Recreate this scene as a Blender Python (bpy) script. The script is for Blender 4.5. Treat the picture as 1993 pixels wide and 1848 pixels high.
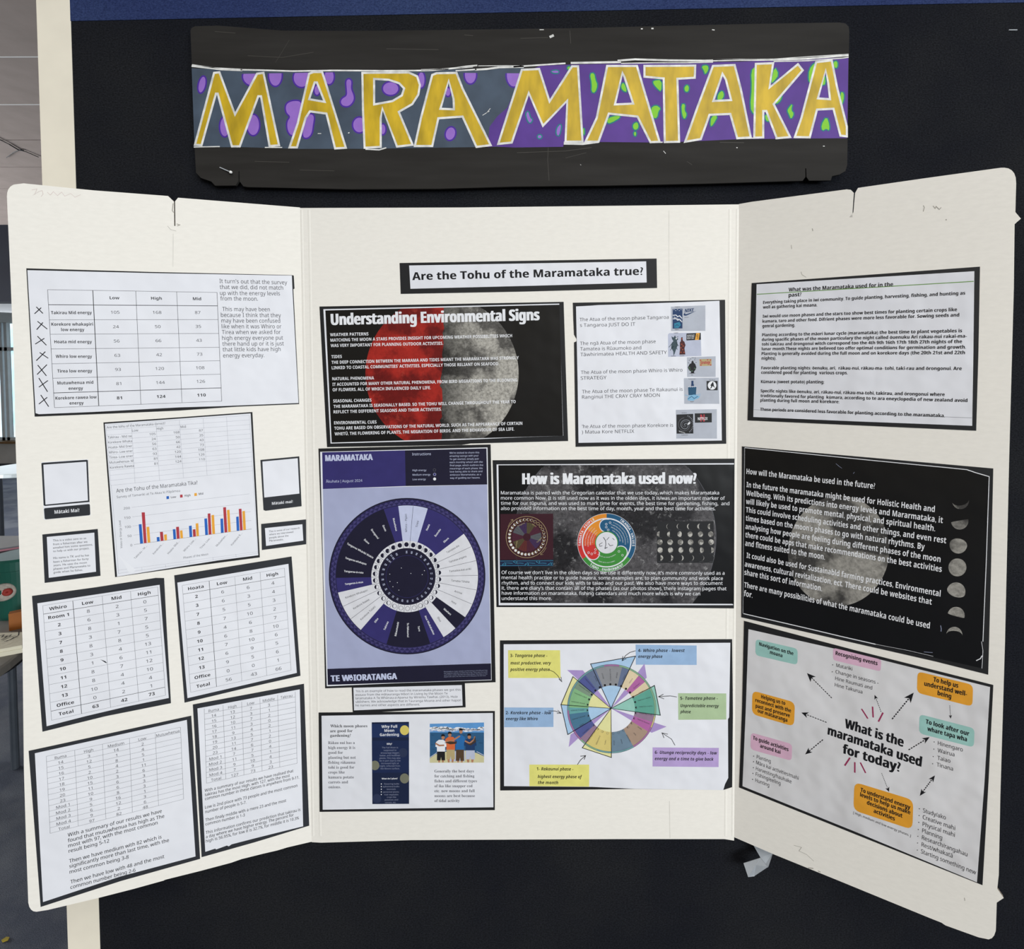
# A white tri-fold display board about the maramataka (lunar calendar) against a felt pin wall.
import bpy, math, random
from mathutils import Matrix, Vector
from mathutils.geometry import tessellate_polygon
random.seed(7)
scene = bpy.context.scene
for o in list(bpy.data.objects):
    bpy.data.objects.remove(o)
COL = scene.collection

# ------------------------------------------------------------------ camera
cam_data = bpy.data.cameras.new('camera'); cam = bpy.data.objects.new('camera', cam_data); COL.objects.link(cam)
cam_data.sensor_fit = 'HORIZONTAL'; cam_data.sensor_width = 36.0
cam_data.lens = 17.89854
cam_data.shift_x = -0.077540; cam_data.shift_y = -0.082784          # the photograph is an off-centre crop
cam_data.clip_start = 0.02
cam.matrix_world = Matrix([[0.9999986, 0.0011885, 0.0011571, 0.10069], [0.0011203, 0.0304608, -0.9995353, -0.71475], [-0.0012232, 0.9995353, 0.0304595, 1.52426], [0, 0, 0, 1]])
scene.camera = cam

# ------------------------------------------------------------------ view, world, lights
vs = scene.view_settings
vs.view_transform = 'Standard'; vs.look = 'None'; vs.gamma = 1.0; vs.use_curve_mapping = False
vs.exposure = 0.0
world = bpy.data.worlds.new('world'); scene.world = world; world.use_nodes = True
wb = world.node_tree.nodes['Background']; wb.inputs['Color'].default_value = (1.0, 0.86, 0.63, 1); wb.inputs['Strength'].default_value = 0.25
def area(name, loc, target, sx, sy, power, colour):
    l = bpy.data.lights.new(name, 'AREA'); l.shape = 'RECTANGLE'; l.size = sx; l.size_y = sy; l.energy = power; l.color = colour
    o = bpy.data.objects.new(name, l); COL.objects.link(o); o.location = loc
    o.rotation_euler = (Vector(target) - Vector(loc)).to_track_quat('-Z', 'Y').to_euler()
    return o
# ceiling fluorescents in front of the board, windows of the room far behind the photographer, an added side light for the rear ceiling, windows of the rear room
area('ceiling_lamp_light', (0.5, -1.9, 2.85), (0.5, -1.9, 0), 1.2, 1.2, 28, (1.0, 0.98, 0.95))
area('ceiling_lamp_light', (0.5, -3.4, 2.85), (0.5, -3.4, 0), 1.2, 1.2, 28, (1.0, 0.98, 0.95))
area('window_and_fill_light', (6.2, -8.0, 2.0), (0, 0, 1.35), 6.0, 3.0, 830, (0.88, 0.95, 1.0))
area('window_and_fill_light', (-7.5, 1.6, 1.2), (-1.5, 1.8, 1.9), 3.2, 1.8, 520, (0.93, 0.97, 1.0))  # added side light, no window built there; lifts the rear ceiling and floor
area('window_and_fill_light', (-7.4, 7.6, 1.6), (-4.5, 4.0, 0.4), 4.0, 1.8, 60, (0.85, 0.92, 1.0))

# ------------------------------------------------------------------ materials
def lin(h):
    c = [int(h[i:i+2], 16)/255 for i in (0, 2, 4)]
    return tuple(v/12.92 if v <= .04045 else ((v+.055)/1.055)**2.4 for v in c)
MAT = {}
def base(name):
    m = bpy.data.materials.new(name); m.use_nodes = True; nt = m.node_tree
    return m, nt, nt.nodes['Principled BSDF']
def coord(nt, scale=(1, 1, 1)):
    tc = nt.nodes.new('ShaderNodeTexCoord'); mp = nt.nodes.new('ShaderNodeMapping'); mp.inputs['Scale'].default_value = scale
    nt.links.new(tc.outputs['Object'], mp.inputs['Vector']); return mp.outputs['Vector']
def noise(nt, vec, scale, detail=3, rough=.55):
    n = nt.nodes.new('ShaderNodeTexNoise'); n.inputs['Scale'].default_value = scale; n.inputs['Detail'].default_value = detail; n.inputs['Roughness'].default_value = rough
    nt.links.new(vec, n.inputs['Vector']); return n.outputs['Fac']
def ramp(nt, fac, stops):
    r = nt.nodes.new('ShaderNodeValToRGB'); e = r.color_ramp.elements
    while len(e) < len(stops): e.new(.5)
    for k, (p, h) in enumerate(stops): e[k].position = p; e[k].color = (*lin(h), 1)
    nt.links.new(fac, r.inputs['Fac']); return r.outputs['Color']
def bump(nt, b, fac, strength, dist):
    n = nt.nodes.new('ShaderNodeBump'); n.inputs['Strength'].default_value = strength; n.inputs['Distance'].default_value = dist
    nt.links.new(fac, n.inputs['Height']); nt.links.new(n.outputs['Normal'], b.inputs['Normal'])
def dark(h, k):
    return '%02x%02x%02x' % tuple(min(255, int(int(h[i:i+2], 16)*k)) for i in (0, 2, 4))
def surface(name, h, rough=.6, spec=.3, var=.94, vscale=30, bscale=0, bstr=0, bdist=.002, stretch=(1, 1, 1), detail=3):
    """plain colour broken up by procedural noise, optional bump"""
    m, nt, b = base(name); v = coord(nt, stretch)
    nt.links.new(ramp(nt, noise(nt, v, vscale, detail), [(.3, dark(h, var)), (.7, h)]), b.inputs['Base Color'])
    b.inputs['Roughness'].default_value = rough; b.inputs['Specular IOR Level'].default_value = spec
    if bstr: bump(nt, b, noise(nt, v, bscale, 3), bstr, bdist)
    MAT[name] = m; return m
def moon(name, hi, lo, ray, seas=15, fine=120, contrast=1.0, term=None, spec=.3, rough=.4):
    """printed moon photograph: dark seas, bright rays, pitted highlands; term = width over which the photo darkens to its terminator"""
    m, nt, b = base(name); v = coord(nt); L = nt.links
    def math_(op, x, y, z=None):
        n = nt.nodes.new('ShaderNodeMath'); n.operation = op; n.use_clamp = False
        for k, q in enumerate((x, y, z)):
            if q is None: continue
            if isinstance(q, (int, float)): n.inputs[k].default_value = q
            else: L.new(q, n.inputs[k])
        return n.outputs[0]
    def vor(scale):
        n = nt.nodes.new('ShaderNodeTexVoronoi'); n.inputs['Scale'].default_value = scale; L.new(v, n.inputs['Vector']); return n.outputs['Distance']
    sea = noise(nt, v, seas, 5, .55); pit = noise(nt, v, fine, 7, .75); rays = noise(nt, v, fine*.45, 6, .8)
    col = ramp(nt, sea, [(.45, lo), (.55, hi)])
    def mixc(fac, c1, c2, mode='MIX'):
        n = nt.nodes.new('ShaderNodeMix'); n.data_type = 'RGBA'; n.blend_type = mode
        if isinstance(fac, float): n.inputs[0].default_value = fac
        else: L.new(fac, n.inputs[0])
        for k, c in ((6, c1), (7, c2)):
            if isinstance(c, str): n.inputs[k].default_value = (*lin(c), 1)
            else: L.new(c, n.inputs[k])
        return n.outputs[2]
    grey = ramp(nt, pit, [(.36, '767676'), (.5, 'd2d2d2'), (.62, 'ffffff')])
    col = mixc(.75*contrast, col, grey, 'MULTIPLY')
    col = mixc(ramp(nt, rays, [(.56, '000000'), (.72, 'b0b0b0')]), col, ray)
    ring = ramp(nt, vor(fine*.55), [(.05, '777777'), (.13, '6a6a6a'), (.17, 'ffffff'), (.24, 'd0d0d0')])
    col = mixc(.35*contrast, col, ring, 'MULTIPLY')
    if term:
        sx_ = nt.nodes.new('ShaderNodeSeparateXYZ'); L.new(v, sx_.inputs[0])
        col = mixc(.9, col, ramp(nt, math_('MULTIPLY_ADD', sx_.outputs[0], 1/term, .12), [(0, '4a4a4e'), (.5, 'b4b4b4'), (1, 'ffffff')]), 'MULTIPLY')
    L.new(col, b.inputs['Base Color']); b.inputs['Roughness'].default_value = rough; b.inputs['Specular IOR Level'].default_value = spec; MAT[name] = m
INKS = dict(ink='17171b', ink2='34343a', ink3='5c5c62', ink3b='8a90a8', ink4='1d1b30', inkline='a9a9b2', white='e9e9ec', printwhite='dcdbe0', lilacw='c3c8e2',
 blue='2a63b8', red='b03a44', yellow='e8a53c', lilac='a9aecb', purple='35306a', wheelring='2b2752', wheeltri='443f70', navy='1f3a63', teal='2f7f9c', plant='3c4d55', plantg='47624a',
 maroonbottle='4a1f1f', redorange='a94a2e', khaki='b5a274', bottleblue='22506f', iceblue='7fb0cf', photogrey='b2b6c0', photolilac='b9bdcf', navy2='1a2440', navy3='20315a', navy4='1c294c', navy5='2b3450',
 moonyellow='d8c567', moondim='777766', sea='2f5a80', seadark='1f4060', skyblue='5f97cf', cream='cfc79c', skin='b07c5e', orange='d66a3c', bluetee='2c6ba8', brownshort='54402e', fish='43352c',
 maroon='3a1822', mr1='4f4630', mr2='4a2030', mr3='54565a', mr4='3d2a4c', mr5='5c2a26', cyan='3f93b0', ringblue='1f5578', ringgreen='3f8a3a', ringred='c8322f', ringredor='d3552f', ringorange='dd8a2c',
 noteyellow='e3dd7c', noteblue='98b5d6', notegreen='adc29a', notepurple='b79fd0', tblue='aac8e4', tpurple='ab93c8', tteal='93c5b6', tyellow='e4dfa0', wgrey='8d8d90', wbg='66728e', wcream='ddcaa8', wpink='b0669f', wteal='5fa08f', wmauve='93788f', wtan='a88f7c', wsteel='6f8597', wyell='d8c57a', windigo='535a92', wsteel2='4c7690', wteal2='68a3a2', wgreen='86b583', wgg='7d917d',
 green='6f9a4c', boxteal='9cc8c0', boxpink='dcb2c8', boxorange='e6a032', magenta='9a2f58',
 bluegrey='4b5868', signpurple='5c3a90', rimpurple='4f2f9a', blobpurple='9a70c8', rimteal='1f7f7f', blobgreen='86cc38', signscratch='474440')
for k, h in INKS.items(): surface(k, h, .55, .25, .95, 60)
surface('signwhite', 'f0eeea', .6, .3, .82, 90)
surface('gold', 'd9b428', .5, .4, .8, 55, 120, .15, .0006, (1, .35, 1))
surface('bluegrey', '4d5a6a', .6, .3, .82, 22); surface('signpurple', '5d3b92', .55, .3, .88, 20)
surface('signblack', '32302e', .7, .12, .8, 20, 60, .25, .0008, (.25, 2.2, 1))
surface('lilac', 'a6abc8', .45, .35, .97, 12, 9, .7, .012); surface('paper', 'e2e2e7', .5, .3, .985, 12, 9, .65, .011)
surface('paper2', 'dad8d9', .5, .3, .98, 12, 8, .8, .014)
surface('paperb', 'e6e6ea', .55, .3, .985, 12)
surface('card', '1b1b1d', .62, .35, .9, 40, 40, .2, .0005)
surface('card2', '2a2c31', .62, .35, .92, 40, 40, .2, .0005)
surface('glossblack', '0e0e10', .3, .5, .8, 12, 7, .5, .006)
surface('board', 'ede8df', .75, .15, .982, 240, 600, .2, .0003, (.4, 1, 1), 6)
surface('board_edge', '9c8f80', .9, .1, .6, 300)
moon('moonred', 'ac2a22', '701716', 'cf5240', 18, 90, .45)
moon('moonhalf', 'c4bfb5', '66635f', 'f2eee6', 17, 240, .95, .05)
moon('moongrey', 'c4c0b8', '76736e', 'e0dcd4', 120, 400, .5)
moon('moongrey2', 'aaa69e', '4a4846', 'd0ccc4', 12, 150, .8)
moon('moondark', '605d5f', '2b292c', 'e8e6e4', 11, 200, 1.0)

# ------------------------------------------------------------------ mesh helpers
class Mesh:
    """collects verts, faces and one material per face, then links ONE object"""
    def __init__(s): s.v = []; s.f = []; s.m = []; s.mats = []
    def mi(s, m):
        if m not in s.mats: s.mats.append(m)
        return s.mats.index(m)
    def add(s, vs_, fs, m):
        o = len(s.v); k = s.mi(m); s.v += vs_
        for f in fs: s.f.append([o+i for i in f]); s.m.append(k)
    def poly(s, loops, z, m):
        """flat polygon with holes facing +z; loops are lists of (x, y)"""
        pts = [p for l in loops for p in l]
        tris = tessellate_polygon([[Vector((x, y, 0)) for x, y in l] for l in loops])
        fs = []
        for t in tris:
            a, b, c = (pts[i] for i in t)
            cr = (b[0]-a[0])*(c[1]-a[1]) - (b[1]-a[1])*(c[0]-a[0])
            if abs(cr) > 1e-14: fs.append(tuple(t) if cr > 0 else (t[0], t[2], t[1]))
        s.add([(x, y, z) for x, y in pts], fs, m)
    def prism(s, pts, z0, z1, m, side=None):
        s.poly([pts], z1, m)
        n = len(pts); ar = sum(pts[i-1][0]*pts[i][1]-pts[i][0]*pts[i-1][1] for i in range(n))
        P = pts if ar > 0 else pts[::-1]
        s.add([(x, y, z0) for x, y in P]+[(x, y, z1) for x, y in P], [(i, (i+1) % n, n+(i+1) % n, n+i) for i in range(n)]+[tuple(range(n))[::-1]], side or m)
    def box(s, lo, hi, m):
        (a, b, c), (d, e, f) = lo, hi
        s.add([(a,b,c),(d,b,c),(d,e,c),(a,e,c),(a,b,f),(d,b,f),(d,e,f),(a,e,f)], [(0,3,2,1),(4,5,6,7),(0,1,5,4),(1,2,6,5),(2,3,7,6),(3,0,4,7)], m)
    def lathe(s, prof, m, n=32, c=(0, 0, 0)):
        vs_ = [(c[0]+r*math.cos(2*math.pi*k/n), c[1]+r*math.sin(2*math.pi*k/n), c[2]+z) for r, z in prof for k in range(n)]
        fs = [(i*n+k, i*n+(k+1) % n, (i+1)*n+(k+1) % n, (i+1)*n+k) for i in range(len(prof)-1) for k in range(n)]
        s.add(vs_, fs+[tuple(range(n))[::-1], tuple((len(prof)-1)*n+k for k in range(n))], m)
    def build(s, name, parent=None, smooth=False):
        me = bpy.data.meshes.new(name); me.from_pydata(s.v, [], s.f)
        for m in s.mats: me.materials.append(MAT[m])
        me.polygons.foreach_set('material_index', s.m)
        if smooth: me.polygons.foreach_set('use_smooth', [True]*len(s.f))
        me.update()
        o = bpy.data.objects.new(name, me); COL.objects.link(o); o.parent = parent
        return o
def strip(pts, w):
    """a polyline drawn w wide, as quads that share mitred corners"""
    P = [p for i, p in enumerate(pts) if i == 0 or math.dist(p, pts[i-1]) > 1e-7]; n = len(P)
    if n < 2: return []
    closed = n > 3 and math.dist(P[0], P[-1]) < 1e-7
    if closed: P = P[:-1]; n -= 1
    D = [((P[(i+1) % n][0]-P[i][0]), (P[(i+1) % n][1]-P[i][1])) for i in range(n)]; D = [(x/math.hypot(x, y), y/math.hypot(x, y)) if x or y else (1, 0) for x, y in D]
    side = []
    for i in range(n):
        d0 = D[i-1] if (closed or i) else D[0]; d1 = D[i] if (closed or i < n-1) else D[n-2]
        mx, my = -(d0[1]+d1[1]), d0[0]+d1[0]; L = math.hypot(mx, my)
        if L < 1e-6: mx, my, L = -d0[1], d0[0], 1
        mx /= L; my /= L; s = w/2/max(.45, abs(mx*-d1[1]+my*d1[0]))
        side.append(((P[i][0]+mx*s, P[i][1]+my*s), (P[i][0]-mx*s, P[i][1]-my*s)))
    return [[side[i][0], side[i][1], side[(i+1) % n][1], side[(i+1) % n][0]] for i in range(n if closed else n-1)]
# lettering: glyph outlines of Blender's own fonts, cached once per character
STYLES = dict(r=(0x1D5A0, 0x1D7E2), b=(0x1D5D4, 0x1D7EC), i=(0x1D63C, 0x1D7EC), s=(0x1D400, 0x1D7CE), g=None)
MACRON = dict(zip('āēīōūĀĒĪŌŪ', 'aeiouAEIOU'))
fc = bpy.data.curves.new('lettering', 'FONT'); fo = bpy.data.objects.new('lettering', fc); fc.resolution_u = 2
def outline(s):
    fc.body = s; me = bpy.data.meshes.new_from_object(fo)
    vs_ = [tuple(v.co[:2]) for v in me.vertices]; fs = [tuple(p.vertices) for p in me.polygons]
    bpy.data.meshes.remove(me); return vs_, fs
def mapped(ch, st):
    S = STYLES[st]
    if S:
        if 'A' <= ch <= 'Z': return chr(S[0]+ord(ch)-65)
        if 'a' <= ch <= 'z': return chr(S[0]+26+ord(ch)-97)
        if '0' <= ch <= '9': return chr(S[1]+ord(ch)-48)
    return ch
BAR = max(x for x, y in outline('|')[0]); GL = {}
def glyph(ch, st):
    k = (ch, st)
    if k not in GL:
        mac = MACRON.get(ch); c = mapped(mac or ch, st)
        vs_, fs = outline(c) if ch != ' ' else ([], [])
        adv = max(x for x, y in outline(c+'|')[0]) - BAR
        if ch not in ' ' and STYLES[st] and c == ch: vs_ = [(x*1.03, y*1.03) for x, y in vs_]
        if mac and vs_:
            x0, x1 = min(x for x, y in vs_), max(x for x, y in vs_); xc = (x0+x1)/2; top = .62 if mac.islower() else .77; o = len(vs_)
            vs_ = vs_+[(xc-.17, top), (xc+.17, top), (xc+.17, top+.07), (xc-.17, top+.07)]; fs = fs+[(o, o+1, o+2, o+3)]
        GL[k] = (vs_, fs, adv)
    return GL[k]
CAP = {st: max(y for x, y in outline(mapped('H', st))[0]) for st in STYLES}
def lettering(mesh, text, st, z, m, h, ax, ay, ang, width=None, k=1.0, al='c', wt=0, sh=0):
    """text on baseline start (ax, ay) stretched to width, or natural width k aligned c/r/l"""
    sy = h/CAP[st]; pen = 0; parts = []
    for ch in text:
        g = glyph(ch, st); parts.append((pen, g)); pen += g[2]
    xs = [p+x for p, g in parts for x, y in g[0]]
    if not xs: return
    x0, x1 = min(xs), max(xs)
    if width is not None: sx = width/(x1-x0); off = -x0*sx
    else: sx = sy*k; off = {'c': -(x0+x1)/2, 'r': -x1, 'l': -x0}[al]*sx
    ca, sa = math.cos(ang), math.sin(ang)
    for j, d in enumerate((0,) if not wt else (-wt*h, 0, wt*h)):
        for p, (vs_, fs, _) in parts:
            if not vs_: continue
            P = [((p+x)*sx+off+d+sh*y*sy, y*sy) for x, y in vs_]
            mesh.add([(ax+x*ca-y*sa, ay+x*sa+y*ca, z+j*1.5e-5) for x, y in P], fs, m)

# ------------------------------------------------------------------ planes of the board and its sheets
U = 0.00005                                   # sheet data below are in twentieths of a millimetre
BZ = 0.850; HW = 0.305017                          # board bottom above the floor, half width of the centre panel
PLANE = {'C': ((-HW, 0, BZ), 0.0), 'L': ((-HW, 0, BZ), 0.322090), 'R': ((HW, 0, BZ), -0.448447), 'H': ((-HW, -0.004, BZ), 0.0)}
def plane_matrix(p):
    loc, a = PLANE[p]
    return Matrix.Translation(loc) @ Matrix.Rotation(a, 4, 'Z') @ Matrix.Rotation(math.pi/2, 4, 'X')
def tag(o, label=None, cat=None, group=None, kind=None):
    if label: o['label'] = label
    if cat: o['category'] = cat
    if group: o['group'] = group
    if kind: o['kind'] = kind
    return o
def thing(name, label, cat, mat=None, group=None):
    o = bpy.data.objects.new(name, None); COL.objects.link(o); o.empty_display_size = .02
    if mat is not None: o.matrix_world = mat
    return tag(o, label, cat, group)
LV = 0.00005
def pairs(f): return [(f[i]*U, f[i+1]*U) for i in range(0, len(f), 2)]
def draw(mesh, op, base_z):
    k = op[0]
    if k == 'b': mesh.prism(pairs(op[4]), op[2]*U, (op[2]+op[3])*U, op[1])
    elif k == 'p': mesh.poly([pairs(op[3])]+[pairs(h) for h in (op[4] if len(op) > 4 else ())], base_z+op[2]*LV, op[1])
    elif k == 'l':
        for r in op[3]:
            for q in strip(pairs(r[1:]), r[0]*U): mesh.add([(x, y, base_z+op[2]*LV) for x, y in q], [(0, 1, 2, 3)], op[1])
    elif k == 'e':
        _, m, lv, cx, cy, ax, ay, bx, by, n = op
        mesh.poly([[((cx+ax*math.cos(2*math.pi*i/n)+bx*math.sin(2*math.pi*i/n))*U, (cy+ay*math.cos(2*math.pi*i/n)+by*math.sin(2*math.pi*i/n))*U) for i in range(n)]], base_z+lv*LV, m)
    elif k == 's':
        cx, cy, ax, ay, bx, by = op[1]
        def pt(r, a): s_, c_ = r*math.sin(math.radians(a))/100, -r*math.cos(math.radians(a))/100; return ((cx+ax*s_+bx*c_)*U, (cy+ay*s_+by*c_)*U)
        for m, lv, r0, r1, a0, a1 in op[2]:
            n = max(2, int((a1-a0)/(4 if r1 > 60 else 15)))
            A = [a0+(a1-a0)*i/n for i in range(n+1)]; z = base_z+lv*LV
            vs_ = [(*pt(r, a), z) for a in A for r in (r0, r1)]
            mesh.add(vs_, [(2*i, 2*i+2, 2*i+3, 2*i+1) for i in range(n)], m)
    elif k == 'z':                            # ring of triangles pointing in and out
        cx, cy, ax, ay, bx, by = op[3]
        def pt(r, a): s_, c_ = r*math.sin(math.radians(a))/100, -r*math.cos(math.radians(a))/100; return ((cx+ax*s_+bx*c_)*U, (cy+ay*s_+by*c_)*U)
        r0, r1, n, sh_ = op[4]; st_ = 360/n
        for i in range(n): mesh.poly([[pt(r0, (i+sh_)*st_), pt(r1, (i+sh_+.5)*st_), pt(r0, (i+sh_+.96)*st_)]], base_z+op[2]*LV, op[1])
    elif k == 't':
        for text, ax, ay, bx, by, h in op[4]:
            lettering(mesh, text, op[3][0], base_z+op[2]*LV, op[1], h*U, ax*U, ay*U, math.atan2(by-ay, bx-ax), math.hypot(bx-ax, by-ay)*U, wt=op[3][1], sh=op[3][2])
    elif k == 'n':
        st, kk, al, wt, sh = op[3]
        for text, ax, ay, ang, h in op[4]:
            lettering(mesh, text, st, base_z+op[2]*LV, op[1], h*U, ax*U, ay*U, math.radians(ang), None, kk, al, wt, sh)
def item(name, label, cat, plane, zmm, origin, parts, group=None):
    """one sheet: an Empty on its panel, one mesh per printed or glued part"""
    root = thing(name, label, cat, plane_matrix(plane) @ Matrix.Translation((origin[0]/1000, origin[1]/1000, zmm/1000)), group)
    top = max((op[2]+op[3])*U for p in parts for op in p[2] if op[0] == 'b')
    made = []
    for pname, par, ops in parts:
        mesh = Mesh()
        for op in ops: draw(mesh, op, top)
        made.append(mesh.build(pname, root if par is None else made[par]))
    return root

# ------------------------------------------------------------------ setting
def felt(name, h, h2, patch):
    """needle-punched fabric: fine fibres over faint worn patches"""
    m, nt, b = base(name); v = coord(nt); vs2 = coord(nt, (1, 1.5, 1))
    fib = ramp(nt, noise(nt, vs2, 380, 6, .8), [(.32, h), (.7, h2)]); pat = ramp(nt, noise(nt, v, 3.5, 4, .6), [(.4, patch), (.6, 'ffffff')])
    x = nt.nodes.new('ShaderNodeMix'); x.data_type = 'RGBA'; x.blend_type = 'MULTIPLY'; x.inputs[0].default_value = 1
    nt.links.new(fib, x.inputs[6]); nt.links.new(pat, x.inputs[7]); nt.links.new(x.outputs[2], b.inputs['Base Color'])
    b.inputs['Roughness'].default_value = .95; b.inputs['Specular IOR Level'].default_value = .08
    bump(nt, b, noise(nt, vs2, 300, 5, .8), .7, .003); MAT[name] = m
felt('felt_black', '0c0d0f', '323337', 'd6daea'); felt('felt_blue', '232e52', '4a5a86', 'e0e0f0'); felt('carpet', '17181c', '8a8e98', 'c8ccd8')
surface('post_paint', 'f7eedb', .5, .3, .96, 14); surface('ceiling_paint', '91857f', .8, .15, .94, 9); surface('far_wall', '14161d', .8, .1, .9, 5)
surface('pale_wall_and_glare', 'c9c6c4', .7, .2, .95, 5); surface('frame_white', 'd5dce2', .4, .4, .96, 8); surface('sill_wood', '8a6a48', .5, .3, .8, 20, stretch=(.2, 4, 4))
surface('table_grey', '85827e', .5, .3, .92, 12); surface('table_white', 'c9d2d4', .4, .4, .97, 8); surface('metal_grey', '4c525a', .35, .5, .9, 20)
surface('tub_green', '1f5a4e', .35, .4, .9, 10); surface('block_orange', 'b0682a', .5, .3, .85, 14); surface('cloth_cream', 'ece6cf', .7, .2, .93, 16, 30, .5, .004)
surface('marker', '22262b', .6, .2, .9, 40); surface('rope_white', 'b9b2a8', .8, .1, .8, 90); surface('core_red', 'a33b34', .6, .2, .9, 30)
surface('seat_black', '15161a', .5, .3, .85, 14); surface('pink', 'c98a98', .5, .3, .9, 30); surface('bright_yellow', 'd8b022', .5, .3, .9, 30); surface('pin_white', 'e8e6e2', .3, .5, .97, 60)
surface('tape', 'a5a9ae', .3, .5, .9, 25, 40, .4, .003); surface('steel', 'c0c4c8', .25, .6, .95, 50); surface('pencil_red', 'dccbc5', .8, .1); surface('scuff', 'a9a39a', .8, .1); surface('board_crease', 'e2ddd4', .8, .1); surface('leaf_yellow', 'b09a2c', .6, .2, .8, 60)
m_, nt_, b_ = base('window_glass'); b_.inputs['Transmission Weight'].default_value = 1; b_.inputs['Roughness'].default_value = .02; b_.inputs['IOR'].default_value = 1.02; MAT['window_glass'] = m_
m_, nt_, b_ = base('bright_sky'); nt_.links.new(ramp(nt_, noise(nt_, coord(nt_), .9, 3), [(.35, '9fd8ee'), (.65, 'eef8ff')]), b_.inputs['Emission Color']); b_.inputs['Emission Strength'].default_value = 2.0; b_.inputs['Base Color'].default_value = (.3, .35, .4, 1); MAT['bright_sky'] = m_

def struct(mesh, name, loc=None, kind='structure'):
    o = mesh.build(name); o['kind'] = kind; return o
w = Mesh(); w.prism([(-.6225, .12), (2.2, .12), (2.2, 2.06), (.593, 2.0365), (-.6225, 2.0155)][::-1], -.03, 0, 'felt_black')
o = struct(w, 'wall_back'); o.matrix_world = Matrix.Translation((0, .007, 0)) @ Matrix.Rotation(math.pi/2, 4, 'X')
w = Mesh(); w.prism([(-.6225, 2.0155), (.593, 2.0365), (2.2, 2.06), (2.2, 2.5), (-.6225, 2.5)], -.03, .0008, 'felt_blue')
o = struct(w, 'wall_upper'); o.matrix_world = Matrix.Translation((0, .007, 0)) @ Matrix.Rotation(math.pi/2, 4, 'X')
w = Mesh(); w.box((-.6695, .0065, 0), (-.6225, .045, 2.5), 'post_paint'); struct(w, 'trim_1')
w = Mesh(); w.box((-14, -7, -.05), (8, 9, 0), 'carpet'); struct(w, 'floor')
w = Mesh(); y = 1.5135 - .385*12
while y < 3.9:                                # boarded ceiling, an open joint every 385 mm
    w.box((-14, y+.004, 2.89), (8, min(y+.381, 3.95), 2.91), 'ceiling_paint'); y += .385
w.box((-14, -3.1, 2.912), (8, 3.95, 2.92), 'far_wall')
for y in (1.5095, 1.8945): w.box((-14, y-.0035, 2.8885), (8, y+.0045, 2.9), 'pale_wall_and_glare')  # pale strips put the bright glare of these two joints into colour
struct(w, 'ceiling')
w = Mesh(); w.box((-14, 3.95, 2.195), (-2, 4.1, 3.0), 'far_wall'); struct(w, 'wall_far_upper')
w = Mesh(); w.box((-14, 4.1, 2.42), (-2, 8.2, 2.9), 'pale_wall_and_glare'); struct(w, 'ceiling_far')
w = Mesh(); w.box((-14, 8.0, 0), (-5, 8.2, .36), 'pale_wall_and_glare'); w.box((-14, 8.0, 2.62), (-5, 8.2, 3), 'pale_wall_and_glare'); struct(w, 'wall_far')
w = Mesh(); w.box((-14, 7.85, .36), (-5, 8.2, .40), 'sill_wood'); struct(w, 'trim_2')
win = bpy.data.objects.new('window_1', None); COL.objects.link(win); win['kind'] = 'structure'; win.location = (-9.8, 8.05, .4)
f = Mesh()
for x in (-11.4, -10.72, -10.04, -9.955, -9.76, -9.08, -8.4): f.box((x+9.8-.025, -.03, 0), (x+9.8+.025, .03, 2.22), 'frame_white')
f.box((-1.7, -.03, 1.54), (1.5, .03, 1.60), 'frame_white'); f.box((-1.7, -.03, 2.16), (1.5, .03, 2.22), 'frame_white'); f.box((-1.7, -.03, 0), (1.5, .03, .05), 'frame_white'); f.build('window_frame', win)
g = Mesh(); g.box((-1.68, .008, .05), (1.48, .012, 2.16), 'window_glass'); g.build('window_pane', win)
w = Mesh(); w.box((-18, 12, -1), (-6, 12.05, 6), 'bright_sky'); o = struct(w, 'sky_backdrop')

# ------------------------------------------------------------------ the tri-fold board
BOARD = {'C': [0, 18119, 4519, 18126, 12201, 18199, 12201, 19, 11922, 65, 8808, 65, 2872, 36, 273, -40, 0, -25],
 'L': [0, 18134, -2814, 18101, -2880, 18001, -2887, 17364, -2911, 17362, -2904, 17992, -3029, 18122, -4587, 18095, -5908, 18113, -6099, 18060, -6158, 18005, -6197, 17933, -6218, 17858, -6226, 17760, -6213, 15654, -6208, 13736, -6228, 12164, -6232, 9505, -6232, 6991, -6293, 3731, -6302, 1895, -6301, 305, -6284, 193, -6252, 109, -6209, 54, -6150, 21, -5930, -8, -4972, -37, -4175, -40, -3529, -26, -3484, -13, -2700, -22, -1984, -16, -1739, 11, -1244, 6, -865, -6, -608, 7, 0, -11],
 'R': [0, 18209, 338, 18220, 2672, 18191, 2771, 18164, 2842, 18074, 2818, 17636, 2817, 17468, 2745, 17478, 2835, 17582, 2868, 18070, 2933, 18188, 4357, 18192, 5816, 18185, 5887, 18174, 5959, 18145, 6018, 18094, 6066, 18017, 6095, 17915, 6105, 17780, 6103, 17144, 6205, 16983, 6095, 16875, 6097, 16603, 6108, 15444, 6097, 11454, 6101, 7258, 6083, 3581, 6089, 1677, 6067, 1329, 6191, 1159, 6063, 988, 6060, 380, 6057, 290, 6030, 170, 5987, 79, 5924, 19, 5733, -26, 5071, -50, 4992, -20, 4806, -20, 2733, 33, 1061, 68, 0, 121]}
root = thing('trifold_board', 'large white cardboard tri-fold display board covered in posters, fixed to the black felt wall', 'display board', Matrix.Translation((0, 0, BZ)))
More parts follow.
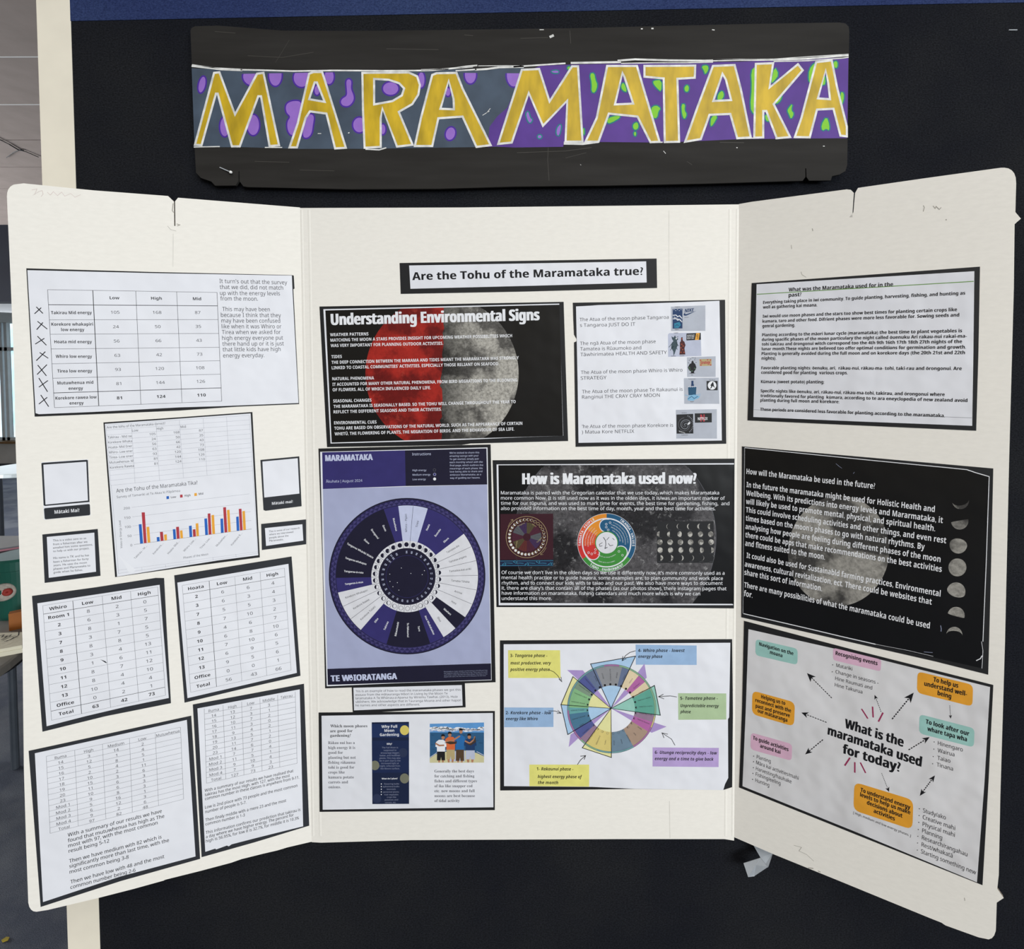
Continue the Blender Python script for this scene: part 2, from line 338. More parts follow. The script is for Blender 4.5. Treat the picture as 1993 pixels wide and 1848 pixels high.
for p, nm, lab in (('C', 'centre_panel', None), ('L', 'side_panel', 'left wing panel'), ('R', 'side_panel', 'right wing panel')):
    q = Mesh(); q.prism(pairs(BOARD[p]), -.004, 0, 'board', 'board_edge'); o = q.build(nm, root)
    o.matrix_local = Matrix.Translation((0, 0, -BZ)) @ plane_matrix(p)
    if lab: o['label'] = lab
for sgn, a in ((-1, PLANE['L'][1]), (1, PLANE['R'][1])):          # scored fold: two shallow rounded ridges beside each hinge
    for off, hgt in ((.0022, .00028), (.0125, .00026)):
        q = Mesh(); n = 7; z0, z1 = .008, 0.9074-.004
        prof = [(sgn*HW-sgn*off+.0017*math.cos(math.pi*i/n), -hgt*math.sin(math.pi*i/n)) for i in range(n+1)]
        q.add([(x, yy, z) for z in (z0, z1) for x, yy in prof], [(i, i+1, n+2+i, n+1+i) for i in range(n)], 'board'); q.build('fold_crease', root, True)

# ------------------------------------------------------------------ the sheets on it (positions in each panel's own plane)
item('results_poster','white results table with a column of drawn crosses, top of left wing','poster','L',0.3,(-150.4,717.8),[
 ('backing_card',None,[
  ('b','card',0,5,(-2900,1716,-438,1781,2780,1892,2826,1883,2838,1524,2809,1503,2898,-1696,1406,-1737,103,-1813,-1421,-1857,-2839,-1892)),]),
 ('paper_sheet',None,[
  ('b','paper',5,3,(-2879,1672,-439,1751,2780,1880,2788,1502,2885,-1667,1008,-1717,105,-1729,-1711,-1806,-2755,-1834,-2817,-1807)),]),
 ('printed_table',None,[
  ('l','ink2',1,[(8,-2509,1220,1010,1326)]),('l','ink',1,[(14,-2502,853,1016,969)]),
  ('l','ink2',1,[(8,-2495,483,1022,604),(8,-2488,129,1029,235),(8,-2481,-233,1035,-136),(8,-2474,-596,1041,-495),(8,-2466,-952,1048,-856)]),
  ('l','ink',1,[(14,-2459,-1316,1054,-1224)]),('l','ink2',1,[(8,-2452,-1680,1060,-1582),(8,-2509,1220,-2452,-1680)]),('l','ink',1,[(14,-1627,1247,-1579,-1656)]),
  ('l','ink2',1,[(8,-752,1273,-711,-1632),(8,117,1299,171,-1607),(9,1010,1326,1060,-1582)]),]),
 ('printed_text',None,[
  ('n','ink',1,('b',1.0,'c',0,0),[('Low',-1192,1045,1.76,73),('High',-320,1072,1.76,74),('Mid',561,1099,1.76,76)]),
  ('t','ink2',1,('r',0,0),[("It turn's out that the survey",1074,1579,2663,1627,109),('that we did, did not match',1077,1422,2562,1478,109),('up with the energy levels',1080,1261,2482,1315,109),('from the moon.',1084,1115,1954,1145,109),('This may have been',1124,835,2231,869,109),('because I think that they',1088,676,2496,716,110),('may have been confused',1095,526,2476,564,110),('like when it was Whiro or',1099,371,2502,410,110),('Tirea when we asked for',1102,217,2481,254,110),('high energy everyone put',1103,59,2538,99,110),('there hand up or it is just',1106,-96,2553,-60,110),('that little kids have high',1110,-247,2473,-217,110),('energy everyday.',1116,-410,2077,-389,110)]),]),
 ('table_figures',None,[
  ('n','ink2',1,('r',1.1,'c',0,0),[('105',-1187,680,1.89,73),('168',-314,708,1.89,75),('87',568,737,1.89,76),('24',-1181,315,1.81,73),('50',-308,343,1.81,75),('35',574,371,1.81,76),('56',-1175,-47,1.61,73),('66',-302,-23,1.61,75),('43',581,2,1.61,76),('63',-1170,-411,1.56,73),('42',-296,-387,1.56,75),('73',587,-363,1.56,76),('93',-1164,-770,1.55,73),('120',-290,-746,1.55,75),('108',594,-723,1.55,77),('81',-1159,-1132,1.48,74),('144',-284,-1109,1.48,75),('126',600,-1086,1.48,77)]),
  ('n','ink',1,('b',1.1,'c',0,0),[('81',-1153,-1496,1.5,74),('124',-278,-1473,1.5,75),('110',607,-1450,1.5,77)]),]),
 ('row_heading',None,[
  ('t','ink',1,('b',0,0),[('Takirau Mid energy',-2456,622,-1659,654,75),('Korekore whakapiri',-2458,339,-1643,366,75),('low energy',-2272,212,-1819,224,75),('Hoata mid energy',-2413,-90,-1677,-77,75),('Whiro low energy',-2395,-449,-1683,-443,75),('Tirea low energy',-2374,-813,-1689,-805,76),('Mutuwhenua mid',-2381,-1109,-1673,-1093,76),('energy',-2166,-1244,-1881,-1240,76),('Korekore rawea low',-2427,-1484,-1615,-1465,76),('energy',-2158,-1611,-1879,-1610,76)]),]),
 ('handwritten_cross',None,[
  ('l','ink',1,[(19,-2735,791,-2613,634)]),('l','ink',2,[(19,-2642,774,-2772,621)]),]),
 ('handwritten_cross',None,[
  ('l','ink',1,[(19,-2722,440,-2540,255)]),('l','ink',2,[(19,-2619,415,-2741,235)]),]),
 ('handwritten_cross',None,[
  ('l','ink',1,[(19,-2732,77,-2567,-142)]),('l','ink',2,[(19,-2601,27,-2778,-117)]),]),
 ('handwritten_cross',None,[
  ('l','ink',1,[(19,-2701,-321,-2540,-461)]),('l','ink',2,[(19,-2591,-298,-2770,-523)]),]),
 ('handwritten_cross',None,[
  ('l','ink',1,[(19,-2745,-629,-2587,-894)]),('l','ink',2,[(19,-2569,-617,-2762,-859)]),]),
 ('handwritten_cross',None,[
  ('l','ink',1,[(19,-2732,-947,-2575,-1286)]),('l','ink',2,[(19,-2560,-1008,-2737,-1170)]),]),
 ('handwritten_cross',None,[
  ('l','ink',1,[(19,-2707,-1362,-2563,-1653)]),('l','ink',2,[(19,-2584,-1421,-2748,-1585)]),]),
])
item('chart_poster','printed spreadsheet above a blue, red and yellow bar chart, middle of left wing','poster','L',0.3,(-141.2,518.9),[
 ('backing_card',None,[
  ('b','card',0,5,(-1681,1901,-120,1985,1579,2086,1682,-1946,83,-2005,-1539,-2086)),]),
 ('paper_sheet',None,[
  ('b','paper',5,3,(-1653,1865,-121,1951,1539,2049,1648,-1882,717,-1916,-123,-1977,-1496,-2077)),]),
 ('printed_table',None,[
  ('l','inkline',1,[(5,-1635,1833,1507,1999),(5,-1630,1705,1511,1872),(5,-1624,1577,1515,1745),(5,-1619,1448,1519,1618),(5,-1613,1319,1523,1491),(5,-1607,1191,1527,1364),(5,-1602,1062,1531,1237),(5,-1596,933,1535,1110),(5,-1591,803,1540,983),(5,-1585,674,1544,855),(5,-1579,545,1548,728),(5,-1574,415,1552,600),(5,-1568,286,1556,472),(5,-1635,1833,-1568,286),(5,-1107,1861,-1065,316),(5,-589,1888,-544,347),(5,-81,1915,-22,378),(5,446,1943,505,410),(5,976,1971,1025,441),(5,1507,1999,1556,472),(5,-1558,292,-1463,-1999,1640,-1827,1556,472),(4,-1473,-1915,1632,-1779),(4,-975,-1903,-971,-1982),(5,-464,-1886,-460,-1966),(5,59,-1841,64,-1922),(5,589,-1814,594,-1896),(5,1118,-1788,1123,-1871)]),]),
 ('printed_text',None,[
  ('t','ink2',1,('r',0,0),[('Are the tohu of the Maramataka correct?',-1613,1742,-387,1812,60),('Low',-1093,1642,-966,1650,60),('High',-570,1672,-434,1682,61),('Mid',-55,1700,58,1709,62),('Takirau - Mid ne',-1600,1488,-1106,1503,60),('Korekore Whaka',-1596,1359,-1103,1376,60),('Hoata- Mid Ener',-1591,1230,-1100,1248,60),('Whiro- Low ener',-1587,1101,-1093,1120,60),('Tirea- Low ener',-1582,972,-1090,992,60),('Mutuwhenua- M',-1578,843,-1089,864,60),('Korekore Rawea',-1573,714,-1079,735,60)]),
  ('n','ink2',1,('r',1.0,'r',0,0),[('105',-603,1542,2.77,58),('168',-84,1566,2.77,59),('87',435,1596,2.78,60),('24',-599,1412,2.59,58),('50',-80,1437,2.6,59),('35',440,1467,2.61,60),('56',-594,1283,2.42,58),('66',-76,1309,2.43,59),('43',445,1339,2.44,60),('63',-590,1153,2.24,59),('42',-71,1180,2.25,59),('73',449,1210,2.26,60),('93',-585,1024,2.07,59),('120',-67,1052,2.08,59),('108',454,1081,2.09,60),('81',-581,894,1.89,59),('144',-62,923,1.91,59),('126',459,952,1.92,60),('81',-576,764,1.72,59),('124',-58,794,1.74,59),('110',464,822,1.75,60)]),]),
 ('chart_title',None,[
  ('t','ink2',1,('r',0,0),[('Are the Tohu of the Maramataka Tika?',-1458,93,285,188,98)]),
  ('t','ink3',1,('r',0,0),[('Survey of Tamariki at Te Akau ki Pāpāmoa',-1452,-51,-105,17,59)]),]),
 ('chart_legend',None,[
  ('p','blue',1,(-406,-82,-352,-79,-349,-155,-406,-158)),('p','red',1,(-109,-65,-54,-62,-51,-139,-109,-142)),
  ('p','yellow',1,(207,-47,263,-43,266,-121,207,-124)),
  ('t','ink3',1,('b',0,0),[('Low',-309,-141,-195,-138,54),('High',-8,-125,122,-118,55),('Mid',306,-102,408,-97,55)]),]),
 ('chart_axes',None,[
  ('l','inkline',1,[(6,-1148,-313,1471,-160)]),('n','ink3',1,('r',1.0,'r',0,0),[('200',-1188,-353,0.21,58)]),('l','inkline',1,[(6,-1144,-561,1484,-411)]),
  ('n','ink3',1,('r',1.0,'r',0,0),[('150',-1184,-601,-0.13,58)]),('l','inkline',1,[(6,-1140,-801,1491,-651)]),
  ('n','ink3',1,('r',1.0,'r',0,0),[('100',-1180,-841,-0.46,58)]),('l','inkline',1,[(6,-1130,-1041,1497,-897)]),
  ('n','ink3',1,('r',1.0,'r',0,0),[('50',-1170,-1080,-0.79,58)]),('l','ink2',1,[(6,-1122,-1285,1504,-1135)]),
  ('n','ink3',1,('r',1.0,'r',0,0),[('0',-1162,-1325,-1.13,58)]),
  ('t','ink3',1,('r',0,0),[('Votes or Energy Level',-1367,-1351,-1385,-631,42),('Takirau - M…',-1105,-1667,-837,-1348,45),('Korekore…',-707,-1591,-492,-1323,45),('Hoata- Mid…',-390,-1622,-134,-1299,46),('Whiro- Low…',-43,-1596,223,-1279,47),('Tirea- Low…',328,-1562,577,-1265,47),('Mutuwhen…',692,-1536,941,-1233,48),('Korekore R…',1038,-1548,1289,-1230,48),('Phases of the Moon',-68,-1781,486,-1744,56)]),]),
 ('chart_bar',None,[
  ('p','blue',3,(-1012,-767,-953,-766,-931,-1276,-994,-1274)),]),
 ('chart_bar',None,[
  ('p','red',3,(-944,-462,-877,-463,-855,-1274,-915,-1273)),]),
 ('chart_bar',None,[
  ('p','yellow',3,(-850,-851,-792,-849,-776,-1263,-835,-1269)),]),
 ('chart_bar',None,[
  ('p','blue',3,(-639,-1142,-579,-1141,-573,-1255,-634,-1259)),]),
 ('chart_bar',None,[
  ('p','red',3,(-566,-1012,-502,-1013,-491,-1249,-555,-1252)),]),
 ('chart_bar',None,[
  ('p','yellow',3,(-479,-1090,-420,-1086,-416,-1245,-474,-1246)),]),
 ('chart_bar',None,[
  ('p','blue',3,(-286,-968,-229,-968,-218,-1235,-277,-1237)),]),
 ('chart_bar',None,[
  ('p','red',3,(-213,-913,-150,-911,-140,-1229,-204,-1232)),]),
 ('chart_bar',None,[
  ('p','yellow',3,(-132,-1018,-76,-1013,-66,-1224,-124,-1228)),]),
 ('chart_bar',None,[
  ('p','blue',3,(70,-913,131,-908,139,-1215,79,-1216)),]),
 ('chart_bar',None,[
  ('p','red',3,(153,-1016,214,-1012,220,-1208,158,-1209)),]),
 ('chart_bar',None,[
  ('p','yellow',3,(221,-862,280,-857,289,-1205,231,-1207)),]),
 ('chart_bar',None,[
  ('p','blue',3,(418,-747,479,-745,493,-1193,430,-1194)),]),
 ('chart_bar',None,[
  ('p','red',3,(497,-620,558,-618,572,-1188,508,-1190)),]),
 ('chart_bar',None,[
  ('p','yellow',3,(580,-670,640,-666,653,-1184,591,-1185)),]),
 ('chart_bar',None,[
  ('p','blue',3,(782,-785,844,-783,852,-1171,787,-1172)),]),
 ('chart_bar',None,[
  ('p','red',3,(852,-481,917,-479,936,-1169,871,-1170)),]),
 ('chart_bar',None,[
  ('p','yellow',3,(937,-562,997,-557,1016,-1164,953,-1166)),]),
 ('chart_bar',None,[
  ('p','blue',3,(1147,-765,1206,-760,1216,-1148,1153,-1150)),]),
 ('chart_bar',None,[
  ('p','red',3,(1212,-555,1275,-553,1292,-1143,1229,-1147)),]),
 ('chart_bar',None,[
  ('p','yellow',3,(1296,-624,1355,-619,1369,-1140,1306,-1142)),]),
 ('creased_corner',None,[
  ('p','paperb',2,(-1480,-1483,-1317,-1696,-1088,-1955,-1148,-1990,-1255,-1988,-1356,-1716)),]),
])
item('video_card','white square in a black frame above a "Mātaki Mai!" tab, left wing\'s outer edge','card','L',0.3,(-264.3,531.6),[
 ('card_sheet',None,[
  ('b','paper',0,5,(-463,703,448,729,452,-358,465,-698,-450,-729,-453,-406)),]),
 ('black_frame',None,[
  ('p','card2',1,(-464,675,-442,687,425,716,444,700,451,-358,-427,-386,-448,-366),[[-426,640,412,668,422,-318,-412,-354]]),]),
 ('caption_tab',None,[
  ('p','card2',1,(-444,-480,-443,-463,-438,-450,-429,-443,-415,-440,425,-408,439,-410,449,-417,455,-429,457,-447,459,-653,457,-671,451,-684,441,-692,427,-694,-406,-721,-419,-719,-429,-712,-435,-700,-437,-683)),]),
 ('caption_text',None,[
  ('t','white',3,('b',0,0),[('Mātaki Mai!',-241,-597,246,-589,87)]),]),
])
item('caption_card','small black-bordered note about a fisherman\'s video, under the "Mātaki Mai!" card','card','L',0.3,(-261.0,447.4),[
 ('backing_card',None,[
  ('b','card2',0,5,(-559,592,531,623,558,-583,-546,-621)),]),
 ('paper_sheet',None,[
  ('b','paper',5,3,(-473,524,463,537,474,-466,-461,-504)),]),
 ('printed_text',None,[
  ('t','ink2',1,('g',0,0),[('This is a video sent to us',-357,395,297,391,53),('from a fisherman after we',-357,301,321,298,53),('emailed him some questions,',-359,214,425,216,53),('to help us with our project.',-360,129,352,128,53),('His name is TK and he has',-361,-44,343,-50,53),('been a fisherman for forty',-361,-139,333,-141,53),('years. He uses the moon',-362,-227,296,-230,53),('phases and Maramataka to',-364,-318,362,-315,53),('guide when he fishes.',-366,-403,211,-408,53)]),]),
])
item('video_card','black card with a white square and "Mātaki mai!" below, near the left fold','card','L',0.3,(-29.3,522.6),[
 ('backing_card',None,[
  ('b','card2',0,5,(-492,685,456,735,491,-681,-394,-736,-443,-709)),]),
 ('paper_sheet',None,[
  ('b','paper',5,3,(-444,638,416,685,443,-317,-417,-363)),]),
 ('caption_text',None,[
  ('t','white',1,('b',0,0),[('Mātaki mai!',-234,-582,275,-566,76)]),]),
])
item('caption_card','small black-bordered note about interviewing people, beside the left fold','card','L',0.3,(-27.1,450.4),[
 ('backing_card',None,[
  ('b','card2',0,5,(-551,350,551,377,544,-332,-546,-378)),]),
 ('paper_sheet',None,[
  ('b','paper',5,3,(-461,227,458,249,475,-219,-442,-273)),]),
 ('printed_text',None,[
  ('t','ink2',1,('g',0,0),[('This is some of our research',-366,98,388,128,53),('where we interviewed',-363,13,227,31,53),('people about the',-362,-77,109,-62,53),('Maramataka.',-361,-164,-17,-154,53)]),]),
])
item('tally_poster','black-mounted tally headed "Whiro" with a small rip in it, left wing\'s outer side','poster','L',0.3,(-231.8,318.7),[
 ('backing_card',None,[
  ('b','card2',0,5,(-1381,1659,-132,1706,1124,1786,1305,1760,1332,399,1380,-1615,-10,-1666,-1272,-1787)),]),
 ('paper_sheet',None,[
  ('b','paper',5,3,(-1282,1462,1206,1595,1339,-1463,410,-1506,-416,-1576,-1185,-1664)),]),
 ('printed_table',None,[
  ('l','ink3',1,[(5,-1179,1389,1166,1547)]),('l','ink',1,[(10,-1172,1174,1174,1322)]),
  ('l','ink3',1,[(5,-1165,953,1182,1091),(5,-1158,732,1190,871),(5,-1150,501,1198,643),(5,-1143,279,1206,420),(5,-1136,50,1214,198),(5,-1128,-172,1223,-31),(5,-1121,-397,1231,-255),(5,-1114,-623,1239,-485),(5,-1106,-854,1247,-708),(5,-1099,-1077,1255,-933)]),
  ('l','ink',1,[(10,-1092,-1301,1263,-1156)]),('l','ink3',1,[(5,-1085,-1535,1271,-1374),(5,-1179,1389,-1085,-1535)]),('l','ink',1,[(10,-591,1429,-490,-1495)]),
  ('l','ink3',1,[(6,0,1468,103,-1454),(6,586,1508,694,-1413),(6,1166,1547,1271,-1374)]),]),
 ('printed_text',None,[
  ('n','ink',1,('b',1.05,'c',0,0),[('Whiro',-884,1261,3.68,79),('Low',-294,1299,3.68,80),('Mid',294,1337,3.68,81),('High',877,1374,3.68,83),('Room 1',-877,1042,3.44,79)]),
  ('n','ink2',1,('r',1.12,'c',0,0),[('8',-287,1078,3.44,80),('2',302,1113,3.44,82),('0',885,1148,3.44,83)]),
  ('n','ink',1,('b',1.05,'c',0,0),[('2',-870,821,3.33,79)]),
  ('n','ink2',1,('r',1.12,'c',0,0),[('6',-279,855,3.33,81),('3',310,889,3.33,82),('5',893,923,3.33,83)]),
  ('n','ink',1,('b',1.05,'c',0,0),[('3',-862,595,3.37,80)]),
  ('n','ink2',1,('r',1.12,'c',0,0),[('8',-271,630,3.37,81),('1',318,664,3.37,82),('7',902,699,3.37,83)]),
  ('n','ink',1,('b',1.05,'c',0,0),[('7',-855,368,3.38,80)]),
  ('n','ink2',1,('r',1.12,'c',0,0),[('3',-263,403,3.38,81),('7',326,438,3.38,82),('5',910,473,3.38,83)]),
  ('n','ink',1,('b',1.05,'c',0,0),[('8',-847,143,3.46,80)]),
  ('n','ink2',1,('r',1.12,'c',0,0),[('8',-256,179,3.46,81),('8',334,215,3.46,82),('5',918,250,3.46,83)]),
  ('n','ink',1,('b',1.05,'c',0,0),[('9',-840,-83,3.48,80)]),
  ('n','ink2',1,('r',1.12,'c',0,0),[('3',-248,-47,3.48,81),('4',342,-11,3.48,82),('13',926,25,3.48,83)]),
  ('n','ink',1,('b',1.05,'c',0,0),[('10',-832,-307,3.4,80)]),
  ('n','ink2',1,('r',1.12,'c',0,0),[('1',-240,-272,3.4,81),('6',351,-236,3.4,82),('11',934,-202,3.4,84)]),
  ('n','ink',1,('b',1.05,'c',0,0),[('11',-825,-532,3.35,80)]),
  ('n','ink2',1,('r',1.12,'c',0,0),[('8',-232,-498,3.35,81),('7',359,-463,3.35,83),('12',943,-429,3.35,84)]),
  ('n','ink',1,('b',1.05,'c',0,0),[('12',-817,-760,3.39,80)]),
  ('n','ink2',1,('r',1.12,'c',0,0),[('8',-224,-725,3.39,82),('4',367,-690,3.39,83),('10',951,-655,3.39,84)]),
  ('n','ink',1,('b',1.05,'c',0,0),[('13',-810,-987,3.47,81)]),
  ('n','ink2',1,('r',1.12,'c',0,0),[('10',-217,-951,3.47,82),('4',375,-915,3.47,83),('4',959,-880,3.47,84)]),
  ('n','ink',1,('b',1.05,'c',0,0),[('Office',-802,-1211,3.46,81)]),
  ('n','ink2',1,('r',1.12,'c',0,0),[('0',-209,-1175,3.46,82),('2',383,-1139,3.46,83),('1',967,-1104,3.46,84)]),
  ('n','ink',1,('b',1.05,'c',0,0),[('Total',-795,-1439,3.67,81),('63',-201,-1401,3.67,82),('42',391,-1363,3.67,83),('73',975,-1325,3.67,84)]),]),
 ('rip',None,[
  ('p','paperb',2,(-92,-161,25,-219,64,-297,33,-330,-28,-280)),('p','card2',4,(-76,-164,25,-230,60,-288,24,-271)),]),
])
item('tally_poster','black-mounted tally headed "Hoata", beside the left fold','poster','L',0.3,(-82.8,326.9),[
 ('backing_card',None,[
  ('b','card2',0,5,(-1452,1639,1287,1828,1373,81,1452,-1621,79,-1714,-1298,-1828)),]),
 ('paper_sheet',None,[
  ('b','paper',5,3,(-1386,1439,1207,1630,1364,-1519,-1229,-1716)),]),
 ('printed_table',None,[
  ('l','ink3',1,[(5,-1280,1349,1106,1521)]),('l','ink',1,[(9,-1270,1112,1116,1279)]),
  ('l','ink3',1,[(5,-1259,864,1125,1033),(5,-1249,624,1135,791),(5,-1238,375,1144,543),(5,-1228,137,1154,293),(5,-1217,-116,1164,45),(5,-1207,-350,1174,-198),(5,-1196,-594,1183,-432),(5,-1186,-838,1193,-681),(5,-1175,-1080,1202,-926),(5,-1164,-1327,1212,-1178),(5,-1154,-1573,1221,-1415),(5,-1280,1349,-1154,-1573)]),
  ('l','ink',1,[(10,-676,1392,-566,-1534)]),('l','ink3',1,[(5,-85,1435,25,-1495),(6,515,1478,623,-1455),(6,1106,1521,1221,-1415)]),]),
 ('printed_text',None,[
  ('n','ink',1,('b',1.05,'c',0,0),[('Hoata',-976,1211,4.01,83),('Low',-379,1253,4.01,84),('Mid',217,1295,4.01,85),('High',812,1336,4.01,86),('2',-967,968,3.98,83)]),
  ('n','ink2',1,('r',1.12,'c',0,0),[('6',-370,1010,3.98,84),('6',226,1051,3.98,85),('4',821,1092,3.98,86)]),
  ('n','ink',1,('b',1.05,'c',0,0),[('3',-957,724,3.97,83)]),
  ('n','ink2',1,('r',1.12,'c',0,0),[('6',-361,765,3.97,84),('3',235,807,3.97,85),('4',831,848,3.97,86)]),
  ('n','ink',1,('b',1.05,'c',0,0),[('7',-947,479,3.97,83)]),
  ('n','ink2',1,('r',1.12,'c',0,0),[('5',-351,521,3.97,84),('5',244,562,3.97,85),('3',840,603,3.97,87)]),
  ('n','ink',1,('b',1.05,'c',0,0),[('8',-937,235,3.85,83)]),
  ('n','ink2',1,('r',1.12,'c',0,0),[('7',-342,275,3.85,84),('10',253,315,3.85,86),('2',850,355,3.85,87)]),
  ('n','ink',1,('b',1.05,'c',0,0),[('9',-927,-11,3.76,83)]),('n','ink2',1,('r',1.12,'c',0,0),[('4',-333,28,3.76,85),('6',262,67,3.76,86),('7',859,106,3.76,87)]),
  ('n','ink',1,('b',1.05,'c',0,0),[('10',-917,-255,3.7,84)]),
  ('n','ink2',1,('r',1.12,'c',0,0),[('6',-324,-216,3.7,85),('8',271,-178,3.7,86),('10',868,-139,3.7,87)]),
  ('n','ink',1,('b',1.05,'c',0,0),[('11',-907,-493,3.71,84)]),
  ('n','ink2',1,('r',1.12,'c',0,0),[('7',-315,-455,3.71,85),('10',280,-417,3.71,86),('6',877,-378,3.71,87)]),
  ('n','ink',1,('b',1.05,'c',0,0),[('12',-898,-737,3.77,84)]),
  ('n','ink2',1,('r',1.12,'c',0,0),[('6',-306,-698,3.77,85),('9',289,-659,3.77,86),('5',887,-620,3.77,87)]),
  ('n','ink',1,('b',1.05,'c',0,0),[('13',-888,-981,3.69,84)]),
  ('n','ink2',1,('r',1.12,'c',0,0),[('9',-297,-943,3.69,85),('5',298,-905,3.69,86),('6',896,-866,3.69,88)]),
  ('n','ink',1,('b',1.05,'c',0,0),[('Office',-878,-1226,3.6,84)]),
  ('n','ink2',1,('r',1.12,'c',0,0),[('0',-287,-1189,3.6,85),('0',307,-1152,3.6,87),('1',905,-1114,3.6,88)]),
  ('n','ink',1,('b',1.05,'c',0,0),[('Total',-868,-1473,3.64,85)]),
  ('n','ink2',1,('r',1.12,'c',0,0),[('56',-278,-1435,3.64,86),('43',316,-1397,3.64,87),('66',915,-1359,3.64,88)]),]),
])
item('tally_poster','black-mounted "Mutuwhenua" count with a written summary, bottom outer corner of left wing','poster','L',0.3,(-222.0,111.2),[
 ('backing_card',None,[
  ('b','card2',0,5,(-1745,1938,1625,2097,1693,-62,1743,-1899,-2,-1956,-1621,-2099)),]),
 ('paper_sheet',None,[
  ('b','paper',5,3,(-1626,1853,1528,2008,1644,-1797,1,-1828,-1570,-1986)),]),
 ('printed_table',None,[
  ('l','ink3',1,[(5,-1408,1724,1383,1843),(5,-1406,1582,1385,1702),(5,-1404,1441,1387,1561),(5,-1403,1300,1389,1420),(5,-1401,1158,1391,1278),(5,-1399,1016,1393,1137),(5,-1397,874,1395,996),(5,-1396,733,1397,854),(5,-1394,591,1399,712),(5,-1392,448,1401,571),(5,-1391,306,1403,429),(5,-1389,164,1405,287),(5,-1387,21,1407,145),(5,-1385,-121,1409,3),(5,-1384,-264,1411,-139),(5,-1408,1724,-1384,-264),(5,-847,1748,-826,-239),(5,-283,1772,-262,-214),(5,279,1796,294,-189),(5,829,1819,857,-164),(6,1383,1843,1411,-139)]),]),
 ('printed_text',None,[
  ('n','ink2',1,('r',0.9,'c',0,0),[('Ruma',-1129,1608,2.4,70),('High',-567,1632,2.4,71),('Medium',-4,1655,2.4,72),('Low',552,1679,2.4,73)]),
  ('n','ink2',1,('r',0.8,'c',0,0),[('Mutuwhenua',1105,1702,2.4,74)]),
  ('n','ink2',1,('r',1.0,'c',0,0),[('14',-1128,1467,2.41,70),('3',-565,1490,2.41,71),('14',-3,1514,2.41,72),('2',554,1537,2.41,73),('15',-1126,1325,2.41,70),('12',-564,1349,2.41,71),('1',-1,1373,2.41,72),('4',555,1396,2.41,73),('16',-1124,1184,2.42,70),('5',-562,1208,2.42,71),('8',0,1231,2.42,72),('5',557,1255,2.42,73),('17',-1123,1042,2.43,70),('2',-561,1066,2.43,71),('4',1,1090,2.43,72),('1',558,1113,2.43,73),('18',-1121,900,2.43,70),('10',-559,924,2.43,71),('2',2,948,2.43,72),('11',560,972,2.43,73),('19',-1120,759,2.44,70),('15',-558,783,2.44,71),('3',4,806,2.44,72),('6',561,830,2.44,73),('20',-1118,617,2.45,70),('11',-556,641,2.45,71),('6',5,665,2.45,72),('3',563,688,2.45,73),('23',-1116,475,2.46,71),('10',-555,499,2.46,72),('6',6,523,2.46,73),('3',564,547,2.46,73),('Mod 1',-1115,332,2.46,71),('9',-553,357,2.46,72),('8',7,381,2.46,73),('3',566,405,2.46,74),('Mod 2',-1113,190,2.47,71),('5',-552,214,2.47,72),('16',9,239,2.47,73),('1',567,263,2.47,74),('Mod 3',-1111,48,2.48,71),('6',-550,72,2.48,72),('12',10,96,2.48,73),('3',569,120,2.48,74),('Mod 4',-1110,-95,2.49,71),('9',-549,-70,2.49,72),('2',11,-46,2.49,73),('6',571,-22,2.49,74),('Total',-1108,-237,2.5,71),('97',-547,-213,2.5,72),('82',13,-189,2.5,73),('48',572,-164,2.5,74)]),]),
 ('summary_text',None,[
  ('t','ink',1,('r',0.012,0),[('With a summary of our results we have',-1037,-456,925,-372,94),('found that mutuwhenua has high as The',-1040,-600,976,-523,94),('most with 97, with the most common',-1037,-737,826,-663,94),('result being 5-12',-1032,-876,-208,-849,93),('Then we have medium with 82 which is',-1028,-1142,903,-1071,95),('significantly more than last time, with the',-1029,-1278,1063,-1211,95),('most common being 3-8',-1028,-1424,187,-1402,94),('Then we have low with 48 and the most',-1017,-1691,951,-1623,95),('common number being 2-6',-1021,-1830,325,-1797,94)]),]),
])
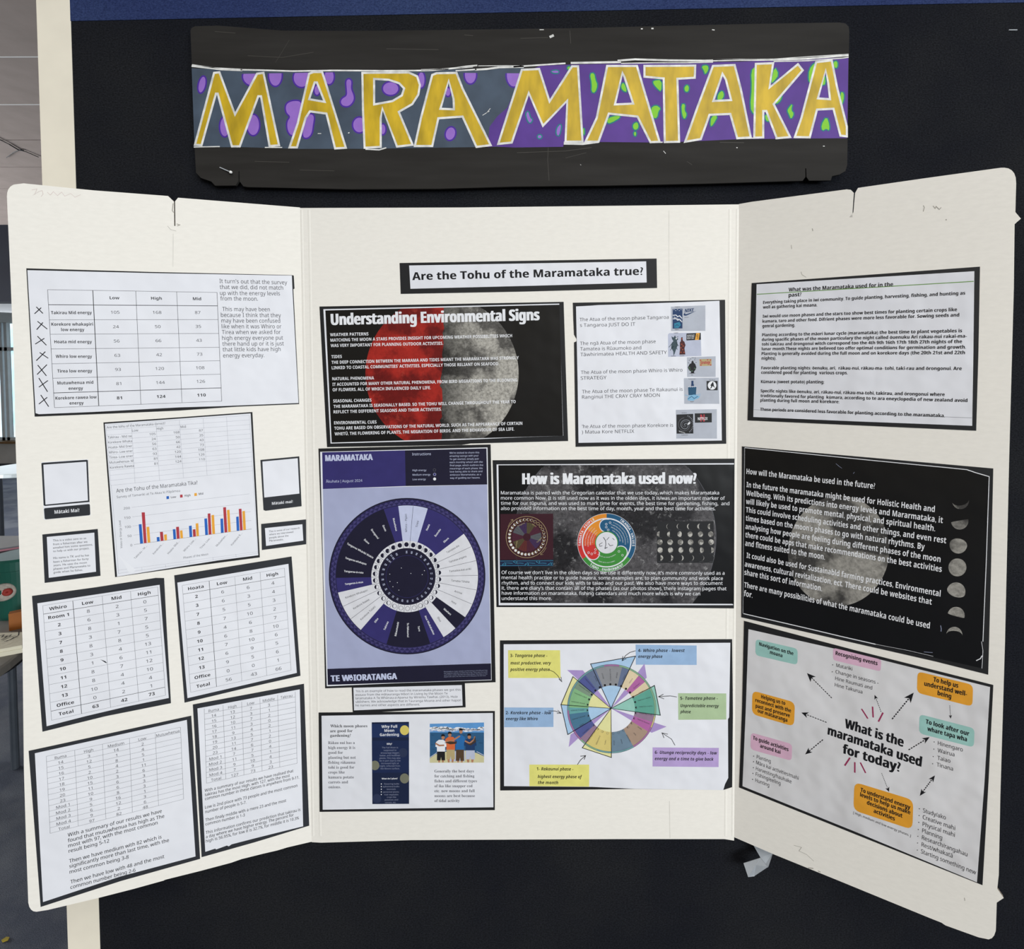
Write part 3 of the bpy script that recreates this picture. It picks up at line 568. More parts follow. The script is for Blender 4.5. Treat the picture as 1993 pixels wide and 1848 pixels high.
item('tally_poster','black-mounted "Takirau" count with a written summary, bottom of left wing next to the fold','poster','L',0.3,(-70.6,125.6),[
 ('backing_card',None,[
  ('b','card2',0,5,(-1359,2107,83,2131,1016,2150,1293,2154,1323,96,1358,-2022,5,-2107,-1248,-2152)),]),
 ('paper_sheet',None,[
  ('b','paper',5,3,(-1256,1981,1184,2018,1205,-1993,7,-1992,-547,-1998,-614,-2035,-660,-1998,-914,-2035,-927,-2003,-1160,-2025)),]),
 ('printed_table',None,[
  ('l','ink3',1,[(6,-1101,1798,1071,1823),(6,-1101,1651,1072,1675),(6,-1100,1503,1073,1527),(6,-1099,1355,1074,1379),(6,-1098,1207,1075,1231),(6,-1098,1059,1076,1082),(6,-1097,911,1077,934),(6,-1096,763,1078,785),(6,-1095,615,1079,636),(6,-1095,467,1080,487),(6,-1094,318,1081,338),(6,-1093,170,1082,189),(6,-1093,21,1083,40),(6,-1092,-127,1084,-109),(6,-1102,1945,-1092,-127),(6,-672,1951,-647,-124),(6,-235,1956,-217,-120),(6,201,1961,216,-116),(6,633,1966,648,-113),(6,1070,1971,1084,-109)]),]),
 ('printed_text',None,[
  ('n','ink2',1,('r',0.9,'c',0,0),[('Ruma',-888,1821,0.63,73),('High',-454,1825,0.63,74),('Low',-18,1830,0.63,75),('Middle',416,1835,0.63,75)]),
  ('n','ink2',1,('r',0.8,'c',0,0),[('Takirau',850,1840,0.63,76)]),
  ('n','ink2',1,('r',1.0,'c',0,0),[('14',-887,1673,0.61,73),('13',-453,1678,0.61,74),('7',-17,1682,0.61,75),('3',417,1687,0.61,75),('15',-885,1525,0.6,73),('12',-451,1530,0.6,74),('3',-16,1535,0.6,75),('1',418,1539,0.6,75),('16',-884,1378,0.59,73),('10',-450,1382,0.59,74),('7',-15,1387,0.59,75),('2',419,1391,0.59,75),('17',-883,1230,0.57,73),('11',-448,1234,0.57,74),('3',-13,1239,0.57,75),('0',420,1243,0.57,76),('18',-882,1082,0.56,73),('9',-447,1086,0.56,74),('4',-12,1090,0.56,75),('2',421,1095,0.56,76),('19',-880,934,0.54,74),('13',-445,938,0.54,74),('5',-11,942,0.54,75),('1',422,946,0.54,76),('20',-879,786,0.53,74),('11',-444,790,0.53,74),('7',-10,794,0.53,75),('2',423,798,0.53,76),('23',-878,638,0.51,74),('14',-442,641,0.51,74),('6',-9,645,0.51,75),('0',425,649,0.51,76),('Mod 1',-877,489,0.5,74),('7',-441,493,0.5,75),('7',-7,497,0.5,75),('4',426,501,0.5,76),('Mod 2',-876,341,0.48,74),('11',-439,344,0.48,75),('5',-6,348,0.48,75),('1',427,352,0.48,76),('Mod 3',-874,192,0.47,74),('9',-438,196,0.47,75),('10',-5,199,0.47,75),('4',428,203,0.47,76),('Mod 4',-873,44,0.46,74),('7',-436,47,0.46,75),('9',-4,50,0.46,76),('3',429,54,0.46,76),('Total',-872,-105,0.44,74),('127',-435,-102,0.44,75),('73',-3,-99,0.44,76),('23',430,-95,0.44,76)]),]),
 ('summary_text',None,[
  ('t','ink',1,('r',0.01,0),[('With a summary of our results we have realised that',-1138,-358,986,-342,81),('takirau has the most High, with 127, with the most',-1136,-478,897,-456,81),('common number in these classes is anywhere from 9-11.',-1136,-590,1129,-565,82),('Low is 2nd place with 73 people and the most common',-1140,-826,1080,-796,82),('number of people is 5-7.',-1138,-952,-178,-944,81),('Then finaly middle with a mere 23 and the most',-1139,-1182,792,-1157,82),('common number is 1-3',-1139,-1296,-220,-1295,81),('This information confirms our prediction that takirau is',-1139,-1534,1144,-1518,82),('a day where we have higher energy. The percent for',-1139,-1652,972,-1626,82),('high is 56.95%, for low it is 32.7%, for middle it is 10.3%',-1141,-1772,1102,-1751,82)]),]),
])
item('title_strip','long black-edged strip reading "Are the Tohu of the Maramataka true?"','sign','C',0.3,(317.3,811.1),[
 ('backing_card',None,[
  ('b','card',0,5,(-3589,371,3572,485,3589,-330,-104,-425,-3569,-485)),]),
 ('paper_sheet',None,[
  ('b','paper',5,3,(-3323,301,3281,406,3297,-179,148,-265,-3295,-345)),]),
 ('heading',None,[
  ('t','ink',1,('b',0.02,0),[('Are the Tohu of the Maramataka true?',-3237,-105,3196,31,215)]),]),
])
item('moon_poster','black poster with a half red, half grey moon, "Understanding Environmental Signs"','poster','C',0.3,(198.5,673.8),[
 ('backing_card',None,[
  ('b','card',0,5,(-3470,1912,3355,2034,3470,-1869,723,-1937,468,-1978,-3325,-2035)),]),
 ('paper_sheet',None,[
  ('b','paper',5,3,(-3360,1837,3233,1984,3334,-1720,2250,-1755,215,-1845,-3222,-1933)),]),
 ('printed_background',None,[
  ('p','glossblack',1,(-3305,1802,3238,1953,3328,-1720,-3191,-1907)),]),
 ('red_moon_half',None,[
  ('p','moonred',2,(-1132,-1848,-1159,-1834,-1254,-1775,-1347,-1710,-1435,-1641,-1520,-1568,-1601,-1490,-1678,-1408,-1750,-1322,-1817,-1232,-1880,-1139,-1937,-1042,-1990,-943,-2037,-841,-2078,-737,-2115,-630,-2145,-522,-2170,-413,-2189,-302,-2202,-190,-2209,-78,-2210,34,-2205,147,-2195,259,-2179,370,-2157,480,-2129,589,-2095,697,-2056,802,-2012,906,-1962,1007,-1907,1105,-1847,1200,-1782,1292,-1713,1381,-1639,1466,-1560,1547,-1478,1624,-1392,1696,-1302,1764,-1209,1827,-1168,1851,6,1878,-16,1470,12,1294,-34,1168,-7,866,-56,563,-28,259,-82,-19,-113,-120,-48,-186,-135,-298,-65,-399,-53,-704,-91,-958,-73,-1187,-146,-1289,-96,-1390,-148,-1518,-78,-1671,-100,-1819)),]),
 ('grey_moon_half',None,[
  ('p','moonhalf',2,(1083,-1785,1095,-1777,1189,-1713,1279,-1644,1365,-1571,1448,-1493,1526,-1411,1600,-1325,1669,-1236,1733,-1143,1793,-1046,1847,-947,1896,-846,1940,-741,1978,-635,2011,-527,2038,-418,2059,-307,2074,-195,2084,-83,2087,29,2085,141,2077,253,2063,365,2043,475,2017,584,1986,692,1949,797,1907,901,1859,1002,1806,1100,1748,1196,1685,1288,1618,1377,1545,1462,1469,1543,1388,1620,1303,1692,1215,1760,1123,1824,1028,1882,993,1901,6,1878,-16,1470,12,1294,-34,1168,-7,866,-56,563,-28,259,-82,-19,-113,-120,-48,-186,-135,-298,-65,-399,-53,-704,-91,-958,-73,-1187,-146,-1289,-96,-1390,-148,-1518,-78,-1671,-100,-1819)),]),
 ('heading',None,[
  ('t','white',3,('b',0.05,0),[('Understanding Environmental Signs',-3140,1394,2671,1522,312)]),]),
 ('paragraph',None,[
  ('t','white',3,('b',0,0),[('WEATHER PATTERNS',-3181,1082,-2108,1105,86),('MATCHING THE MOON A STARS PROVIDES INSIGHT FOR UPCOMING WEATHER POSSIBILITIES WHICH',-3174,930,1911,1050,86),('WAS VERY IMPORTANT FOR PLANNING OUTDOOR ACTIVITIES.',-3171,779,-22,840,86)]),]),
 ('paragraph',None,[
  ('t','white',3,('b',0,0),[('TIDES',-3156,466,-2862,475,86),('THE DEEP CONNECTION BETWEEN THE MARAMA AND TIDES MEANT THE MARAMATAKA WAS STRONGLY',-3154,309,2095,434,86),("LINKED TO COASTAL COMMUNITIES' ACTIVITIES, ESPECIALLY THOSE RELIANT ON SEAFOOD.",-3151,157,1542,268,86)]),]),
 ('paragraph',None,[
  ('t','white',3,('b',0,0),[('NATURAL PHENOMENA',-3141,-152,-1969,-128,86),('IT ACCOUNTED FOR MANY OTHER NATURAL PHENOMENA, FROM BIRD MIGRATIONS TO THE BLOOMING',-3139,-309,2046,-189,86),('OF FLOWERS, ALL OF WHICH INFLUENCED DAILY LIFE.',-3136,-461,-380,-404,86)]),]),
 ('paragraph',None,[
  ('t','white',3,('b',0,0),[('SEASONAL CHANGES',-3126,-776,-2049,-752,86),('THE MARAMATAKA IS SEASONALLY BASED, SO THE TOHU WILL CHANGE THROUGHOUT THE YEAR TO',-3118,-929,2002,-798,86),('REFLECT THE DIFFERENT SEASONS AND THEIR ACTIVITIES.',-3121,-1082,-82,-1009,86)]),]),
 ('paragraph',None,[
  ('t','white',3,('b',0,0),[('ENVIRONMENTAL CUES',-3111,-1392,-1916,-1368,87),('TOHU ARE BASED ON OBSERVATIONS OF THE NATURAL WORLD, SUCH AS THE APPEARANCE OF CERTAIN',-3108,-1545,2186,-1408,87),('WHETŪ, THE FLOWERING OF PLANTS, THE MIGRATION OF BIRDS, AND THE BEHAVIOUR OF SEA LIFE.',-3101,-1703,1956,-1571,87)]),]),
])
item('moon_phase_poster','white page listing moon phases with five small pictures down its right side','poster','C',0.3,(486.9,675.0),[
 ('backing_card',None,[
  ('b','card',0,5,(-2154,1984,115,2021,2095,2060,2124,24,2155,-1975,-125,-2018,-2086,-2058,-2124,876,-2054,913,-2054,975,-2124,1100,-2143,1521)),]),
 ('paper_sheet',None,[
  ('b','paper',5,3,(-2067,1880,-1674,1900,-1451,1917,612,1983,1936,2031,1993,-225,2029,-1884,-2005,-1945,-2027,-221)),]),
 ('paragraph',None,[
  ('t','ink2',1,('r',0,0),[('The Atua of the moon phase Tangaroa',-1966,1467,522,1535,94),('s Tangaroa JUST DO IT',-1956,1310,-413,1340,94)]),]),
 ('paragraph',None,[
  ('t','ink2',1,('r',0,0),[('The ngā Atua of the moon phase',-1955,801,160,856,94),('Tamatea is Rūaumoko and',-1950,647,-243,682,95),('Tāwhirimatea HEALTH AND SAFETY',-1946,490,473,549,95)]),]),
 ('paragraph',None,[
  ('t','ink2',1,('r',0,0),[('The Atua of the moon phase Whiro is Whiro',-1934,-8,913,58,95),('STRATEGY',-1939,-171,-1215,-152,95)]),]),
 ('paragraph',None,[
  ('t','ink2',1,('r',0,0),[('The Atua of the moon phase Te Rakaunui is',-1903,-551,921,-481,95),('Ranginui THE CRAY CRAY MOON',-1903,-703,279,-648,95)]),]),
 ('paragraph',None,[
  ('t','ink2',1,('r',0,0),[("'he Atua of the moon phase Korekore is",-1904,-1530,657,-1493,95),(') Matua Kore NETFLIX',-1912,-1686,-439,-1663,95)]),]),
 ('picture',None,[
  ('p','photogrey',1,(580,1869,1544,1905,1548,1194,590,1190)),('p','navy',2,(630,1805,904,1814,906,1264,632,1257)),
  ('l','white',3,[(22,638,1629,725,1636,768,1592,825,1616,892,1542),(22,639,1530,726,1537,768,1493,825,1517,893,1443),(12,668,1597,678,1547),(12,701,1582,711,1532),(12,733,1567,743,1517),(12,765,1552,776,1503),(12,798,1537,808,1488),(12,830,1522,840,1473),(12,863,1507,873,1458)]),
  ('p','teal',3,(676,1406,825,1443,863,1356,789,1274,677,1282)),('l','navy',4,[(15,694,1319,751,1369,801,1339)]),('e','white',3,668,1785,10,0,0,-10,8),
  ('e','white',3,717,1760,10,0,0,-10,8),('e','white',3,767,1785,10,0,0,-10,8),('e','white',3,817,1760,10,0,0,-10,8),('e','white',3,866,1785,10,0,0,-10,8),
  ('t','navy',2,('b',0.03,0.25),[('NIKE',969,1708,1210,1735,94)]),
  ('p','navy',2,(937,1651,956,1686,979,1700,976,1671,1001,1658,1061,1676,1297,1755,1086,1651,1016,1621,969,1616,942,1631)),
  ('t','ink3',2,('i',0,0),[('JUST DO IT.',957,1554,1086,1564,22)]),
  ('t','ink2',2,('b',0,0),[('Tangaroa',692,1849,836,1857,25),('Tangaroa',690,1220,801,1225,25)]),]),
 ('picture',None,[
  ('p','photolilac',1,(503,1096,540,1133,1417,1145,1440,493,510,470)),
  ('p','plant',2,(603,1046,653,1009,703,1071,728,1009,795,972,753,922,778,798,729,673,687,549,662,494,652,624,592,723,604,848,653,910,616,972)),
  ('l','plant',2,[(15,641,872,529,736),(15,716,872,803,773),(15,654,773,567,649),(15,704,773,771,673),(15,715,996,790,1034)]),
  ('p','white',3,(710,984,760,1021,740,947)),('p','maroonbottle',2,(870,1009,909,1026,920,922,960,897,995,797,965,710,991,536,824,531,841,673,835,872,865,909)),
  ('e','redorange',3,890,822,22,0,0,-15,10),('e','redorange',3,928,773,22,0,0,-15,10),('e','redorange',3,866,723,22,0,0,-15,10),
  ('e','redorange',3,916,673,22,0,0,-15,10),('e','redorange',3,954,598,22,0,0,-15,10),('e','redorange',3,866,599,22,0,0,-15,10),
  ('e','redorange',3,895,971,22,0,0,-15,10),('p','card',2,(1018,1120,1419,1140,1425,946,1019,929)),('p','yellow',3,(1292,1132,1392,1137,1363,943,1258,939)),
  ('t','white',4,('b',0,0),[('WORKPLACE',1034,1056,1243,1065,27),('HEALTH AND',1034,1011,1236,1021,27),('SAFETY 2021',1034,966,1228,976,27)]),
  ('e','card',4,1327,1058,25,0,0,-40,12),('e','yellow',5,1327,1058,15,0,0,-25,12),('l','card',4,[(15,1308,983,1350,1001)]),
  ('t','ink2',2,('b',0,0),[('Tamatea',665,1126,784,1133,22),('Tāwhirimatea',588,479,725,484,22),('Rūaumoko',842,487,966,491,22)]),]),
 ('picture',None,[
  ('p','photogrey',1,(1036,454,1839,485,1842,-95,1044,-94)),
  ('p','ink',2,(1171,349,1206,369,1232,299,1267,274,1302,175,1272,100,1238,55,1238,18,1288,5,1093,0,1156,25,1148,63,1093,100,1063,175,1117,275,1157,287)),
  ('e','ink2',2,1104,374,15,0,0,-10,8),('e','ink2',2,1141,411,15,0,0,-10,8),('e','ink2',2,1254,386,15,0,0,-10,8),('e','ink2',2,1291,312,15,0,0,-10,8),
  ('e','ink2',2,1079,299,15,0,0,-10,8),('e','ink2',2,1266,436,15,0,0,-10,8),('e','plantg',3,1118,125,25,0,0,-17,10),('e','plantg',3,1255,150,25,0,0,-17,10),
  ('e','plantg',3,1180,75,25,0,0,-17,10),('e','plantg',3,1105,175,25,0,0,-17,10),('p','khaki',2,(1386,404,1722,413,1728,219,1392,212)),
  ('t','red',3,('i',0.02,0),[('Strategy',1416,262,1695,279,85)]),('e','red',3,1416,374,22,0,0,-17,10),('e','red',3,1695,378,22,0,0,-17,10),
  ('e','red',3,1429,237,22,0,0,-17,10),('e','red',3,1703,244,22,0,0,-17,10),('e','red',3,1615,386,22,0,0,-17,10),
  ('t','ink2',2,('b',0,0),[('Whiro',1166,434,1236,436,22),('Whiro',1158,-50,1213,-47,22)]),]),
 ('picture',None,[
  ('p','photogrey',1,(952,-129,1930,-113,1952,-850,965,-849)),
  ('p','bottleblue',2,(1070,-374,1150,-349,1160,-299,1235,-299,1240,-344,1307,-364,1291,-599,1084,-604)),
  ('p','navy',3,(1162,-199,1222,-199,1222,-349,1162,-349)),('l','white',3,[(12,1070,-379,1170,-344,1195,-379,1245,-344,1307,-369)]),
  ('p','photolilac',3,(1107,-339,1165,-334,1220,-354,1282,-339,1265,-384,1190,-369,1120,-389)),
  ('p','iceblue',3,(1052,-699,1109,-612,1246,-587,1384,-624,1421,-599,1371,-687,1272,-724,1222,-762,1072,-754)),
  ('l','bottleblue',4,[(15,1072,-712,1171,-637,1246,-699,1346,-637)]),('l','iceblue',2,[(15,984,-599,1096,-624,1421,-574)]),
  ('p','card',2,(1589,-207,1898,-205,1902,-468,1595,-467)),('e','white',3,1744,-332,120,0,1,-120,32),
  ('p','card',4,(1682,-437,1719,-362,1699,-325,1739,-263,1773,-225,1799,-350,1844,-413,1757,-350,1732,-400)),
  ('t','ink2',2,('b',0,0),[('Te Rakaunui',1082,-164,1276,-160,22),('The Moon',1656,-190,1830,-185,20),('Ranginui',1134,-799,1234,-797,23)]),]),
 ('picture',None,[
  ('p','photogrey',1,(730,-1019,1881,-1000,1891,-1829,746,-1827)),('p','card',2,(748,-1150,1219,-1130,1226,-1685,756,-1689)),
  ('l','ink3',3,[(15,1007,-1446,1012,-1454,1012,-1465,1008,-1477,998,-1488,984,-1495,966,-1496,947,-1490,930,-1478,917,-1458,911,-1433,914,-1406,926,-1380,948,-1359,978,-1345,1012,-1342,1047,-1351,1079,-1372,1104,-1404,1117,-1444,1116,-1488,1100,-1531,1070,-1568,1028,-1593,978,-1604,925,-1597,875,-1573,835,-1532,809,-1479,802,-1418,816,-1357,849,-1302,900,-1260,964,-1236)]),
  ('l','photogrey',4,[(8,989,-1457,982,-1455,977,-1448,974,-1438,975,-1426,982,-1415,994,-1406,1010,-1401,1028,-1402,1047,-1410,1062,-1426,1073,-1447,1076,-1472,1069,-1499,1053,-1523,1029,-1542,998,-1552,963,-1551,930,-1537,901,-1513,880,-1478,872,-1437,878,-1394,899,-1354,933,-1322,977,-1302,1028,-1297,1079,-1310,1124,-1340,1158,-1384)]),
  ('p','white',4,(1050,-1426,1112,-1351,1137,-1401,1087,-1438)),
  ('l','photogrey',4,[(10,1063,-1204,1075,-1169),(10,1098,-1223,1115,-1191),(10,1128,-1248,1150,-1220),(10,1155,-1280,1180,-1257),(10,1175,-1316,1204,-1298),(10,1190,-1355,1221,-1344),(10,1198,-1397,1231,-1393),(10,1200,-1440,1232,-1443),(10,1194,-1483,1226,-1492),(10,1182,-1523,1212,-1539),(10,1163,-1561,1190,-1582),(10,1139,-1594,1163,-1620),(10,1110,-1621,1129,-1652)]),
  ('l','white',4,[(10,825,-1601,835,-1641),(10,855,-1611,866,-1649),(10,885,-1621,896,-1657),(10,916,-1631,926,-1664),(10,946,-1642,956,-1672),(10,976,-1652,986,-1679)]),
  ('p','card',2,(1261,-1118,1741,-1108,1743,-1371,1267,-1381)),('t','red',3,('b',0.02,0),[('N',1427,-1351,1542,-1346,201)]),
  ('t','white',5,('b',0,0),[('NETFLIX',1350,-1308,1625,-1301,78)]),
  ('t','ink2',2,('b',0,0),[('Korekore',898,-1117,1038,-1110,23),('Te Matua Kore',888,-1739,1076,-1735,23)]),]),
])
item('calendar_poster','purple "MARAMATAKA" calendar poster with a big round moon wheel, August 2024','poster','C',0.5,(143.9,400.6),[
 ('backing_card',None,[
  ('b','card',0,5,(-2473,3389,-3,3447,2379,3500,2431,-52,2472,-3321,193,-3405,-2403,-3498,-2413,-48)),]),
 ('paper_sheet',None,[
  ('b','paper',5,3,(-2425,3297,-5,3359,2292,3417,2322,229,2360,-3261,-87,-3334,-2354,-3436,-2395,-612)),]),
 ('printed_background',None,[
  ('p','lilac',1,(-2368,2243,2276,2367,2344,-2769,-2329,-2931)),]),
 ('title_panel',None,[
  ('p','purple',1,(-2370,3283,-33,3336,-26,2324,-2368,2243)),]),
 ('instruction_panel',None,[
  ('p','ink4',1,(-33,3336,2262,3389,2276,2367,-26,2324)),]),
 ('footer_panel',None,[
  ('p','ink4',1,(-2329,-2929,-81,-2847,2344,-2772,2347,-3245,-87,-3323,-2323,-3396)),]),
 ('heading',None,[
  ('t','lilacw',2,('b',0.05,0),[('MARAMATAKA',-2277,3033,-949,3063,172)]),]),
 ('month_line',None,[
  ('t','lilacw',2,('r',0,0),[('Ākuhata | August 2024',-2274,2421,-1248,2448,72)]),]),
 ('instruction_heading',None,[
  ('t','lilacw',2,('r',0,0),[('Instructions',168,3192,699,3202,72)]),]),
 ('energy_key',None,[
  ('t','lilacw',2,('r',0,0),[('High energy',171,2747,564,2752,50),('Medium energy',172,2619,678,2627,50),('Low energy',173,2489,547,2496,50)]),
  ('s',(791,2780,277,0,-3,-278),[('ink3',2,12,15,0,360)]),('s',(795,2655,277,0,-3,-278),[('purple',2,0,15,0,360),('lilacw',3,12.5,15,0,360)]),
  ('e','white',2,794,2524,42,0,0,-42,20),]),
 ('instruction_text',None,[
  ('t','lilacw',2,('r',0,0),[("We're stoked to share this",1219,3241,2059,3251,47),('amazing taonga with you!',1220,3152,2033,3162,47),('To get started, simply pair',1221,3063,2052,3073,47),('each monthly wheel with the',1223,2974,2154,2984,47),('final page, which outlines the',1224,2885,2167,2895,47),('meanings of each phase. We',1225,2796,2152,2806,47),('love being able to share and',1227,2707,2141,2718,47),('embrace Maramataka, as a',1228,2618,2104,2629,47),('way of guiding our hauora.',1229,2529,2076,2540,47)]),]),
 ('moon_wheel',None,[
  ('s',(-18,-262,279,0,-3,-282),[('ink4',2,0,797,0,360),('wheelring',3,725,783,0,360)]),('z','wheeltri',4,(-18,-262,279,0,-3,-282),(730,756,90,0)),
  ('z','wheeltri',4,(-18,-262,279,0,-3,-282),(757,781,90,0.5)),('s',(-18,-262,279,0,-3,-282),[('printwhite',3,290,364,0,360)]),
  ('l','ink4',4,[(8,-107,548,-129,754)]),('s',(-23,658,278,0,-3,-281),[('ink4',5,20,23,0,360)]),
  ('p','ink4',5,(-22,719,1,715,21,701,34,681,38,658,33,634,20,614,0,601,-24,596,-24,596,-47,601,-67,614,-80,634,-84,658,-79,681,-66,701,-46,715,-22,719)),
  ('l','ink4',4,[(8,62,551,82,758)]),('s',(166,641,278,0,-3,-281),[('ink4',5,20,23,0,360)]),
  ('p','ink4',5,(167,703,190,698,210,684,223,664,227,641,222,617,209,597,189,584,165,579,165,579,145,584,128,597,117,617,113,641,117,664,129,685,146,698,167,703)),
  ('l','ink4',4,[(8,227,518,289,717)]),('s',(347,585,278,0,-3,-281),[('ink4',5,20,23,0,360)]),
  ('p','ink4',5,(348,646,371,642,391,628,404,608,408,585,403,561,390,541,370,528,346,523,346,523,329,528,315,541,305,561,302,585,306,608,316,628,331,642,348,646)),
  ('l','ink4',4,[(8,381,452,483,633)]),('s',(512,491,278,0,-3,-281),[('ink4',5,20,23,0,360)]),
  ('p','ink4',5,(513,553,536,548,556,535,569,515,573,491,569,468,555,448,535,434,512,430,512,430,498,434,486,448,478,468,476,491,479,515,487,535,499,548,513,553)),
  ('l','ink4',4,[(8,518,354,655,511)]),('s',(654,365,278,0,-3,-281),[('ink4',5,20,23,0,360)]),
  ('p','ink4',5,(655,427,678,422,698,409,711,389,716,365,711,342,697,322,677,308,654,304,654,304,643,308,634,322,628,342,626,365,628,389,635,409,644,422,655,427)),
  ('l','ink4',4,[(8,632,229,798,354)]),('s',(767,212,278,0,-3,-281),[('ink4',5,20,23,0,360)]),
  ('p','ink4',5,(768,274,791,269,811,255,824,235,828,212,823,188,810,168,790,155,767,150,767,150,759,155,752,168,748,188,747,212,749,235,753,256,760,269,768,274)),
  ('l','ink4',4,[(8,717,83,905,171)]),('s',(846,38,278,0,-3,-281),[('ink4',5,20,23,0,360)]),
  ('p','ink4',5,(846,99,870,95,889,81,903,61,907,37,902,14,889,-6,869,-20,845,-24,845,-24,840,-20,837,-6,834,14,833,38,835,61,838,81,842,95,846,99)),
  ('l','ink4',4,[(8,770,-78,972,-32)]),('s',(887,-150,278,0,-3,-282),[('ink4',5,20,23,0,360)]),
  ('p','ink4',5,(887,-88,911,-93,930,-106,943,-126,948,-150,943,-174,929,-194,909,-207,886,-212,886,-212,884,-207,883,-194,883,-174,883,-150,883,-126,884,-106,886,-93,887,-88)),
  ('l','ink4',4,[(8,789,-248,995,-244)]),('s',(888,-342,279,0,-3,-282),[('ink4',5,20,23,0,360)]),
  ('p','ink4',5,(889,-281,912,-285,932,-299,945,-319,949,-343,944,-366,931,-386,911,-400,887,-404,887,-404,889,-400,890,-386,891,-366,892,-342,892,-319,891,-299,890,-285,889,-281)),
  ('l','ink4',4,[(8,773,-418,975,-458)]),('s',(850,-532,279,0,-3,-282),[('ink4',5,20,23,0,360)]),
  ('p','ink4',5,(850,-470,874,-474,893,-488,907,-508,911,-532,906,-555,893,-576,873,-589,849,-594,849,-594,854,-589,858,-575,861,-555,862,-532,861,-508,859,-488,855,-474,850,-470)),
  ('l','ink4',4,[(8,722,-581,911,-663)]),('s',(773,-709,279,0,-3,-282),[('ink4',5,20,23,0,360)]),
  ('p','ink4',5,(774,-647,797,-652,817,-665,830,-685,835,-709,830,-733,816,-753,796,-766,773,-771,773,-771,781,-766,787,-753,792,-733,794,-709,792,-685,788,-665,782,-652,774,-647)),
  ('l','ink4',4,[(8,638,-731,806,-851)]),('s',(662,-867,279,0,-3,-282),[('ink4',5,20,23,0,360)]),
  ('p','ink4',5,(663,-805,686,-810,706,-823,719,-843,724,-867,719,-891,705,-911,685,-925,662,-929,662,-929,673,-924,682,-911,689,-891,691,-867,689,-843,683,-823,674,-810,663,-805)),
  ('l','ink4',4,[(8,526,-860,665,-1013)]),('s',(521,-999,279,0,-3,-283),[('ink4',5,20,23,0,360)]),
  ('p','ink4',5,(522,-937,546,-941,565,-955,578,-975,583,-999,578,-1023,564,-1043,544,-1056,521,-1061,521,-1061,535,-1056,547,-1043,555,-1022,558,-999,556,-975,548,-955,536,-941,522,-937)),
  ('l','ink4',4,[(8,390,-963,494,-1142)]),('s',(357,-1098,279,0,-3,-283),[('ink4',5,20,23,0,360)]),
  ('p','ink4',5,(358,-1036,381,-1041,401,-1054,414,-1074,418,-1098,413,-1122,400,-1142,380,-1156,356,-1160,356,-1160,373,-1156,388,-1142,398,-1122,402,-1098,399,-1074,389,-1054,375,-1041,358,-1036)),
  ('l','ink4',4,[(8,235,-1035,300,-1233)]),('s',(176,-1161,279,0,-3,-283),[('ink4',5,20,23,0,360)]),
  ('p','ink4',5,(176,-1099,200,-1103,220,-1117,233,-1137,237,-1161,232,-1185,219,-1205,199,-1218,175,-1223,175,-1223,195,-1218,213,-1205,225,-1185,229,-1161,225,-1137,214,-1117,197,-1103,176,-1099)),
  ('l','ink4',4,[(8,70,-1074,93,-1281)]),('s',(-14,-1184,279,0,-3,-283),[('ink4',5,20,23,0,360)]),('l','ink4',4,[(8,-99,-1077,-120,-1285)]),
  ('s',(-204,-1167,279,0,-4,-283),[('ink4',5,20,23,0,360)]),
  ('p','ink4',5,(-204,-1230,-228,-1225,-248,-1211,-261,-1191,-265,-1167,-260,-1143,-247,-1123,-226,-1110,-203,-1105,-203,-1105,-223,-1110,-241,-1123,-253,-1143,-257,-1167,-253,-1191,-242,-1211,-225,-1225,-204,-1230)),
  ('l','ink4',4,[(8,-265,-1044,-328,-1244)]),('s',(-385,-1111,279,0,-4,-283),[('ink4',5,20,23,0,360)]),
  ('p','ink4',5,(-386,-1173,-410,-1168,-429,-1155,-442,-1134,-447,-1111,-442,-1087,-428,-1067,-408,-1053,-385,-1048,-385,-1048,-402,-1053,-417,-1067,-427,-1087,-430,-1111,-427,-1134,-418,-1155,-403,-1168,-386,-1173)),
  ('l','ink4',4,[(8,-419,-977,-522,-1160)]),('s',(-551,-1017,279,0,-4,-283),[('ink4',5,20,23,0,360)]),
  ('p','ink4',5,(-552,-1079,-575,-1074,-595,-1061,-608,-1041,-612,-1017,-607,-993,-594,-973,-574,-959,-550,-955,-550,-955,-564,-959,-576,-973,-585,-993,-588,-1017,-585,-1041,-578,-1061,-566,-1074,-552,-1079)),
  ('l','ink4',4,[(8,-557,-878,-694,-1036)]),('s',(-693,-890,279,0,-4,-282),[('ink4',5,20,23,0,360)]),
  ('p','ink4',5,(-694,-952,-717,-947,-737,-934,-750,-914,-755,-890,-750,-866,-736,-846,-716,-833,-692,-828,-692,-828,-703,-833,-713,-846,-719,-866,-722,-890,-720,-914,-714,-934,-705,-947,-694,-952)),
  ('l','ink4',4,[(8,-670,-753,-837,-879)]),('s',(-806,-736,279,0,-4,-282),[('ink4',5,20,23,0,360)]),
  ('p','ink4',5,(-807,-798,-830,-793,-850,-780,-863,-760,-867,-736,-862,-712,-849,-692,-829,-678,-805,-674,-805,-674,-813,-678,-820,-692,-824,-712,-826,-736,-825,-760,-821,-780,-814,-793,-807,-798)),
  ('l','ink4',4,[(8,-755,-606,-944,-695)]),('s',(-884,-561,279,0,-4,-282),[('ink4',5,20,23,0,360)]),
  ('p','ink4',5,(-885,-623,-908,-618,-928,-605,-941,-585,-945,-561,-940,-537,-927,-517,-907,-504,-883,-499,-883,-499,-888,-504,-892,-517,-895,-537,-896,-561,-896,-585,-893,-605,-889,-618,-885,-623)),
  ('l','ink4',4,[(8,-808,-445,-1010,-492)]),('s',(-924,-373,279,0,-4,-282),[('ink4',5,20,23,0,360)]),
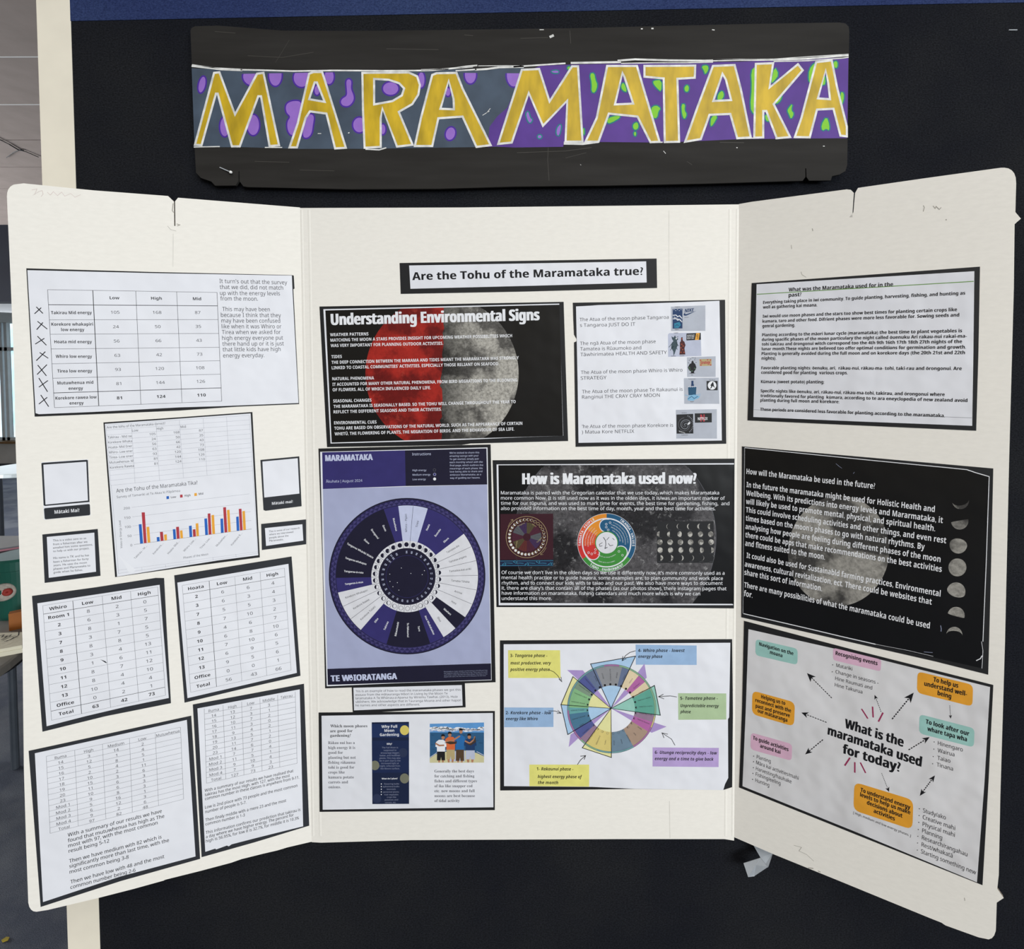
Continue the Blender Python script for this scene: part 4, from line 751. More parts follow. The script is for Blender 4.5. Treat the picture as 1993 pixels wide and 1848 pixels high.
  ('p','ink4',5,(-925,-435,-948,-430,-968,-417,-981,-397,-985,-373,-980,-349,-967,-329,-947,-316,-923,-311,-923,-311,-925,-316,-926,-329,-928,-349,-928,-373,-928,-397,-928,-417,-927,-430,-925,-435)),
  ('l','ink4',4,[(8,-826,-275,-1033,-279)]),('s',(-925,-181,279,0,-4,-282),[('ink4',5,20,23,0,360)]),
  ('p','ink4',5,(-926,-242,-949,-238,-969,-224,-982,-204,-986,-180,-981,-157,-967,-137,-947,-123,-924,-119,-924,-119,-922,-123,-921,-137,-921,-157,-921,-181,-921,-204,-922,-224,-924,-238,-926,-242)),
  ('l','ink4',4,[(8,-809,-105,-1011,-65)]),('s',(-886,8,278,0,-4,-281),[('ink4',5,20,23,0,360)]),
  ('p','ink4',5,(-887,-54,-910,-49,-930,-35,-943,-15,-947,8,-942,32,-928,52,-908,66,-885,70,-885,70,-880,66,-876,52,-874,32,-874,8,-875,-15,-878,-35,-882,-49,-887,-54)),
  ('l','ink4',4,[(8,-758,58,-946,140)]),('s',(-809,185,278,0,-4,-281),[('ink4',5,20,23,0,360)]),
  ('p','ink4',5,(-810,123,-833,128,-853,142,-866,162,-870,185,-865,209,-852,229,-832,242,-808,247,-808,247,-800,242,-794,229,-790,209,-789,185,-790,162,-795,142,-802,128,-810,123)),
  ('l','ink4',4,[(8,-674,207,-841,327)]),('s',(-698,343,278,0,-4,-281),[('ink4',5,20,23,0,360)]),
  ('p','ink4',5,(-699,281,-722,286,-742,299,-755,319,-759,343,-754,366,-740,386,-720,400,-697,404,-697,404,-686,400,-677,386,-671,366,-669,343,-672,319,-678,299,-688,285,-699,281)),
  ('l','ink4',4,[(8,-561,336,-700,488)]),('s',(-557,473,278,0,-4,-281),[('ink4',5,20,23,0,360)]),
  ('p','ink4',5,(-558,412,-581,416,-601,430,-614,450,-618,474,-613,497,-599,517,-579,531,-556,535,-556,535,-542,531,-530,517,-523,497,-520,473,-523,450,-531,430,-544,416,-558,412)),
  ('l','ink4',4,[(8,-425,438,-529,616)]),('s',(-393,572,278,0,-4,-281),[('ink4',5,20,23,0,360)]),
  ('p','ink4',5,(-393,510,-417,515,-436,529,-449,549,-454,572,-449,596,-435,616,-415,629,-392,634,-392,634,-375,629,-360,616,-351,596,-348,572,-351,549,-361,528,-376,515,-393,510)),
  ('l','ink4',4,[(8,-272,510,-336,706)]),('s',(-212,634,278,0,-4,-281),[('ink4',5,20,23,0,360)]),
  ('p','ink4',5,(-213,573,-236,577,-256,591,-269,611,-273,635,-268,658,-255,678,-235,692,-211,696,-211,696,-191,692,-174,678,-163,658,-159,634,-163,611,-175,591,-192,577,-213,573)),
  ('s',(-18,-262,279,0,-3,-282),[('purple',4,213,216,0,360)]),]),
 ('wheel_segment',11,[
  ('s',(-18,-262,279,0,-3,-282),[('lilacw',4,364,722,-7,5)]),]),  # sheen on this white segment painted in as lilac
 ('night_names',None,[
  ('t','ink',6,('r',0,0),[('Whiro - Pipiri',0,1010,-2,1527,53),('Tirea',295,1145,332,1326,53)]),
  ('t','white',6,('b',0,0),[('Hoata',576,1052,650,1222,53),('Ōuenuku',811,872,960,1083,53),('Okoro',1051,701,1186,827,53)]),
  ('t','ink',6,('r',0,0),[('Tamatea-āio',1129,400,1477,610,53),('Tamatea-angana',1185,128,1673,297,53),('Tamatea-kai-ariki',1182,-139,1803,-63,53),('Tamatea Tūhāhā',1234,-399,1746,-445,54),('Ariroa',1316,-703,1527,-769,54),('Huna',1226,-994,1354,-1066,54)]),
  ('t','white',6,('b',0,0),[('Māwharu',1004,-1205,1197,-1377,54)]),('t','ink',6,('r',0,0),[('Ōhua',818,-1447,906,-1566,54)]),
  ('t','white',6,('b',0,0),[('Atua Whakahaehae',463,-1397,707,-1940,53),('Turu',265,-1695,297,-1841,53),('Te Rākaunui',-37,-1596,-35,-2008,53),('Rākaumatohi',-344,-1980,-262,-1576,53),('Takirau',-660,-1809,-556,-1568,53),('Oike',-930,-1598,-843,-1475,53)]),
  ('t','ink',6,('r',0,0),[('Korekore Tutahi',-1332,-1520,-922,-1138,53),('Korekore Rawea',-1542,-1209,-1096,-940,53),('Korekore Whakapiri',-1769,-894,-1139,-676,53)]),
  ('t','white',6,('b',0,0),[('Tangaroa-ā-mua',-1782,-504,-1269,-441,53),('Tangaroa-ā-roto',-1806,-127,-1257,-176,54),('Tangaroa-whakapau',-1768,256,-1174,71,54),('Tangaroa Whāriki Kiokio',-1714,668,-981,254,54),('Ōtāne',-1235,786,-1098,665,53),('Ōrongonui',-1032,1080,-838,814,53),('Ōmutu',-702,1200,-626,1032,53),('Mutuwhenua',-404,1404,-326,1044,53)]),]),
 ('wheel_dates',None,[
  ('n','lilacw',5,('b',1.0,'c',0,0),[('04',1,442,90.29,47),('05',145,424,78.45,47),('06',282,377,66.63,47),('07',406,301,54.82,47),('08',511,201,42.97,47),('09',594,81,31.07,47),('10',649,-54,19.09,48),('11',676,-199,7.02,48),('12',672,-346,-5.11,48),('13',638,-490,-17.28,48),('14',576,-624,-29.48,48),('15',487,-742,-41.65,48),('16',376,-839,-53.78,48),('17',248,-910,-65.84,48),('18',108,-954,-77.81,48),('19',-38,-967,-89.72,47),('20',-138,-958,78.45,47),('21',-278,-919,66.63,47),('22',-407,-852,54.82,47),('23',-519,-759,42.97,47),('24',-609,-644,31.07,48),('25',-673,-512,19.09,48),('26',-708,-369,7.02,48),('27',-714,-222,-5.11,48),('28',-689,-77,-17.28,48),('29',-634,60,-29.48,48),('30 01',-553,183,-41.65,48),('31 02',-448,287,-53.78,48),('03',-325,367,-65.84,48)]),]),
 ('wheel_segment',11,[
  ('s',(-18,-262,279,0,-3,-282),[('lilacw',4,364,722,5,17)]),('l','ink4',5,[(8,82,758,181,1756)]),]),  # lilac again stands for sheen on white print
 ('wheel_segment',11,[
  ('s',(-18,-262,279,0,-3,-282),[('purple',4,364,722,17,29)]),]),
 ('wheel_segment',11,[
  ('s',(-18,-262,279,0,-3,-282),[('purple',4,364,722,29,41)]),]),
 ('wheel_segment',11,[
  ('s',(-18,-262,279,0,-3,-282),[('purple',4,364,722,41,53)]),]),
 ('wheel_segment',11,[
  ('s',(-18,-262,279,0,-3,-282),[('printwhite',4,364,722,53,65)]),]),
 ('wheel_segment',11,[
  ('s',(-18,-262,279,0,-3,-282),[('printwhite',4,364,722,65,77)]),('l','ink4',5,[(8,905,171,1811,595)]),]),
 ('wheel_segment',11,[
  ('s',(-18,-262,279,0,-3,-282),[('printwhite',4,364,722,77,89)]),('l','ink4',5,[(8,972,-32,1944,194)]),]),
 ('wheel_segment',11,[
  ('s',(-18,-262,279,0,-3,-282),[('printwhite',4,364,722,89,101)]),('l','ink4',5,[(8,995,-244,1992,-228)]),]),
 ('wheel_segment',11,[
  ('s',(-18,-262,279,0,-3,-282),[('printwhite',4,364,722,101,113)]),('l','ink4',5,[(8,975,-458,1952,-651)]),]),
 ('wheel_segment',11,[
  ('s',(-18,-262,279,0,-3,-282),[('printwhite',4,364,722,113,125)]),('l','ink4',5,[(8,911,-663,1826,-1059)]),]),
 ('wheel_segment',11,[
  ('s',(-18,-262,279,0,-3,-282),[('ink4',4,364,722,125,137)]),]),
 ('wheel_segment',11,[
  ('s',(-18,-262,279,0,-3,-282),[('printwhite',4,364,722,137,149)]),]),
 ('wheel_segment',11,[
  ('s',(-18,-262,279,0,-3,-282),[('purple',4,364,722,149,161)]),]),
 ('wheel_segment',11,[
  ('s',(-18,-262,279,0,-3,-282),[('ink4',4,364,722,161,173)]),]),
 ('wheel_segment',11,[
  ('s',(-18,-262,279,0,-3,-282),[('ink4',4,364,722,173,185)]),]),
 ('wheel_segment',11,[
  ('s',(-18,-262,279,0,-3,-282),[('ink4',4,364,722,185,197)]),]),
 ('wheel_segment',11,[
  ('s',(-18,-262,279,0,-3,-282),[('purple',4,364,722,197,209)]),]),
 ('wheel_segment',11,[
  ('s',(-18,-262,279,0,-3,-282),[('purple',4,364,722,209,221)]),]),
 ('wheel_segment',11,[
  ('s',(-18,-262,279,0,-3,-282),[('printwhite',4,364,722,221,233)]),]),
 ('wheel_segment',11,[
  ('s',(-18,-262,279,0,-3,-282),[('printwhite',4,364,722,233,245)]),('l','ink4',5,[(8,-837,-879,-1644,-1488)]),]),
 ('wheel_segment',11,[
  ('s',(-18,-262,279,0,-3,-282),[('printwhite',4,364,722,245,257)]),('l','ink4',5,[(8,-944,-695,-1855,-1121)]),]),
 ('wheel_segment',11,[
  ('s',(-18,-262,279,0,-3,-282),[('purple',4,364,722,257,269)]),]),
 ('wheel_segment',11,[
  ('s',(-18,-262,279,0,-3,-282),[('ink4',4,364,722,269,281)]),]),
 ('wheel_segment',11,[
  ('s',(-18,-262,279,0,-3,-282),[('ink4',4,364,722,281,293)]),]),
 ('wheel_segment',11,[
  ('s',(-18,-262,279,0,-3,-282),[('ink4',4,364,722,293,305)]),]),
 ('wheel_segment',11,[
  ('s',(-18,-262,279,0,-3,-282),[('ink4',4,364,722,305,317)]),]),
 ('wheel_segment',11,[
  ('s',(-18,-262,279,0,-3,-282),[('ink4',4,364,722,317,329)]),]),
 ('wheel_segment',11,[
  ('s',(-18,-262,279,0,-3,-282),[('ink4',4,364,722,329,341)]),]),
 ('wheel_segment',11,[
  ('s',(-18,-262,279,0,-3,-282),[('purple',4,364,722,341,353)]),]),
 ('star_dots',None,[
  ('e','white',4,-177,-16,11,0,0,-11,8),('e','white',4,476,-93,11,0,0,-11,8),('e','white',4,-508,-191,11,0,0,-11,8),('e','white',4,91,-171,11,0,0,-11,8),
  ('e','white',4,411,-206,11,0,0,-11,8),('e','white',4,-505,-402,11,0,0,-11,8),('e','white',4,-296,-436,11,0,0,-11,8),('e','white',4,-423,-552,11,0,0,-11,8),
  ('e','white',4,-255,-650,11,0,0,-11,8),]),
 ('footer_title',None,[
  ('t','lilacw',2,('b',0.05,0),[('TE W',-2226,-3296,-1690,-3276,177),('IORATANGA',-1578,-3273,-344,-3228,177)]),
  ('p','lilacw',2,(-1653,-3082,-1620,-3134,-1593,-3196,-1614,-3253,-1656,-3276,-1695,-3253,-1711,-3196,-1688,-3133)),('e','ink4',3,-1650,-3213,28,0,0,-20,12),]),
 ('footer_text',None,[
  ('t','ink3b',2,('r',0,0),[('Maramataka is a lunar calendar and the timing is a bit different from',1001,-3027,2242,-2985,31),('the Gregorian calendar we follow day to day. This is why the month',1000,-3077,2242,-3036,31),("you'll notice a major day with two moon phases. This helps us stay",1000,-3126,2241,-3087,31),('aligned with dates, the new moon and Te Rākaunui, the full moon.',999,-3176,2207,-3138,31)]),]),
])
item('caption_card','small note crediting the calendar source, overlapping the bottom of the purple calendar poster','card','C',1.0,(143.3,211.5),[
 ('backing_card',None,[
  ('b','card',0,5,(-1624,359,1607,449,1623,-263,337,-328,-169,-362,-1040,-413,-1603,-447)),]),
 ('paper_sheet',None,[
  ('b','paper',5,3,(-1577,308,1522,386,1539,-214,-84,-285,-1568,-350)),]),
 ('printed_text',None,[
  ('t','ink2',1,('r',0,0),[("'his is an example of how to read the maramataka phases we got this",-1509,179,1487,223,63),('esouce from the mātauranga Māori in Living by the Moon Te',-1519,73,1113,115,63),('laramataka A Te Whānau-a-Apanui by Wiremu Tawhai, (2013), Huia',-1521,-27,1393,21,63),('ublishers. We acknowledge that in Tauranga Moana and other hapori',-1514,-130,1496,-85,63),('he names and other aspects are different.',-1524,-235,318,-208,63)]),]),
])
item('gardening_poster','white page with a tall navy panel and a fishing boat photo','poster','C',0.3,(139.3,118.2),[
 ('backing_card',None,[
  ('b','card',0,5,(-2514,1439,2536,1480,2515,-1429,-41,-1452,-2537,-1480)),]),
 ('paper_sheet',None,[
  ('b','paper',5,3,(-2429,1348,-568,1381,2479,1428,2474,-1342,-40,-1376,-2443,-1414)),]),
 ('heading',None,[
  ('t','ink',1,('s',0,0),[('Which moon phases',-2181,1009,-1121,1014,83),('are good for',-2190,866,-1545,871,83),('gardening?',-2192,731,-1598,736,83)]),]),
 ('gardening_text',None,[
  ('t','ink3',1,('s',0,0),[('Rākau nui has a',-2252,521,-1489,523,80),('high energy it is',-2253,376,-1477,379,81),('good for',-2255,232,-1831,235,81),('planting but not',-2256,87,-1467,90,81),('fishing rākauma',-2258,-57,-1484,-55,81),('tohi is good for',-2260,-202,-1511,-199,81),('crops like',-2261,-347,-1790,-344,81),('kumara potato',-2263,-492,-1533,-489,81),('carrots and',-2264,-637,-1701,-634,81),('onions.',-2266,-782,-1904,-779,81)]),]),
 ('fishing_text',None,[
  ('t','ink3',1,('s',0,0),[('Generally the best days',790,-316,1923,-313,81),('for catching and fishing',789,-461,1936,-458,81),('fishes and different types',787,-606,2008,-603,81),('of ika like snapper cod',785,-751,1880,-749,81),('etc. new moons and full',784,-897,1941,-894,81),('moons are best because',782,-1042,1948,-1040,81),('of tidal activity',781,-1188,1506,-1185,81)]),]),
 ('infographic',None,[
  ('p','navy2',1,(-993,1158,75,1172,49,-1240,-1010,-1246)),('p','navy3',2,(-994,1109,75,1120,70,721,-996,713)),
  ('p','navy4',2,(-998,621,69,626,60,-315,-1003,-324)),
  ('p','moonyellow',3,(-52,1070,-30,1068,-8,1062,12,1051,30,1037,46,1019,59,999,68,977,73,955,72,901,67,879,57,856,44,836,28,819,9,804,-12,794,-33,787,-56,785,-78,787,-100,794,-120,804,-139,819,-154,836,-167,857,-176,879,-182,903,-184,928,-181,953,-175,977,-165,999,-152,1019,-136,1037,-117,1051,-97,1062,-75,1068)),
  ('p','moondim',3,(-916,36,-894,33,-873,27,-853,17,-835,3,-820,-14,-807,-34,-798,-57,-793,-80,-791,-105,-793,-129,-799,-152,-809,-175,-822,-195,-838,-212,-856,-226,-876,-236,-898,-242,-920,-245,-942,-242,-963,-236,-983,-226,-1001,-212,-1003,-210,-1001,-1,-998,3,-980,17,-959,27,-938,33)),
  ('p','moondim',3,(-70,-342,-47,-344,-25,-351,-4,-362,15,-376,31,-394,44,-415,53,-438,57,-456,57,-521,52,-539,42,-562,29,-583,12,-601,-7,-615,-28,-626,-50,-633,-74,-635,-97,-633,-119,-626,-140,-615,-158,-601,-174,-583,-187,-562,-197,-539,-203,-514,-204,-488,-202,-463,-196,-438,-186,-415,-172,-394,-156,-376,-136,-362,-115,-351,-93,-344)),
  ('p','navy5',3,(-873,-943,-852,-945,-831,-952,-812,-962,-794,-975,-779,-992,-767,-1012,-758,-1034,-753,-1057,-751,-1081,-753,-1105,-759,-1128,-769,-1150,-781,-1169,-797,-1186,-815,-1200,-835,-1210,-856,-1216,-877,-1218,-899,-1216,-920,-1210,-939,-1200,-957,-1186,-972,-1169,-984,-1150,-993,-1128,-998,-1105,-1000,-1081,-997,-1057,-991,-1034,-982,-1012,-969,-992,-954,-975,-936,-962,-916,-952,-895,-945)),
  ('p','navy5',3,(-103,406,-81,404,-61,398,-41,388,-24,374,-9,358,4,338,12,316,18,293,19,270,17,246,11,223,2,201,-11,182,-26,165,-44,151,-64,141,-85,135,-106,133,-128,135,-149,141,-168,151,-186,165,-201,182,-213,201,-222,223,-227,246,-228,270,-226,293,-220,316,-211,338,-198,358,-183,374,-165,388,-145,398,-124,404)),
  ('t','white',4,('b',0,0),[('Why Full',-714,994,-264,1003,80),('Moon',-631,879,-350,885,80),('Gardening',-765,756,-217,764,80),('Why?',-572,500,-417,506,52),('What do I plant?',-729,-517,-269,-511,46)]),
  ('t','ink3b',4,('r',0,0),[('The Full Moon is',-710,397,-245,399,46),('supposed to',-661,319,-295,322,46),('encourage bigger,',-747,242,-212,245,46),('better, and healthier',-773,165,-188,168,46),('plants. This may also',-780,88,-183,91,46),('be in part due to the',-781,11,-184,13,46),('increased light at',-737,-66,-230,-64,46),('night, reflected from',-773,-144,-196,-141,46),('the Moons surface.',-760,-221,-211,-218,46),('flowering bulbs',-666,-670,-229,-667,43),('ephemeral bulbs',-696,-748,-224,-745,43),('biennials',-584,-826,-330,-823,43),('perennial plants',-692,-907,-238,-904,43),('root vegetable',-662,-985,-256,-983,43),('crops like',-587,-1061,-319,-1058,43),('potatoes and',-650,-1139,-269,-1136,43),('carrots, etc.',-640,-1217,-321,-1214,43)]),
  ('e','white',4,-742,-650,14,0,0,-17,10),('e','white',4,-743,-728,14,0,0,-17,10),('e','white',4,-744,-806,14,0,0,-17,10),
  ('e','white',4,-746,-884,14,0,0,-17,10),('e','white',4,-747,-962,14,0,0,-17,10),]),
 ('boat_photo',None,[
  ('p','sea',1,(670,1114,2224,1151,2215,-22,658,-27)),('p','skyblue',2,(670,1114,2224,1151,2222,858,668,859)),
  ('p','white',3,(706,1017,737,1014,762,1005,776,992,776,977,762,964,737,955,705,952,674,955,669,957,669,1012,674,1014)),
  ('p','white',3,(764,978,798,975,824,968,839,958,839,947,824,938,797,931,764,928,731,931,704,938,689,947,690,958,704,968,731,975)),
  ('p','white',3,(824,1033,862,1030,892,1022,909,1010,909,997,892,985,861,977,823,974,786,977,755,985,739,997,739,1010,756,1022,786,1030)),
  ('p','white',3,(883,1020,924,1016,957,1007,976,992,975,977,957,963,924,953,882,950,841,953,808,963,790,977,790,993,808,1007,842,1016)),
  ('p','white',3,(941,972,971,968,995,957,1009,942,1008,924,995,908,971,897,941,893,911,897,887,908,874,924,874,942,887,957,911,968)),
  ('p','white',3,(1001,1037,1035,1033,1061,1020,1076,1002,1076,982,1061,964,1034,951,1000,946,967,951,940,964,925,982,926,1002,941,1020,968,1033)),
  ('p','white',3,(1060,1000,1096,996,1124,985,1140,969,1140,951,1124,935,1095,923,1059,919,1023,923,995,935,979,951,979,969,995,985,1024,996)),
  ('p','white',3,(1119,1037,1155,1034,1184,1023,1200,1008,1200,991,1184,975,1155,965,1118,961,1082,965,1053,975,1038,991,1038,1008,1054,1023,1083,1034)),
  ('p','white',3,(1178,1024,1198,1020,1214,1007,1223,989,1223,969,1214,951,1197,938,1177,934,1157,938,1141,951,1132,969,1132,989,1142,1007,1158,1020)),
  ('p','white',3,(1237,1010,1272,1005,1300,992,1316,974,1316,954,1300,936,1271,923,1236,918,1201,923,1173,936,1157,954,1157,974,1173,993,1202,1005)),
  ('p','white',3,(1296,976,1335,973,1367,964,1385,951,1385,936,1367,923,1335,913,1295,910,1255,913,1224,923,1206,936,1206,951,1224,964,1256,973)),
  ('p','white',3,(1355,983,1384,978,1407,965,1420,946,1420,925,1407,906,1383,893,1354,889,1325,893,1301,906,1288,925,1289,946,1302,965,1325,978)),
  ('p','white',3,(1414,955,1435,953,1452,945,1462,935,1462,923,1452,912,1435,905,1413,903,1391,905,1374,913,1365,923,1365,935,1374,946,1392,953)),
  ('p','white',3,(1473,1020,1514,1017,1546,1007,1564,994,1564,978,1546,965,1513,955,1473,952,1432,955,1399,965,1381,978,1381,994,1400,1007,1432,1017)),
  ('p','white',3,(1532,987,1558,983,1579,973,1590,959,1590,943,1578,928,1557,918,1531,915,1505,918,1484,928,1473,943,1473,959,1485,973,1506,983)),
  ('p','white',3,(1591,1009,1618,1006,1640,995,1652,980,1652,963,1640,948,1618,937,1590,933,1563,937,1541,948,1530,963,1530,980,1542,995,1564,1006)),
  ('p','white',3,(1650,995,1689,991,1721,980,1738,963,1738,945,1720,929,1689,918,1649,914,1610,918,1578,929,1561,945,1561,963,1579,980,1611,991)),
  ('p','white',3,(1709,973,1747,968,1778,955,1795,935,1794,914,1777,894,1746,881,1726,878,1690,878,1670,881,1639,894,1622,914,1622,935,1640,955,1670,968)),
  ('p','white',3,(1768,992,1791,987,1809,975,1820,957,1819,937,1809,919,1790,906,1767,902,1744,906,1726,919,1716,937,1716,957,1726,975,1745,987)),
  ('p','white',3,(1827,959,1866,955,1898,945,1915,930,1915,913,1897,898,1865,887,1826,884,1787,888,1755,898,1738,913,1738,930,1756,945,1787,955)),
  ('p','white',3,(1886,987,1910,983,1929,971,1940,953,1940,933,1929,915,1909,903,1885,899,1861,903,1842,915,1831,933,1831,953,1842,971,1862,983)),
  ('p','white',3,(1945,980,1971,977,1991,970,2003,961,2003,950,1991,940,1970,933,1945,930,1919,933,1898,940,1887,950,1887,961,1898,970,1919,977)),
  ('p','white',3,(2004,956,2045,954,2078,947,2096,936,2096,925,2078,915,2045,908,2003,906,1962,908,1929,915,1911,925,1911,937,1929,947,1962,954)),
  ('p','white',3,(2063,962,2091,960,2114,952,2127,941,2127,929,2114,919,2091,911,2062,909,2034,911,2011,919,1998,930,1999,941,2011,952,2034,960)),
  ('p','white',3,(2122,1025,2159,1020,2188,1007,2204,989,2204,969,2187,951,2158,938,2122,934,2085,938,2056,951,2040,969,2040,989,2057,1007,2086,1020)),
  ('p','white',3,(2181,1025,2214,1022,2223,1020,2223,981,2214,979,2181,976,2148,979,2122,986,2107,995,2107,1006,2122,1016,2148,1022)),
  ('p','photolilac',4,(719,927,747,925,768,919,775,910,767,901,747,895,719,893,690,895,670,901,668,904,668,917,670,919,691,925)),
  ('p','photolilac',4,(832,943,860,941,880,934,888,926,880,917,859,911,831,908,803,911,783,917,775,926,783,934,803,941)),
  ('p','photolilac',4,(944,921,972,918,992,912,1000,903,992,895,972,889,943,886,915,889,895,895,887,903,895,912,916,918)),
  ('p','photolilac',4,(1056,917,1084,914,1105,908,1112,899,1105,891,1084,884,1056,882,1028,885,1007,891,1000,899,1007,908,1028,914)),
  ('p','photolilac',4,(1169,936,1197,933,1217,927,1225,918,1217,910,1197,904,1168,901,1140,904,1120,910,1112,918,1120,927,1141,933)),
  ('p','photolilac',4,(1281,916,1309,913,1330,907,1337,899,1329,890,1309,884,1281,881,1253,884,1232,890,1225,899,1232,907,1253,914)),
  ('p','photolilac',4,(1394,943,1422,941,1442,935,1450,926,1442,918,1422,911,1393,909,1365,911,1345,918,1337,926,1345,935,1366,941)),
  ('p','photolilac',4,(1506,953,1534,950,1555,944,1562,936,1555,927,1534,921,1506,918,1478,921,1457,927,1450,936,1457,944,1478,950)),
  ('p','photolilac',4,(1618,932,1647,929,1667,923,1675,914,1667,906,1646,900,1618,897,1590,900,1570,906,1562,914,1570,923,1590,929)),
  ('p','photolilac',4,(1731,954,1759,952,1780,946,1787,937,1780,929,1759,922,1731,920,1703,922,1682,929,1675,937,1682,946,1703,952)),
  ('p','photolilac',4,(1843,948,1872,945,1892,939,1900,931,1892,922,1871,916,1843,913,1815,916,1795,922,1787,931,1795,939,1815,945)),
  ('p','photolilac',4,(1956,939,1984,937,2004,931,2012,922,2004,913,1984,907,1956,905,1927,907,1907,913,1899,922,1907,931,1928,937)),
  ('p','photolilac',4,(2068,931,2096,929,2117,922,2124,914,2117,905,2096,899,2068,897,2040,899,2019,905,2012,914,2019,922,2040,929)),
  ('p','photolilac',4,(2181,949,2209,947,2223,943,2223,921,2209,917,2180,915,2152,917,2132,923,2124,932,2132,941,2153,947)),
  ('l','seadark',2,[(11,733,372,804,367),(11,1134,325,1204,319),(11,1998,625,2068,620),(11,1353,552,1423,546),(11,1623,513,1694,507),(11,1498,500,1568,494),(11,2062,559,2132,553),(11,1309,448,1379,443),(11,1025,665,1095,660),(11,2117,551,2187,545),(11,1485,815,1555,809),(11,1286,521,1356,515),(11,702,503,772,497),(11,1608,790,1679,784),(11,1599,580,1670,574),(11,1677,639,1747,633),(11,1716,439,1786,433),(11,708,790,778,784),(11,1669,323,1739,317),(11,1044,585,1114,579),(11,1549,655,1619,650),(11,1211,659,1282,654)]),
  ('p','cream',3,(659,102,824,223,1163,304,1669,332,2007,260,2217,159,2215,-22,658,-27)),
  ('l','photolilac',3,[(20,660,125,853,261,1163,347),(20,2217,188,2007,303)]),('p','photolilac',4,(1163,304,1669,332,1667,16,1188,16)),
  ('p','card',5,(874,350,1097,350,1100,45,997,45,984,145,968,45,865,45)),('p','skin',5,(896,45,958,45,951,-16,908,-16)),
  ('p','skin',5,(1007,45,1069,45,1056,-16,1013,-16)),('p','white',6,(927,649,1051,649,1130,586,1148,448,1104,433,1103,304,868,304,869,433,826,448,846,586)),
  ('e','skin',7,1049,718,48,0,-1,-63,16),('p','ink',8,(995,741,1002,798,1050,818,1097,798,1102,741,1071,755,1026,755)),
  ('p','khaki',5,(1146,409,1379,409,1382,73,1274,73,1260,174,1243,73,1136,73)),('p','skin',5,(1168,73,1233,73,1226,-16,1180,-16)),
  ('p','skin',5,(1285,73,1350,73,1336,-16,1290,-16)),
  ('p','orange',6,(1201,735,1330,735,1413,672,1432,534,1386,519,1385,359,1139,359,1140,519,1095,534,1116,672)),('e','skin',7,1243,792,48,0,-1,-63,16),
  ('p','ink',8,(1190,815,1196,873,1244,893,1292,873,1297,815,1266,830,1221,830)),
  ('p','brownshort',5,(1418,416,1641,416,1644,30,1541,30,1527,131,1511,30,1408,30)),('p','skin',5,(1439,30,1501,30,1495,-16,1451,-16)),
  ('p','skin',5,(1551,30,1613,30,1600,-16,1557,-16)),
  ('p','bluetee',6,(1471,786,1595,786,1675,723,1692,585,1648,571,1647,359,1411,359,1413,571,1370,585,1390,723)),('e','skin',7,1562,890,48,0,-1,-63,16),
  ('p','ink',8,(1509,913,1515,970,1563,990,1610,970,1616,913,1585,927,1540,927)),
  ('p','photolilac',5,(1698,384,1951,384,1956,73,1839,73,1823,174,1805,73,1688,73)),('p','skin',5,(1723,73,1794,73,1786,-16,1737,-16)),
  ('p','skin',5,(1850,73,1921,73,1906,-16,1856,-16)),('p','navy',6,(1757,683,1897,683,1988,620,2008,482,1959,467,1958,338,1691,338,1692,467,1643,482,1665,620)),
  ('e','skin',7,1800,735,48,0,-1,-63,16),('p','ink',8,(1746,758,1752,815,1800,835,1848,815,1853,758,1822,772,1777,772)),
  ('l','skin',9,[(43,827,548,939,482,1080,491),(43,1137,606,1306,620,1533,763),(43,1672,620,1812,548,1925,648),(43,1925,620,1954,692,1960,749)]),
  ('p','fish',10,(1095,577,1250,606,1404,591,1447,620,1432,534,1249,519)),('p','fish',10,(1666,557,1812,539,1925,591,1968,763,1995,591,1840,482)),]),
])
